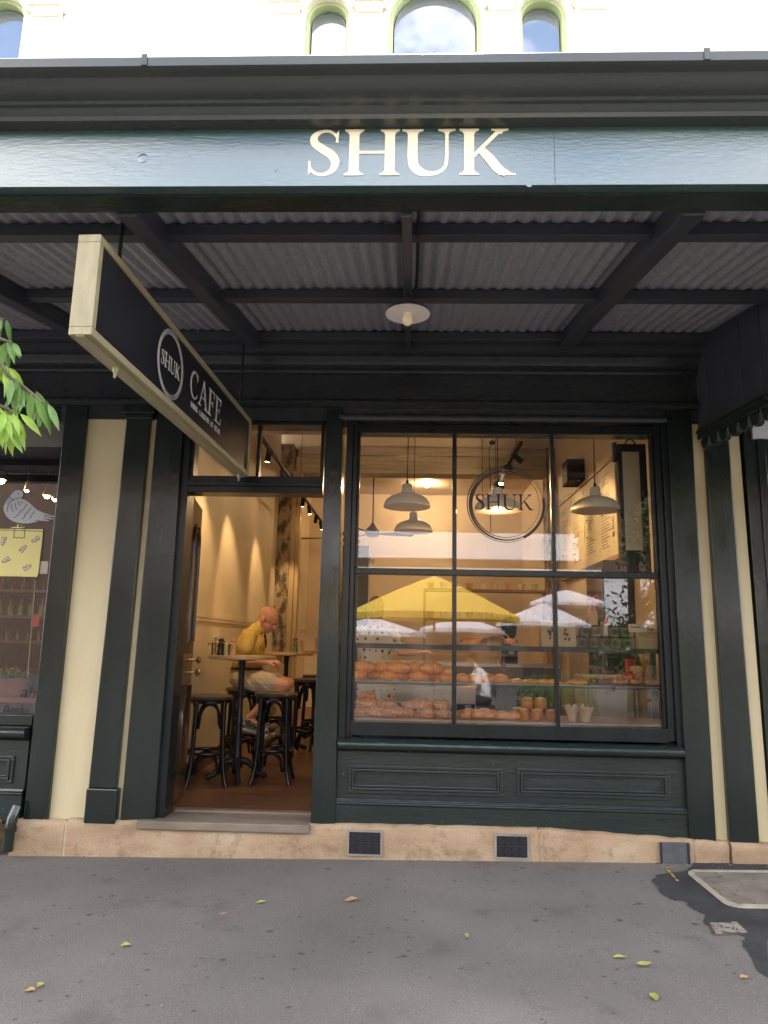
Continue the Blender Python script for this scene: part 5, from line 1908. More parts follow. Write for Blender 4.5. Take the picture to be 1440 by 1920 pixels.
# ================================================================== menu board on the side wall
mbd = thing('menu_board', 'long lit cream menu board with fine print in four panels on the side wall', 'menu board', (RX, 2.9, 2.3))
YB0, YB1, ZB0, ZB1 = 1.95, 4.62, 2.36, 3.36
mx0 = RX - 0.06
mb = MB()
mb.box(mx0, YB0 - 0.03, ZB0 - 0.05, RX - 0.0005, YB1 + 0.03, ZB0)
mb.box(mx0, YB0 - 0.03, ZB1, RX - 0.0005, YB1 + 0.03, ZB1 + 0.04)
mb.box(mx0 + 0.02, YB0 - 0.03, ZB0, RX - 0.0005, YB0, ZB1)
mb.build('frame', 'menu_wood', mbd)
for k in range(4):
    y0 = YB0 + (YB1 - YB0) * k / 4 + 0.008
    y1 = YB0 + (YB1 - YB0) * (k + 1) / 4 - 0.008
    po = MB().box(mx0 + 0.015, y0, ZB0 + 0.0005, RX - 0.001, y1, ZB1 - 0.0005).build('menu_panel', 'menu', mbd)
    mb = MB()
    rn = random.Random(k)
    z = ZB1 - 0.10
    while z > ZB0 + 0.12:
        if rn.random() < 0.14:
            z -= 0.04
            w = 0.11
            mb.box(mx0 + 0.013, y1 - 0.06 - w, z - 0.009, mx0 + 0.0148, y1 - 0.06, z + 0.009)
        else:
            x = 0.0
            while x < rn.uniform(0.2, 0.42):
                w = rn.uniform(0.02, 0.06)
                mb.box(mx0 + 0.013, y1 - 0.06 - x - w, z - 0.004, mx0 + 0.0148, y1 - 0.06 - x, z + 0.004)
                x += w + 0.012
        z -= 0.033
    if k == 0:
        for i in range(5):
            mb.box(mx0 + 0.013, y0 + 0.10, ZB0 + 0.28 + i * 0.028, mx0 + 0.0148, y0 + 0.14 + (i % 2) * 0.02, ZB0 + 0.296 + i * 0.028)
        mb.box(mx0 + 0.013, y0 + 0.10, ZB0 + 0.20, mx0 + 0.0148, y0 + 0.16, ZB0 + 0.255)
    mb.build('print', 'black_letter', po)
a_ = at(1128, 873, 3.6)
t = thing('loudspeaker', 'black box loudspeaker above the menu board', 'loudspeaker', (2.05, 3.6, 3.45))
MB().box(1.93, 3.35, 3.42, RX - 0.001, 3.65, 3.72).build('cabinet', 'black', t, bevel=0.01)
MB().lathe([(0.10, -0.0005), (0.09, -0.008), (0.03, -0.002)], (2.04, 3.35, 3.57), 20, axis='y').build('cone', 'shelf', t, smooth=40)

# tall black framed notice hanging inside the window
t = thing('notice_case', 'tall black case with a narrow cream panel behind the last upper pane', 'notice case', (1.75, 0.45, 2.1))
a0, a1 = at(1158, 832, 0.42), at(1223, 1090, 0.42)
mb = MB()
mb.box(a0.x, 0.42, 1.98, a1.x, 0.50, a0.z)
mb.box(a0.x - 0.03, 0.44, a0.z - 0.14, a0.x, 0.49, a0.z + 0.02)
nc = mb.build('case', 'black', t, bevel=0.004)
b0, b1 = at(1166, 847, 0.418), at(1206, 1032, 0.418)
MB().box(b0.x, 0.416, b1.z, b1.x, 0.4195, b0.z).build('panel', 'lightbox', t)
MB().tube([((a0.x + a1.x) / 2 + 0.04 * math.cos(PI * k / 8), 0.46, a0.z + 0.05 * math.sin(PI * k / 8)) for k in range(9)], 0.006, 6).build('hanging_ring', 'black', t)
MB().tube([((a0.x + a1.x) / 2, 0.46, a0.z + 0.05), ((a0.x + a1.x) / 2, 0.46, 4.895)], 0.003, 6).build('suspension_wire', 'cord', t)

# ================================================================== pastry display
ds = thing('pastry_display', 'glazed window display with a pale ledge, a thin middle shelf and a dark top shelf', 'display shelf', (0.75, 0.4, FZ))
DX0, DX1 = -0.44, 1.97
MB().box(DX0, 0.135, 0.862, DX1, 0.66, 0.895).build('ledge', 'ledge', ds)
MB().box(DX0, 0.30, 1.128, DX1, 0.62, 1.146).build('shelf', 'shelf', ds)
MB().box(DX0, 0.299, 1.1465, DX1, 0.60, 1.1505).build('shelf_liner', 'ledge', ds)
MB().box(DX0, 0.34, 1.395, DX1, 0.66, 1.432).build('shelf', 'shelf', ds)
for x in (DX0, DX1 - 0.03, 0.75):
    MB().box(x, 0.621 if x == 0.75 else 0.60, FZ, x + 0.03, 0.655, 1.394 if x == 0.75 else 1.394).build('post', 'shelf', ds)
MB().box(DX0, 0.64, FZ, DX1, 0.66, 0.861).build('back_panel', 'soffit', ds)

PG = {}


def pastry(kind):
    """prototype meshes, about their own base"""
    t = thing(kind, 'x', 'pastry', (0, 0, 0))
    return t


def noise_push(mb, amp, fr, seed):
    from mathutils import noise as mn_
    for v in mb.v:
        k = mn_.noise(v * fr + Vector((seed * 3.1, seed, 0)))
        c = Vector((v.x, v.y, v.z))
        if c.length > 1e-6:
            v += c.normalized() * amp * k
    return mb


def croissant(nm, mat_, L=0.155, H=0.042, seed=0, ridges=7):
    mb = MB()
    n = 40
    pts, rs = [], []
    for i in range(n + 1):
        f = i / n
        a = (f - 0.5) * 1.9
        x = math.sin(a) * L * 0.58
        y = (1 - math.cos(a)) * L * 0.5
        env = max(0.0, math.cos((f - 0.5) * PI * 0.96)) ** 0.62
        rid = 0.91 + 0.10 * abs(math.sin(f * PI * ridges))
        pts.append((x, y, H * 0.86))
        rs.append(max(0.006, H * env * rid))
    mb.tube(pts, rs, 14)
    noise_push(mb, 0.004, 40, seed)
    for v in mb.v:
        v.z = max(v.z, 0.002)
    o = mb.build(nm, mat_, smooth=50)
    return o


def bunmesh(nm, mat_, r=0.058, h=0.06, seed=0, amp=0.006, fr=30, sq=0.8):
    mb = MB()
    mb.ell((0, 0, 0), (r, r * 0.95, h * 0.62), 22, 14)
    noise_push(mb, amp, fr, seed)
    for v in mb.v:
        v.z = max(v.z + h * 0.42, 0.001 + 0.002 * math.sin(v.x * 90))
    return mb.build(nm, mat_, smooth=60)


def tallbun(nm, mat_, top, r=0.046, h=0.075, seed=0):
    mb = MB().lathe([(r * .92, 0.0), (r, 0.006), (r * 1.03, h * 0.6), (r * 0.97, h * 0.93), (r * 0.8, h), (0.0, h * 0.99)], n=26)
    noise_push(mb, 0.003, 35, seed)
    o = mb.build(nm, mat_, smooth=50)
    mb = MB()
    for k in range(3):
        rr = r * (0.74 - 0.23 * k)
        mb.tube([(rr * math.cos(a / 20 * 2 * PI), rr * math.sin(a / 20 * 2 * PI), h * 1.0 + 0.002 * k) for a in range(20)], 0.007, 6, closed=True)
    mb.build('glaze_swirl', top, o, smooth=60)
    return o


def swirl(nm, seed=0):
    mb = MB()
    pts = []
    rs = []
    for i in range(54):
        a = i / 53 * 2 * PI * 2.6
        r = 0.052 - 0.041 * i / 53
        pts.append((r * math.cos(a), r * math.sin(a), 0.027 + 0.012 * i / 53))
        rs.append(0.0155)
    mb.tube(pts, rs, 10)
    for v in mb.v:
        v.z = max(0.001, 0.03 + (v.z - 0.03) * 1.5)
    return mb.build(nm, 'bun', smooth=60)


def copies(proto, spots, group, lab, first=True):
    """spots: (x, y, z, rz, scale); labels count from the doorway end"""
    proto['category'] = proto.get('category', 'pastry')
    proto['group'] = group
    for i, (x, y, z, a, s) in enumerate(spots):
        o = proto if (i == 0 and first) else copy_tree(proto)
        place(o, (x, y, z), a, lab(i), s)


SZ = 1.1512
rn = random.Random(11)
cr = croissant('croissant', 'crust', ridges=5)
tag(cr, 'x', 'pastry')
cro = []
for i, px_ in enumerate((682, 716, 748, 780, 808)):
    q = at(px_, 1280, 0.42)
    cro.append((q.x, 0.40 + 0.05 * (i % 2), SZ + 0.056, PI + rn.uniform(-.7, .7), rn.uniform(1.08, 1.28)))
crl = []
for i, px_ in enumerate((676, 700, 728, 756, 784, 812)):
    q = at(px_, 1280, 0.40)
    crl.append((q.x, 0.385 + 0.09 * (i % 2), SZ, PI + rn.uniform(-1, 1), rn.uniform(0.95, 1.12)))
copies(cr, cro + crl, 'croissants on the middle shelf',
       lambda i: (f'golden croissant on the upper layer of the middle shelf, {ORD[i]} from the door side' if i < 5 else f'golden croissant on the lower layer of the middle shelf, {ORD[i - 5]} from the door side'))
bn = bunmesh('bread_roll', 'bun', 0.058, 0.062, 2, 0.004, 22)
tag(bn, 'x', 'bread roll')
sp__ = []
for px_, dz in ((805, 0.05), (838, 0.05)):
    q = at(px_, 1270, 0.43)
    sp__.append((q.x, 0.45, SZ + dz, rn.uniform(0, 3), 1.1))
for px_ in (866, 890, 913, 939, 836):
    q = at(px_, 1275, 0.42)
    sp__.append((q.x, 0.42, SZ, rn.uniform(0, 3), rn.uniform(0.98, 1.15)))
copies(bn, sp__, 'glazed bread rolls on the middle shelf',
       lambda i: (f'glazed roll lying on top of the croissants, {ORD[i]} from the door side' if i < 2 else 'glazed roll at the end of the croissant heap' if i == 6 else f'glazed bread roll in the single row on the middle shelf, {ORD[i - 2]} from the muntin'))
fl = bunmesh('savoury_pastry', 'crust', 0.07, 0.034, 5, 0.006, 40)
tag(fl, 'x', 'pastry')
spx = []
for px_ in (970, 995, 1020, 1038):
    q = at(px_, 1278, 0.42)
    spx.append((q.x, 0.42, SZ, rn.uniform(0, 3), 1.0))
copies(fl, spx, 'flat savoury pastries', lambda i: f'flat browned savoury pastry beside the bread rolls, {ORD[i]} from the rolls')
pz = bunmesh('tomato_flatbread', 'bun', 0.085, 0.034, 6, 0.005, 25)
tag(pz, 'oval flatbread with red topping on the middle shelf, right after the second muntin', 'flatbread')
q = at(1083, 1276, 0.42)
place(pz, (q.x, 0.42, SZ), 0.2)
mb = MB().ell((0, 0, 0.030), (0.07, 0.055, 0.014), 20, 8)
noise_push(mb, 0.006, 50, 3).build('topping', 'tomato', pz, smooth=60)
MB().lathe([(0, 0.0), (0.02, 0.0), (0.021, 0.002), (0, 0.003)]).build  # noqa
tr = []
for k, (px0, px1) in enumerate(((1102, 1154), (1156, 1238))):
    a, b = at(px0, 1280, 0.40), at(px1, 1280, 0.40)
    t = thing('serving_tray', ('dark serving tray under the chocolate twists' if k == 0 else 'dark serving tray under the striped croissants'), 'tray', (a.x, 0.42, SZ))
    mb = MB()
    mb.box(a.x, 0.32, SZ + 0.0006, b.x, 0.56, SZ + 0.006)
    mb.build('tray_base', 'shelf', t)
    MB().tube([(a.x, 0.32, SZ + 0.012), (b.x, 0.32, SZ + 0.012), (b.x, 0.56, SZ + 0.012), (a.x, 0.56, SZ + 0.012)], 0.006, 6, closed=True).build('rim', 'shelf', t)
tw = bunmesh('chocolate_twist', 'choc', 0.045, 0.045, 8, 0.012, 45)
tag(tw, 'x', 'pastry')
ss = []
for px_, dy in ((1110, 0), (1122, .05), (1134, 0), (1146, .04)):
    q = at(px_, 1278, 0.40)
    ss.append((q.x, 0.40 + dy, SZ + 0.0065, rn.uniform(0, 3), 1.0))
copies(tw, ss, 'chocolate twists', lambda i: f'dark chocolate twist on the first tray, {ORD[i]} from the flatbread')
# striped croissants: alternating dough and chocolate bands
sc_ = croissant('striped_croissant', 'crust', 0.11, 0.03, 4, 8)
tag(sc_, 'x', 'pastry')
mb = MB()
for k in range(6):
    f = 0.2 + 0.12 * k
    a = (f - 0.5) * 1.9
    x, y = math.sin(a) * 0.11 * 0.58, (1 - math.cos(a)) * 0.11 * 0.5
    env = max(0.0, math.cos((f - 0.5) * PI * 0.96)) ** 0.62
    pts = []
    for j in range(13):
        an = PI * j / 12
        rr = 0.030 * env * 1.03
        pts.append((x + rr * math.cos(an) * -math.sin(a), y + rr * math.cos(an) * math.cos(a), 0.026 + rr * math.sin(an)))
    mb.tube(pts, 0.0042, 5)
mb.build('chocolate_stripe', 'choc', sc_, smooth=60)
ss = []
for px_, dy, dz in ((1163, 0, 0), (1176, .05, 0), (1190, 0, 0), (1204, .05, 0), (1217, 0, 0), (1174, .03, .036), (1201, .03, .036)):
    q = at(px_, 1278, 0.40)
    ss.append((q.x, 0.40 + dy, SZ + 0.0065 + dz, PI + rn.uniform(-.7, .7), 1.0))
copies(sc_, ss, 'striped croissants', lambda i: (f'striped chocolate croissant lying on the tray, {ORD[i]} from the tray edge' if i < 5 else f'striped chocolate croissant on top of the others, {ORD[i - 5]} of two'))

# bottom ledge
LZ = 0.8955
nu = [bunmesh('nut_pastry', 'nut', 0.072, 0.062, 9, 0.016, 60)]
tag(nu[0], 'x', 'pastry')
ss = []
for px_, py_, dy in ((673, 1345, 0.26), (703, 1345, 0.27), (737, 1346, 0.26), (764, 1347, 0.27), (800, 1347, 0.26), (832, 1347, 0.26), (688, 1326, 0.33), (728, 1328, 0.34), (768, 1333, 0.34), (790, 1338, 0.34), (828, 1330, 0.34), (690, 1313, 0.34)):
    q = at(px_, py_ - 6, dy)
    z = LZ if py_ > 1340 else (LZ + 0.055 if py_ > 1320 else LZ + 0.115)
    ss.append((q.x, dy, z, rn.uniform(0, 3), rn.uniform(0.9, 1.25)))
copies(nu[0], ss, 'nut crusted pastries heaped on the ledge',
       lambda i: (f'nut crusted pastry in the front row on the ledge, {ORD[i]} from the door side' if i < 6 else f'nut crusted pastry piled in the second layer, {ORD[i - 6]} from the door side' if i < 11 else 'nut crusted pastry topmost of its heap near the window frame'))
swl = swirl('cinnamon_swirl')
tag(swl, 'x', 'pastry')
ss = []
for px_, dy in ((868, 0.24), (896, 0.26), (920, 0.29), (942, 0.24), (966, 0.26), (880, 0.36), (908, 0.38)):
    q = at(px_, 1345, dy)
    ss.append((q.x, dy, LZ, rn.uniform(0, 6), 1.05))
copies(swl, ss, 'swirl buns on the ledge', lambda i: (f'flat glazed swirl bun in the front of the ledge, {ORD[i]} from the first muntin' if i < 5 else f'flat glazed swirl bun behind the front ones, {ORD[i - 5]} from the first muntin'))
cf = tallbun('tall_bun', 'cruffin', 'icing')
tag(cf, 'x', 'pastry')
ss = []
for px_, dy, dz in ((982, 0.26, 0), (1007, 0.25, 0), (1034, 0.25, 0), (972, 0.36, 0), (989, 0.34, 0.076), (1014, 0.33, 0.076)):
    q = at(px_, 1345, dy)
    ss.append((q.x, dy, LZ + dz, rn.uniform(0, 6), 1.0))
copies(cf, ss, 'tall round buns on the ledge', lambda i: (f'tall round brown bun with glaze in the bottom layer, {ORD[i]} from the swirls' if i < 4 else f'tall round brown bun stacked on the others, {ORD[i - 4]} of the two on top'))


def paper_cup(px_, Y_, lb, seed):
    q = at(px_, 1350, Y_)
    t = thing('paper_wrapped_muffin', lb, 'muffin', (q.x, Y_, LZ))
    mb = MB()
    n = 20
    rn_ = random.Random(seed)
    vs, fs = [], []
    prof_ = [(0.030, 0.0), (0.036, 0.03), (0.046, 0.065), (0.060, 0.10)]
    for k, (r, z) in enumerate(prof_):
        for j in range(n):
            a = 2 * PI * j / n
            w = 1 + (0.12 * k / 3) * math.sin(a * 5 + seed)
            zz = z + (0.03 * rn_.random() * (1 if j % 5 < 3 else -0.5) if k == 3 else 0)
            vs.append((q.x + r * w * math.cos(a), Y_ + r * w * math.sin(a), LZ + zz))
    for k in range(3):
        for j in range(n):
            fs.append((k * n + j, k * n + (j + 1) % n, (k + 1) * n + (j + 1) % n, (k + 1) * n + j))
    fs.append(tuple(range(n)))
    mb.add(vs, fs)
    mb.build('paper_case', 'paper', t, smooth=30)
    b_ = MB().ell((q.x, Y_, LZ + 0.055), (0.034, 0.034, 0.034), 14, 8)
    b_.build('muffin', 'cruffin', t, smooth=60)


paper_cup(1072, 0.26, 'muffin in crinkled brown paper right beside the second muntin', 2)
paper_cup(1098, 0.27, 'muffin in crinkled brown paper beside the empty part of the ledge', 5)

# goods on the top shelf
UZ = 1.4325


def jar(px_, Y_, z, r, h, mat_, lb, lid='black', lab='label_d'):
    q = at(px_, 1195, Y_)
    t = thing('preserve_jar', lb, 'jar', (q.x, Y_, z))
    c = (q.x, Y_, z)
    MB().lathe([(0, 0.0005), (r * .95, 0.0005), (r, 0.006), (r, h * 0.74), (r * 0.82, h * 0.82), (r * 0.82, h * 0.85), (0, h * 0.85)], c, 22).build('jar_body', mat_, t, smooth=40)
    MB().lathe([(0, h * 0.852), (r * 0.9, h * 0.852), (r * 0.9, h * 0.985), (r * .86, h), (0, h)], c, 22).build('lid', lid, t, smooth=40)
    mb = MB()
    mb.lathe([(r * 0.55, 0.0), (r * 0.55, -0.002), (0, -0.002)], (q.x, Y_ - r - 0.0005, z + h * 0.40), 18, axis='y')
    mb.build('label', lab, t)


JR = [(1090, 'jar', 'preserve jar with a dark round label on the top shelf, first after the paper bags'), (1112, 'jar', 'preserve jar with a dark round label on the top shelf, second after the paper bags'),
      (1134, 'jar', 'preserve jar with a dark round label on the top shelf, third after the paper bags'), (1153, 'jar', 'preserve jar with a dark round label on the top shelf, fourth after the paper bags'), (1174, 'jar_green', 'jar of green pickles with a round label on the top shelf')]
for i, (px_, m_, lb) in enumerate(JR):
    jar(px_, 0.42, UZ, 0.043, 0.088, m_, lb)
for px_, m_, h, lb in ((1096, 'jar', 0.085, 'preserve jar stacked on the first jars beside the paper bags'), (1118, 'jar', 0.085, 'preserve jar stacked on the second jar under the paper cups'), (1150, 'jar', 0.085, 'preserve jar stacked on the fourth jar, under the sign card'), (1172, 'jar_green', 0.08, 'small jar of greens stacked on the pickle jar')):
    jar(px_, 0.43, UZ + 0.089, 0.040, h, m_, lb)
for k, (px_, w) in enumerate(((1030, 0.145), (1062, 0.135))):
    q = at(px_, 1195, 0.45)
    t = thing('paper_bag', f'kraft paper bag with a dark printed pattern, {ORD[k]} of the two beside the second muntin', 'paper bag', (q.x, 0.45, UZ))
    mb = MB()
    h = 0.20
    mb.add([(q.x - w / 2, 0.40, UZ + .0005), (q.x + w / 2, 0.40, UZ + .0005), (q.x + w / 2, 0.50, UZ + .0005), (q.x - w / 2, 0.50, UZ + .0005),
            (q.x - w / 2 * .98, 0.425, UZ + h), (q.x + w / 2 * .98, 0.425, UZ + h), (q.x + w / 2 * .98, 0.475, UZ + h), (q.x - w / 2 * .98, 0.475, UZ + h)],
           [(3, 2, 1, 0), (4, 5, 6, 7), (0, 1, 5, 4), (1, 2, 6, 5), (2, 3, 7, 6), (3, 0, 4, 7)])
    mb.build('bag', 'kraft', t, bevel=0.004)
    mb = MB()
    rn_ = random.Random(k)
    for j in range(9):
        x, z = q.x + rn_.uniform(-.022, .022), UZ + 0.10 + rn_.uniform(-.04, .04)
        yy = 0.40 + 0.025 * (z - UZ) / h - 0.002
        mb.ell((x, yy, z), (rn_.uniform(.005, .012), 0.0012, rn_.uniform(.006, .016)), 8, 5)
    mb.build('print', 'label_d', t)
# bread on boards
for k, (px_, w, h, mt, lb) in enumerate(((880, 0.17, 0.05, 'crust', 'long brown loaf on the top shelf just past the first muntin'), (925, 0.22, 0.06, 'choc', 'dark rye loaf on a board on the top shelf'), (955, 0.12, 0.045, 'nut', 'pale seeded loaf on a board on the top shelf'))):
    q = at(px_, 1200, 0.5)
    t = thing('bread_loaf', lb, 'bread', (q.x, 0.5, UZ))
    MB().box(q.x - w * 0.62, 0.42, UZ + .0005, q.x + w * 0.62, 0.58, UZ + 0.014).build('board', 'tabletop', t, bevel=0.003)
    mb = MB().ell((0, 0, 0), (w / 2, 0.055, h), 20, 12)
    noise_push(mb, 0.006, 20, k)
    for v in mb.v:
        v.z = max(0.0, v.z)
    mb.v = [v + Vector((q.x, 0.5, UZ + 0.015)) for v in mb.v]
    mb.build('loaf', mt, t, smooth=60)
# coffee cups in towers
for k, (px_, Y_, z, n_, lb) in enumerate(((1092, 0.56, UZ, 5, 'tower of kraft paper cups standing behind the jars, nearest the second muntin'), (1112, 0.58, UZ, 9, 'tallest tower of kraft paper cups standing behind the jars'), (1134, 0.56, UZ, 4, 'short tower of kraft paper cups standing behind the jars'))):
    q = at(px_, 1195, Y_)
    t = thing('paper_cup_stack', lb, 'cup stack', (q.x, Y_, z))
    for i in range(n_):
        MB().lathe([(0, 0.10), (0.030, 0.10), (0.041, 0.004), (0.044, 0.0), (0.041, -0.001), (0.0, 0.02)], (q.x, Y_, z + 0.002 + 0.034 * i), 20).build('cup', 'kraft', t, smooth=40)
q = at(1110, 1105, 0.58)
t = thing('red_ribbon', 'red ribbon bow tied on top of the tallest cup tower', 'ribbon', (q.x, 0.58, q.z))
zt = UZ + 0.002 + 0.034 * 8 + 0.103
mb = MB()
for s in (-1, 1):
    mb.tube([(q.x, 0.57, zt + 0.01), (q.x + s * 0.03, 0.56, zt + 0.035), (q.x + s * 0.05, 0.57, zt + 0.02), (q.x + s * 0.02, 0.57, zt + 0.008)], 0.007, 6)
    mb.tube([(q.x, 0.56, zt + 0.01), (q.x + s * 0.012, 0.545, zt - 0.03), (q.x + s * 0.018, 0.535, zt - 0.09)], 0.006, 6)
mb.build('bow', 'red', t, smooth=60)
q = at(1137, 1180, 0.52)
t = thing('sauce_bottle', 'clear squeeze bottle with a red cap among the cups', 'bottle', (q.x, 0.50, UZ + 0.09))
zb_ = UZ
MB().lathe([(0, 0.001), (0.03, 0.001), (0.032, 0.15), (0.024, 0.19), (0, 0.19)], (q.x, 0.50, zb_), 18).build('bottle', 'enamel', t, smooth=40)
MB().lathe([(0, 0.191), (0.022, 0.191), (0.018, 0.215), (0.006, 0.225), (0.004, 0.25), (0, 0.25)], (q.x, 0.50, zb_), 14).build('cap', 'red', t, smooth=40)
q0, q1 = at(1182, 1190, 0.36), at(1213, 1178, 0.36)
t = thing('sign_card', 'small yellow card with two dark lines propped over the jars', 'card', (q0.x, 0.385, UZ + 0.09))
MB().prism([(q0.x - .01, 0.36, q1.z - 0.032), (q1.x, 0.36, q1.z - 0.032), (q1.x, 0.366, q1.z + 0.028), (q0.x - .01, 0.366, q1.z + 0.028)], (0, 0.003, 0)).build('card', 'menu', t)
MB().box(q0.x, 0.355, q1.z + 0.004, q1.x - 0.05, 0.3585, q1.z + 0.010).build('print', 'label_d', t)
MB().box(q0.x + 0.03, 0.364, UZ + 0.0005, q0.x + 0.036, 0.37, q1.z - 0.02).build('stand', 'black', t)
q0, q1 = at(1196, 1207, 0.44), at(1245, 1165, 0.44)
t = thing('herb_crate', 'pale wooden crate of herbs at the end of the top shelf', 'crate', (q0.x, 0.5, UZ))
mb = MB()
for z in (0.0005, 0.045, 0.09):
    mb.box(q0.x, 0.42, UZ + z, q1.x, 0.432, UZ + z + 0.04)
    mb.box(q0.x, 0.60, UZ + z, q1.x, 0.612, UZ + z + 0.04)
    mb.box(q0.x, 0.432, UZ + z, q0.x + 0.012, 0.60, UZ + z + 0.04)
    mb.box(q1.x - 0.012, 0.432, UZ + z, q1.x, 0.60, UZ + z + 0.04)
mb.box(q0.x + .012, 0.432, UZ + 0.001, q1.x - .012, 0.60, UZ + 0.01)
mb.build('crate', 'kraft', t)
lf = MB()
for k in range(90):
    leafblade(lf, (rn.uniform(q0.x + .02, q1.x - .02), rn.uniform(0.44, 0.59), UZ + 0.10 + rn.uniform(0, 0.05)), (rn.uniform(-1, 1), rn.uniform(-1, 1), rn.uniform(0.1, 1)), 0.04, 0.018)
lf.build('leaves', 'leaf_b', t)

# counter, drawers, fridge, bench behind the display
t = thing('drawer_counter', 'off white counter of square drawers with a dark band, behind the croissants', 'counter', (0.33, 2.1, FZ))
x0, x1 = at(740, 1300, 2.0).x, at(892, 1300, 2.0).x
MB().box(x0, 2.0, FZ, x1, 2.6, 1.02).build('carcass', 'white_lam', t, bevel=0.004)
MB().box(x0 - .01, 1.98, 1.0205, x1 + .01, 2.62, 1.05).build('worktop', 'white_lam', t)
for r_, (za, zb2) in enumerate(((0.86, 1.0), (0.62, 0.74), (0.40, 0.60))):
    for k in range(5):
        w = (x1 - x0) / 5
        MB().box(x0 + k * w + 0.006, 1.985, za, x0 + (k + 1) * w - 0.006, 1.9995, zb2).build('drawer', 'white_lam', t, bevel=0.002)
MB().box(x0 + 0.012, 1.992, 0.745, x1 - 0.012, 1.9995, 0.855).build('dark_band', 'darkglass', t)
t = thing('back_bench', 'long back bench with shelves and crockery along the rear of the counter area', 'bench', (0.8, 4.2, FZ))
MB().box(-0.3, 3.9, FZ, 1.9, 4.5, 1.16).build('cabinet', 'soffit', t)
MB().box(-0.32, 3.88, 1.1605, 1.92, 4.52, 1.20).build('worktop', 'steel', t)
for z in (1.75, 2.15):
    MB().box(0.2, 4.55, z, 1.9, 4.85, z + 0.03).build('shelf', 'menu_wood', t)
    for k in range(9):
        x = 0.3 + 0.18 * k
        MB().lathe([(0, 0.0305), (0.035, 0.0305), (0.05, 0.12), (0.048, 0.12), (0, 0.05)], (x, 4.7, z), 14).build('bowl', 'enamel' if k % 3 else 'kraft', t, smooth=40)
for x in (0.2, 1.87):
    MB().box(x, 4.551, FZ, x + 0.03, 4.849, 2.15).build('post', 'menu_wood', t)
t = thing('counter_tap', 'tall curved steel tap on the bench behind the yellow parasol reflection', 'tap', (0.99, 3.98, 1.2))
tx = at(934, 1180, 3.95).x
MB().tube([(tx, 3.98, 1.2), (tx, 3.98, 1.50)] + [(tx + 0.07 - 0.07 * math.cos(PI * k / 8), 3.98, 1.50 + 0.07 * math.sin(PI * k / 8)) for k in range(1, 9)], 0.012, 8).build('spout', 'brass', t, smooth=60)
MB().lathe([(0, 1.2005), (0.03, 1.2005), (0.025, 1.24), (0, 1.24)], (tx, 3.98, 0), 14).build('base', 'brass', t)
gx_, gzb = at(963, 1190, 3.7).x, 1.2005
t = thing('head_stand_in', 'black grinder shape standing in for a dark head behind the white parasol reflection', 'grinder', (gx_, 4.1, gzb))  # made-up grinder in place of a faint dark head
MB().box(gx_ - 0.09, 3.98, gzb, gx_ + 0.09, 4.22, gzb + 0.30).build('body', 'black', t, bevel=0.01)
MB().lathe([(0.05, gzb + 0.301), (0.09, gzb + 0.36), (0.105, gzb + 0.50), (0.09, gzb + 0.56), (0.03, gzb + 0.59), (0, gzb + 0.59)], (gx_, 4.1, 0), 22).build('hopper', 'shelf', t, smooth=40)
MB().box(gx_ - 0.03, 3.9, gzb + 0.12, gx_ + 0.03, 3.9795, gzb + 0.16).build('spout', 'steel', t)
t = thing('drinks_fridge', 'pale low fridge with a white panel under the striped croissants', 'fridge', (1.75, 1.1, FZ))
x0, x1 = at(1106, 1300, 0.95).x, at(1196, 1300, 0.95).x
MB().box(x0, 0.95, FZ, x1, 1.5, 1.19).build('cabinet', 'white_lam', t, bevel=0.006)
MB().box(x0, 0.938, FZ + .1, x1 - 0.012, 0.9495, 0.78).build('kick_panel', 'black', t)
MB().box(x0 + 0.01, 0.935, 0.80, x1 - 0.02, 0.9495, 1.17).build('door', 'lightbox', t, bevel=0.004)
MB().box(x1 - 0.045, 0.92, 0.85, x1 - 0.03, 0.934, 1.12).build('handle', 'steel', t)
t = thing('steel_bin', 'brushed steel bin standing next to the drawer counter and spotted dress', 'bin', (-0.18, 1.7, FZ))
q = at(717, 1320, 1.35)
MB().lathe([(0, 0), (0.11, 0), (0.125, 0.62), (0.13, 0.63), (0.12, 0.64), (0, 0.64)], (q.x, 1.35, FZ), 24).build('bin', 'steel', t, smooth=40)
for px_, Y_, nm, lb in ((1196, 1.1, 'sauce_bottle', 'dark amber bottle on the fridge behind the striped croissants'),):
    q = at(px_, 1260, Y_)
    t = thing(nm, lb, 'bottle', (q.x, Y_, 1.19))
    MB().lathe([(0, 1.1905), (0.035, 1.1905), (0.037, 1.30), (0.030, 1.33), (0.014, 1.37), (0.013, 1.43), (0.0, 1.43)], (q.x, Y_, 0), 18).build('bottle', 'amber', t, smooth=40)
    MB().lathe([(0.0376, 1.21), (0.0378, 1.22), (0.0378, 1.28), (0.0376, 1.285)], (q.x, Y_, 0), 18).build('label', 'menu', t)
q = at(1183, 1255, 1.15)
t = thing('napkin_box', 'red printed box standing on the fridge beside the amber bottle', 'box', (q.x, 1.15, 1.19))
MB().box(q.x - 0.035, 1.12, 1.1905, q.x + 0.035, 1.20, 1.34).build('carton', 'red', t, bevel=0.003)
MB().box(q.x - 0.02, 1.118, 1.24, q.x + 0.02, 1.1195, 1.28).build('print', 'pale', t)
q = at(1215, 1255, 1.2)
t = thing('cardboard_box', 'tall plain cardboard box on the fridge, behind the amber bottle', 'box', (q.x, 1.2, 1.19))
MB().box(q.x - 0.05, 1.2, 1.1905, q.x + 0.06, 1.3, 1.40).build('carton', 'kraft', t, bevel=0.003)
MB().box(q.x - 0.005, 1.1985, 1.191, q.x + 0.015, 1.1995, 1.40).build('tape', 'pipe', t)
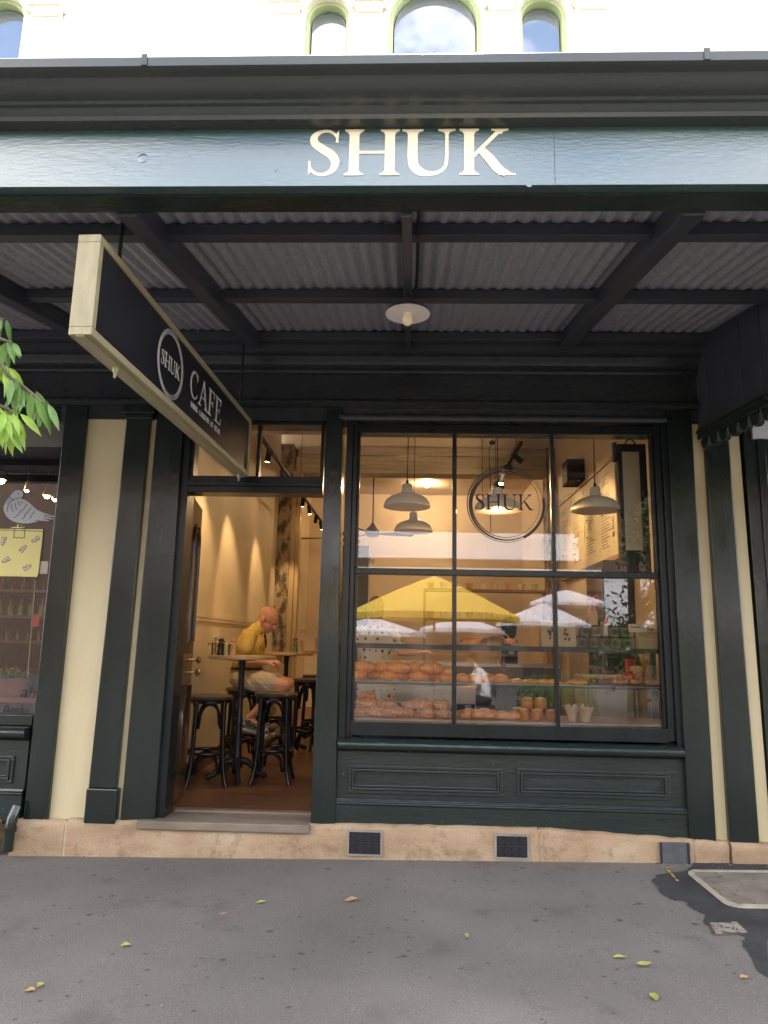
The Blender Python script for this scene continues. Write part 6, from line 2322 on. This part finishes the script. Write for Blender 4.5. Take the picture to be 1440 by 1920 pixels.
t = thing('dark_filler_cabinet', 'tall black filler cabinet added to darken the side wall behind the jars', 'cabinet', (2.05, 1.3, FZ))  # invented dark mass, stands in for the dark tree mirrored in the pane
MB().box(1.86, 1.62, FZ, RX - 0.002, 2.3, 2.26).build('cabinet', 'black', t, bevel=0.008)
MB().box(1.855, 1.66, 0.6, 1.8595, 2.26, 2.2).build('glass_door', 'darkglass', t)
MB().box(1.84, 1.70, 1.2, 1.8545, 1.72, 1.6).build('handle', 'steel', t)
# shelf plants in the neighbouring window
for k, (px_, lb) in enumerate(((8, 'leafy pot plant in the neighbouring shop window, nearest the picture edge'), (34, 'grassy pot plant in the neighbouring shop window, beside the timber pilaster'))):
    q = at(px_, 1285, 0.45)
    t = thing('pot_plant', lb, 'pot plant', (q.x, 0.45, q.z))
    z0 = at(px_, 1303, 0.45).z
    MB().lathe([(0, 0), (0.07, 0), (0.085, 0.12), (0.09, 0.13), (0.08, 0.13), (0, 0.11)], (q.x, 0.45, z0), 18).build('pot', 'pot', t, smooth=40)
    lf = MB()
    for j in range(46):
        a = rn.uniform(0, 2 * PI)
        leafblade(lf, (q.x + 0.02 * math.cos(a), 0.45 + 0.02 * math.sin(a), z0 + 0.12), (math.cos(a) * rn.uniform(0.2, 1), math.sin(a) * rn.uniform(0.2, 1), 1.3), rn.uniform(0.16, 0.3), 0.018, 0.7)
    lf.build('leaves', 'leaf_b', t)
t = thing('display_bench', 'low timber display bench holding the pot plants in the neighbouring window', 'bench', (-3.4, 0.45, 0.9))
z0 = at(20, 1303, 0.45).z
MB().box(-5.2, 0.25, z0 - 0.04, -2.74, 0.68, z0 - 0.0005).build('bench_top', 'pot', t)
MB().box(-5.2, 0.30, 0.3, -2.80, 0.64, z0 - 0.0405).build('bench_front', 'navy', t)
for k, z in enumerate((1.35, 1.62, 1.9)):
    t = thing('wall_shelf', f'timber shelf with bottles in the dim neighbouring shop, {ORD[k]} from below', 'shelf', (-3.6, 2.6, z))
    MB().box(-5.6, 2.4, z, -2.8, 2.7, z + 0.03).build('board', 'seat', t)
    mb = MB()
    for j in range(22):
        x = -5.5 + j * 0.12
        MB
        mb.lathe([(0, 0.0305), (0.034, 0.0305), (0.034, 0.14), (0.012, 0.17), (0.012, 0.22), (0, 0.22)], (x, 2.55, z), 10)
    o = mb.build('bottle', 'amber' if k != 1 else 'jar_green', t, smooth=40)
    o['kind'] = 'stuff'
t = thing('neck_tag', 'small red card hanging on a pale strip in the neighbouring window', 'tag', (-2.85, 0.3, 1.5))
a_, b_ = at(63, 1152, 0.2), at(72, 1175, 0.2)
MB().box(a_.x, 0.2, b_.z, b_.x, 0.204, a_.z).build('card', 'red', t)
c0, c1 = at(66, 1085, 0.2), at(50, 1330, 0.2)
MB().bar(at(67, 1080, 0.21), at(52, 1270, 0.21), 0.012, 0.004).build('strip', 'lightbox', t)
for k, (px_, py_, s, lb) in enumerate(((2, 900, 0.06, 'glowing pendant spot at the picture edge in the neighbouring shop'), (50, 920, 0.028, 'small glowing spot lamp above the pigeon picture in the neighbouring shop'), (88, 930, 0.042, 'bright glowing spot lamp beside the pigeon tail in the neighbouring shop'), (103, 937, 0.03, 'glowing spot lamp nearest the timber pilaster in the neighbouring shop'))):
    q = at(px_, py_, 1.6)
    t = thing('shop_spotlight', lb, 'spotlight', (q.x, 1.6, q.z))
    MB().lathe([(s, 0), (s * 0.95, 0.02), (s * 0.6, 0.06), (s * 0.5, 0.09), (0, 0.09)], (q.x, 1.6, q.z), 18).build('shade', 'brass', t, smooth=40)
    MB().ell((q.x, 1.6, q.z), s * 0.62, 12, 8).build('bulb', 'warm2', t, smooth=60)
    MB().tube([(q.x, 1.6, q.z + 0.09), (q.x, 1.6, 4.2)], 0.004, 6).build('cable', 'cord', t)
    LIGHTS.append((q - Vector((0, 0, 0.07)), q - Vector((0, 0.1, 1)), -2.0, 120))


# ================================================================== what stands behind the camera, seen in the panes
def parasol(px_a, py_a, Y, w, drop, mat_, lb, rot=0.0, group='square market parasols', pole_to=None):
    p = at(px_a, py_a, -2 * 0 + Y)          # mirrored position in front of the panes
    x, y, z = p.x, -Y, p.z
    t = thing('parasol', lb, 'parasol', (x, y, gz(x) - 0.13), group)
    mb = MB()
    n = 4
    k = 6
    rows = []
    for i in range(k + 1):
        f = i / k
        r = w / 2 * f
        zz = z - drop * (f ** 1.12)
        ringp = []
        for j in range(4):
            for m in range(6):
                g = m / 6
                a, b = (-1, 1), (1, 1)
                cs = [(-1, -1), (1, -1), (1, 1), (-1, 1)]
                c0, c1 = cs[j], cs[(j + 1) % 4]
                u, v = c0[0] + (c1[0] - c0[0]) * g, c0[1] + (c1[1] - c0[1]) * g
                sag = 0.07 * f * math.sin(PI * g)
                ca, sa = math.cos(rot), math.sin(rot)
                ringp.append((x + r * (u * ca - v * sa), y + r * (u * sa + v * ca), zz + sag * 0.6))
        rows.append(ringp)
    vs = [q for r_ in rows for q in r_]
    N = 24
    fs = []
    for i in range(k):
        for j in range(N):
            fs.append((i * N + j, i * N + (j + 1) % N, (i + 1) * N + (j + 1) % N, (i + 1) * N + j))
    mb.add(vs, fs)
    mb.build('canopy', mat_, t, weld=True, smooth=25)
    mb = MB()
    last = rows[-1]
    vs = last + [(a, b, c - 0.12) for a, b, c in last]
    mb.add(vs, [(j, (j + 1) % N, N + (j + 1) % N, N + j) for j in range(N)])
    mb.build('valance', mat_, t)
    MB().tube([(x, y, gz(x) - 0.13), (x, y, z + 0.06)], 0.026, 10).build('pole', 'pole', t)
    mb = MB()
    for j in range(8):
        a = rows[-1][j * 3]
        c = Vector((x, y, z - 0.45))
        mb.bar(Vector((x, y, z - 0.05)), Vector(a) + Vector((0, 0, -0.02)), 0.018, 0.022)
        mb.bar(c, Vector((x, y, z - 0.05)).lerp(Vector(a), 0.5) + Vector((0, 0, -0.03)), 0.014, 0.018)
    mb.build('rib', 'pole', t)
    MB().lathe([(0, 0), (0.28, 0), (0.28, 0.05), (0.05, 0.09), (0, 0.09)], (x, y, gz(x) - 0.128), 24).build('base', 'iron', t, smooth=40)
    return t


parasol(815, 1078, 8.6, 2.45, 0.78, 'yellow_can', 'bright yellow square parasol mirrored in the middle of the shop window', 0.62)
parasol(1022, 1131, 20.0, 2.6, 0.72, 'white_can', 'white parasol with a pointed top mirrored around the second muntin', 0.5)
parasol(1062, 1106, 24.0, 2.9, 0.6, 'white_can', 'white parasol mirrored above and behind the pointed white one', 0.15)
parasol(870, 1155, 17.0, 2.2, 0.42, 'white_can', 'white parasol mirrored under the yellow parasol, past the first muntin', 0.3)
parasol(700, 1158, 15.0, 2.6, 0.42, 'white_can', 'white parasol mirrored under the yellow parasol, beside the window frame', 0.2)
parasol(1250, 1150, 21.0, 2.6, 0.45, 'white_can', 'white parasol mirrored among the tree leaves at the last pane', 0.3)


def tree(lb, x, y, zt, h0, rx, rz_, n, mats, seed, trunk=0.13, spread=1.0, leaf=0.13):
    rn = random.Random(seed)
    t = thing('street_tree', lb, 'tree', (x, y, gz(x) - 0.13))
    base = Vector((x, y, gz(x) - 0.13))
    mb = MB()
    top = Vector((x + rn.uniform(-.2, .2), y + rn.uniform(-.2, .2), h0 + rz_ * 0.8))
    mb.tube([base, base.lerp(top, 0.3) + Vector((rn.uniform(-.06, .06), 0, 0)), base.lerp(top, 0.65), top], [trunk * 1.25, trunk, trunk * 0.7, trunk * 0.2], 12)
    tips = []
    for k in range(16):
        f = rn.uniform(0.35, 0.95)
        s = base.lerp(top, f)
        a = rn.uniform(0, 2 * PI)
        L = rx * rn.uniform(0.5, 0.95)
        e = s + Vector((math.cos(a) * L, math.sin(a) * L, rn.uniform(-0.2, 0.6) * rz_))
        m = s.lerp(e, 0.5) + Vector((0, 0, 0.15 * L))
        mb.tube([s, m, e], [trunk * 0.4, trunk * 0.22, trunk * 0.06], 7)
        tips += [m, e, s.lerp(e, 0.75), e + Vector((rn.uniform(-.4, .4), rn.uniform(-.4, .4), rn.uniform(-.4, .3)))]
    mb.build('trunk', 'bark', t, smooth=50)
    per = n // len(tips)
    for mi, (mt, share) in enumerate(mats):
        lf = MB()
        for c in tips:
            rr = rx * rn.uniform(0.16, 0.34)
            for k in range(int(per * share)):
                d = Vector((rn.gauss(0, 1), rn.gauss(0, 1), rn.gauss(0, 0.8)))
                p = c + d * rr * 0.55
                dd = Vector((rn.uniform(-1, 1), rn.uniform(-1, 1), rn.uniform(-1.2, 0.2))).normalized()
                s = dd.cross(Vector((rn.uniform(-1, 1), rn.uniform(-1, 1), 1))).normalized() * leaf * 0.22
                L = leaf * rn.uniform(0.7, 1.2)
                i0 = len(lf.v)
                lf.v += [p, p + dd * L * 0.45 + s, p + dd * L, p + dd * L * 0.45 - s]
                lf.f.append((i0, i0 + 1, i0 + 2, i0 + 3))
        lf.build('crown' if mi == 0 else 'dry_leaves', mt, t)
    return t


tree('leafy street tree with brownish leaves mirrored in the last panes of the shop window', 4.45, -9.0, 6, 2.6, 2.3, 3.0, 15000, (('leaf_d', 0.8), ('leaf_o', 0.2)), 5, 0.16, leaf=0.125)

# branch tree beside the awning: the drooping sprays enter the frame
bt = thing('street_tree', 'street tree whose bright drooping leaf sprays hang in front of the neighbouring shop', 'tree', (-3.9, -4.1, gz(-3.9)))
base = Vector((-3.9, -4.1, gz(-3.9)))
mb = MB()
top = Vector((-3.7, -3.9, 5.2))
mb.tube([base, Vector((-3.88, -4.1, 1.6)), Vector((-3.8, -4.0, 3.2)), top], [0.15, 0.12, 0.09, 0.03], 12)
SPR = []
BYY = -3.02


def A(px_, py_, dy=0.0):
    return at(px_, py_, BYY + dy)


sprays = [
    ([(-160, 470), (-70, 560), (5, 600)], [(5, 602, 100, 'b'), (12, 600, 75, 'b')]),
    ([(-160, 520), (-60, 600), (2, 636), (24, 643)], [(14, 640, 60, 'b'), (24, 643, 48, 'b'), (5, 650, 100, 'b')]),
    ([(-170, 560), (-60, 640), (0, 680), (16, 705), (40, 722), (62, 740), (74, 750), (80, 755)],
     [(4, 680, 62, 'y'), (-4, 684, 90, 'y'), (10, 690, 68, 'y'), (14, 706, 75, 'y'), (22, 712, 80, 'b'), (30, 718, 82, 'b'), (40, 724, 92, 'b'), (50, 730, 96, 'b'), (58, 737, 92, 'b'), (62, 742, 80, 'b'), (68, 744, 78, 'b'), (78, 752, 84, 'b'), (76, 756, 100, 'b'), (82, 757, 74, 'b'), (-6, 712, 90, 'y')]),
    ([(-170, 640), (-80, 720), (-10, 758), (15, 766), (32, 785)],
     [(0, 765, 60, 'y'), (8, 768, 55, 'y'), (16, 772, 50, 'y'), (24, 776, 55, 'y'), (30, 785, 60, 'y'), (6, 790, 75, 'y'), (12, 808, 95, 'y'), (18, 808, 55, 'y'), (-6, 782, 80, 'y'), (22, 790, 62, 'y'), (2, 800, 110, 'y')])]
lfy, lfb = MB(), MB()
rn = random.Random(21)
for pts, lv in sprays:
    q = [A(a, b, -0.02) for a, b in pts]
    mb.tube([Vector((-3.72, -3.9, 4.4)), Vector((-2.6, -3.5, 3.9))] + q, [0.05, 0.02] + [0.006] * (len(q) - 1) + [0.0025], 6)
    for _j in range(60):
        k0 = rn.randrange(len(pts) - 1)
        if pts[k0 + 1][0] > 20:
            continue
        f_ = rn.random()
        x_, y_ = pts[k0][0] + (pts[k0 + 1][0] - pts[k0][0]) * f_, pts[k0][1] + (pts[k0 + 1][1] - pts[k0][1]) * f_
        if x_ < -45:
            leafblade(lfb if rn.random() < .6 else lfy, A(x_, y_, rn.uniform(-.04, .04)), (rn.uniform(-.6, .15), rn.uniform(-.6, .6), -1), 0.09, 0.027, 0.2, (rn.uniform(-.7, .7), -1, 0.3))
    for x, y, ang, kd in lv:
        b0 = A(x, y, rn.uniform(-0.04, 0.04))
        dv = Vector((math.cos(R(ang)), rn.uniform(-0.35, 0.35), -math.sin(R(ang))))
        L = rn.uniform(0.072, 0.10)
        up = Vector((rn.uniform(-.5, .5), -1, rn.uniform(0.1, .7)))
        leafblade(lfy if kd == 'y' else lfb, b0, dv, L, L * rn.uniform(0.25, 0.32), rn.uniform(0.05, 0.3), up)
        for _k in range(2 if rn.random() < 0.6 else 1):
            b1 = A(x + rn.uniform(-12, 9), y + rn.uniform(-9, 6), rn.uniform(-0.05, 0.09))
            leafblade(lfy if kd == 'y' and rn.random() < 0.7 else lfb, b1, (math.cos(R(ang + rn.uniform(-40, 40))), rn.uniform(-.5, .5), -math.sin(R(ang + rn.uniform(-25, 25)))), L * rn.uniform(0.7, 1.05), L * 0.27, 0.2, (rn.uniform(-.7, .7), -1, rn.uniform(-.2, .8)))
for k in range(26):
    c = top + Vector((rn.gauss(0, 0.7), rn.gauss(0, 0.5) - 0.4, rn.gauss(0, 0.6)))
    mb.tube([Vector((-3.8, -4.0, 3.4)).lerp(top, rn.random()), c], [0.02, 0.004], 5)
    for j in range(50):
        p = c + Vector((rn.gauss(0, .28), rn.gauss(0, .28), rn.gauss(0, .28)))
        if p.x < -1.75 and not (p.x > -2.6 and p.y > -3.4):
            leafblade(lfb, p, (rn.uniform(-1, 1), rn.uniform(-1, 1), -0.8), 0.12, 0.045, 0.2)
mb.build('trunk', 'bark', bt, smooth=50)
lfb.build('crown', 'leaf_b', bt)
lfy.build('young_leaves', 'leaf', bt)

# the row of buildings across the street
ob = thing('opposite_building', 'brown brick building with pale parapet bands across the street, mirrored in the window', 'building', (0, -26, 0))
OY = -26.0
mb = MB()
mb.box(-34, OY - 8, -0.3, 34, OY, 9.2)
mb.build('wall', 'brick', ob)
MB().box(-9, OY + 0.001, 5.1, 7.4, OY + 0.35, 6.25).build('parapet_band', 'whiteband', ob)
MB().box(-12, OY + 0.001, 4.35, 8.2, OY + 0.9, 4.62).build('awning_edge', 'whiteband', ob)
for k in range(9):
    x = -12 + 2.6 * k
    w_ = MB().box(x, OY + 0.001, 1.0, x + 1.7, OY + 0.08, 3.4).build('window', 'darkglass', ob)
    MB().box(x - 0.1, OY + 0.081, 0.9, x + 1.8, OY + 0.15, 1.0).build('window_sill', 'brick', w_)
MB().box(8.4, OY + 0.001, 2.3, 15, OY + 0.5, 4.3).build('side_band', 'whiteband', ob)
# hedge planter
for k, (x0, x1, y, hh, lb) in enumerate(((1.95, 3.3, -7.6, 0.62, 'clipped green hedge in a dark planter mirrored low in the middle panes'), (-3.4, -1.4, -8.4, 0.55, 'clipped green hedge in a dark planter mirrored beside the window frame'))):
    t = thing('hedge_planter', lb, 'planter', ((x0 + x1) / 2, y, gz(x0) - 0.13))
    MB().box(x0, y - 0.25, gz(x0) - 0.13, x1, y + 0.25, 0.38).build('trough', 'soffit', t, bevel=0.01)
    lf = MB()
    for j in range(1500):
        leafblade(lf, (rn.uniform(x0, x1), y + rn.uniform(-.28, .28), 0.36 + abs(rn.gauss(0, 0.5)) * hh * 0.8), (rn.uniform(-1, 1), rn.uniform(-1, 1), rn.uniform(-.2, 1)), 0.10, 0.035)
    lf.build('foliage', 'leaf_b', t)

# seated customer outside, white T-shirt, mirrored in the middle panes
sx, sy = at(905, 1240, 8.0).x, -8.0
sz = gz(sx) - 0.13
ch = thing('cafe_chair', 'dark metal cafe chair under the seated customer in the white shirt', 'chair', (sx + 0.05, sy, sz))
MB().box(sx - 0.20, sy - 0.22, sz + 0.43, sx + 0.22, sy + 0.22, sz + 0.455).build('seat', 'bent', ch, bevel=0.01)
for ax in (-0.18, 0.20):
    for ay in (-0.2, 0.2):
        MB().tube([(sx + ax, sy + ay, sz), (sx + ax * .95, sy + ay * .95, sz + 0.43)], 0.012, 8).build('leg', 'bent', ch)
MB().box(sx + 0.215, sy - 0.2, sz + 0.6, sx + 0.235, sy + 0.2, sz + 0.86).build('backrest', 'bent', ch, bevel=0.008)
cu = thing('person', 'seated customer in a white T-shirt and dark trousers, mirrored in the middle of the window', 'person', (sx, sy, sz))
W_ = lambda x, y, z: Vector((sx + x, sy + y, sz + z))
b = MB()
b.ell(W_(0.02, 0, 0.55), (0.15, 0.17, 0.11))
b.cap(W_(0.02, 0, 0.60), W_(-0.02, 0, 0.82), 0.125, 0.12, 12)
b.ell(W_(-0.05, 0, 0.95), (0.12, 0.17, 0.15))
b.cap(W_(-0.07, -0.15, 1.04), W_(-0.07, 0.15, 1.04), 0.055, 0.055)
b.cap(W_(-0.09, 0, 1.06), W_(-0.14, 0, 1.16), 0.053, 0.05)
b.ell(W_(-0.18, 0, 1.255), (0.095, 0.075, 0.105), 16, 10)
b.ell(W_(-0.22, 0, 1.205), (0.06, 0.055, 0.06), 12, 8)
b.cap(W_(-0.27, 0, 1.255), W_(-0.29, 0, 1.225), 0.009, 0.013)
for s in (-1, 1):
    b.cap(W_(-0.07, s * 0.18, 1.03), W_(-0.10, s * 0.22, 0.78), 0.047, 0.038)
    b.cap(W_(-0.10, s * 0.22, 0.78), W_(-0.33, s * 0.10, 0.76), 0.038, 0.027)
    hand(b, W_(-0.33, s * 0.10, 0.76), (-1, -s * 0.2, 0.2), (0, 0, 1), s, 0.5)
    b.cap(W_(0.02, s * 0.09, 0.55), W_(-0.40, s * 0.11, 0.54), 0.088, 0.056, 12)
    b.cap(W_(-0.40, s * 0.11, 0.54), W_(-0.36, s * 0.11, 0.08), 0.054, 0.036, 12)
    b.cap(W_(-0.35, s * 0.11, 0.045), W_(-0.52, s * 0.12, 0.035), 0.042, 0.03)
    b.ell(W_(-0.18, s * 0.076, 1.245), (0.02, 0.01, 0.03), 8, 6)
body_part('body', b, 'skin', cu, 0.009, 3)
c = MB()
c.ell(W_(-0.05, 0, 0.94), (0.14, 0.19, 0.17), 16, 10)
c.cap(W_(-0.07, -0.15, 1.04), W_(-0.07, 0.15, 1.04), 0.068, 0.068)
c.cap(W_(0.02, 0, 0.62), W_(-0.02, 0, 0.85), 0.15, 0.145, 16)
for s in (-1, 1):
    c.cap(W_(-0.07, s * 0.18, 1.03), W_(-0.09, s * 0.21, 0.85), 0.064, 0.062)
body_part('t_shirt', c, 'white_cloth', cu, 0.010, 2, 0.008, 6)
c = MB()
c.ell(W_(0.02, 0, 0.55), (0.165, 0.185, 0.12), 16, 10)
for s in (-1, 1):
    c.cap(W_(0.0, s * 0.09, 0.55), W_(-0.40, s * 0.11, 0.54), 0.10, 0.07, 14)
    c.cap(W_(-0.40, s * 0.11, 0.54), W_(-0.365, s * 0.11, 0.14), 0.068, 0.056, 14)
body_part('trousers', c, 'navy', cu, 0.011, 2)
c = MB()
c.ell(W_(-0.165, 0, 1.285), (0.10, 0.083, 0.10), 16, 10)
body_part('hair', c, 'hair', cu, 0.009, 1)


# ================================================================== fallen leaves
def fallen(px_, py_, L, W, ang, mt, lb, curl=0.3):
    L, W = L * 0.86, W * 0.8
    p = on_ground(px_, py_)
    t = MB()
    d = Vector((math.cos(R(ang)), math.sin(R(ang)), 0))
    s = Vector((-d.y, d.x, 0))
    rows = []
    rr = random.Random(int(px_ * 7 + py_))
    for f, w in ((0, 0.05), (0.15, 0.5), (0.35, 0.95), (0.55, 1.0), (0.75, 0.7), (0.9, 0.3), (1.0, 0.03)):
        z = 0.004 + L * curl * abs(f - 0.4) ** 1.5
        c = p + d * (L * (f - 0.5)) + Vector((0, 0, z)) + s * 0.12 * L * math.sin(f * 3)
        e = 0.22 * W * w * (1 + rr.random())
        rows.append((c + s * (W * w / 2) + Vector((0, 0, e)), c, c - s * (W * w / 2) + Vector((0, 0, e * 0.7))))
    vs = [q for r_ in rows for q in r_]
    vs += [Vector(q) - Vector((0, 0, 0.0008)) for q in vs]
    h = len(rows) * 3
    fs = []
    for i in range(len(rows) - 1):
        a = 3 * i
        for o_ in (0, h):
            fs += [(a + o_, a + 1 + o_, a + 4 + o_, a + 3 + o_), (a + 1 + o_, a + 2 + o_, a + 5 + o_, a + 4 + o_)]
        fs += [(a, a + 3, a + 3 + h, a + h), (a + 2, a + 5, a + 5 + h, a + 2 + h)]
    t.add(vs, fs)
    o = t.build('fallen_leaf', mt, smooth=60)
    # origin at the leaf
    tag(o, lb, 'leaf', 'fallen leaves on the footpath')


fallen(658, 1692, 0.085, 0.05, 10, 'leaf_br', 'tan fallen leaf on the asphalt in front of the window, between door and first vent', 0.5)
fallen(488, 1695, 0.075, 0.03, 25, 'leaf_gr', 'dark green fallen leaf on the asphalt in front of the doorway')
fallen(418, 1716, 0.05, 0.014, 30, 'leaf_br', 'thin straw coloured fallen leaf lying in front of the doorway')
fallen(235, 1776, 0.06, 0.036, 15, 'leaf_gr', 'small light green fallen leaf in front of the cream wall strip')
fallen(877, 1757, 0.05, 0.028, 80, 'leaf_y', 'small yellow brown fallen leaf below the second vent')
fallen(1162, 1799, 0.075, 0.03, -10, 'leaf_y', 'long yellow green fallen leaf beside another one, well away from the wall')
fallen(1208, 1815, 0.075, 0.045, -18, 'leaf_y', 'curled yellow green fallen leaf nearest the small iron cover', 0.8)
fallen(1230, 1874, 0.07, 0.045, 75, 'leaf_y', 'upright curled yellow green leaf closest to the camera')
fallen(75, 1851, 0.045, 0.035, 60, 'leaf_y', 'pale yellow fallen leaf fragment at the lower corner by the downpipe side')
fallen(55, 1861, 0.055, 0.035, 5, 'leaf_br', 'yellow brown fallen leaf at the lower corner by the downpipe side')
fallen(1396, 1836, 0.05, 0.032, 10, 'leaf_br', 'orange brown fallen leaf near the dark asphalt edge')
fallen(390, 1604, 0.03, 0.018, 10, 'leaf_y', 'tiny yellow leaf fragment close to the door step')

# grit and crumbs of leaf swept against the wall: nobody would count them
gm = MB()
rg = random.Random(44)
for k in range(420):
    x = rg.uniform(-3.4, 3.0)
    y = -0.10 - abs(rg.gauss(0, 0.10)) if k < 300 else rg.uniform(-2.4, -0.3)
    s = rg.uniform(0.0015, 0.0055) * (1 if k < 300 else 0.8)
    z = gz(x) + 0.004
    p = [(x + s * rg.uniform(.6, 1.6) * math.cos(a + rg.random()), y + s * rg.uniform(.6, 1.6) * math.sin(a + rg.random()), z) for a in (0, 1.5, 3.1, 4.6)]
    gm.add(p + [(x, y, z + s)], [(0, 1, 4), (1, 2, 4), (2, 3, 4), (3, 0, 4), (3, 2, 1, 0)])
struct(gm.build('gravel', 'grit'), 'stuff')

# ================================================================== light
SUN_EL, SUN_AZ = R(60), R(4)
w = bpy.data.worlds.new("World")
S.world = w
w.use_nodes = True
nt = w.node_tree
bg = nt.nodes['Background']
sky = nt.nodes.new('ShaderNodeTexSky')
sky.sky_type = 'NISHITA'
sky.sun_disc = False
sky.sun_elevation = SUN_EL
sky.sun_rotation = SUN_AZ
sky.air_density = 1.0
sky.dust_density = 2.5
sky.ozone_density = 1.0
# broken bright cloud over the blue
cn = noise(nt, 2.4, 6, (1, 1, 2.2), 0.6, 0.3)
for n_ in nt.nodes:
    if n_.type == 'TEX_COORD':
        for l_ in list(n_.outputs['Object'].links):
            ts = l_.to_socket
            nt.links.remove(l_)
            nt.links.new(n_.outputs['Generated'], ts)
cf_ = ramp(nt, cn, [(0.40, (0, 0, 0)), (0.62, (1, 1, 1))])
nt.links.new(mixc(nt, cf_, sky.outputs['Color'], (10.5, 10.0, 9.5)), bg.inputs['Color'])
bg.inputs['Strength'].default_value = 0.15
sl = bpy.data.lights.new('sun', 'SUN')
sl.energy = 3.2
sl.angle = R(0.53)
sl.color = (1.0, 0.95, 0.88)
so = bpy.data.objects.new('sun', sl)
COL.objects.link(so)
sdv = Vector((math.sin(SUN_AZ) * math.cos(SUN_EL), math.cos(SUN_AZ) * math.cos(SUN_EL), math.sin(SUN_EL)))
so.rotation_euler = sdv.to_track_quat('Z', 'Y').to_euler()
so.location = (0, 10, 30)

SPOT_W = 17.0
for loc, aim, pw, ang in LIGHTS:
    if pw < 0:
        spot_lamp(loc, aim, -pw, ang, 0.8)
    else:
        spot_lamp(loc, aim, SPOT_W * pw, ang, 0.7, size=0.025)

make_camera()
S.view_settings.view_transform = 'Standard'
S.view_settings.look = 'None'
S.view_settings.exposure = 2.55
S.view_settings.gamma = 1.0
S.cycles.max_bounces = 10
S.cycles.transparent_max_bounces = 24
S.cycles.use_denoising = True
S.cycles.sample_clamp_indirect = 6.0
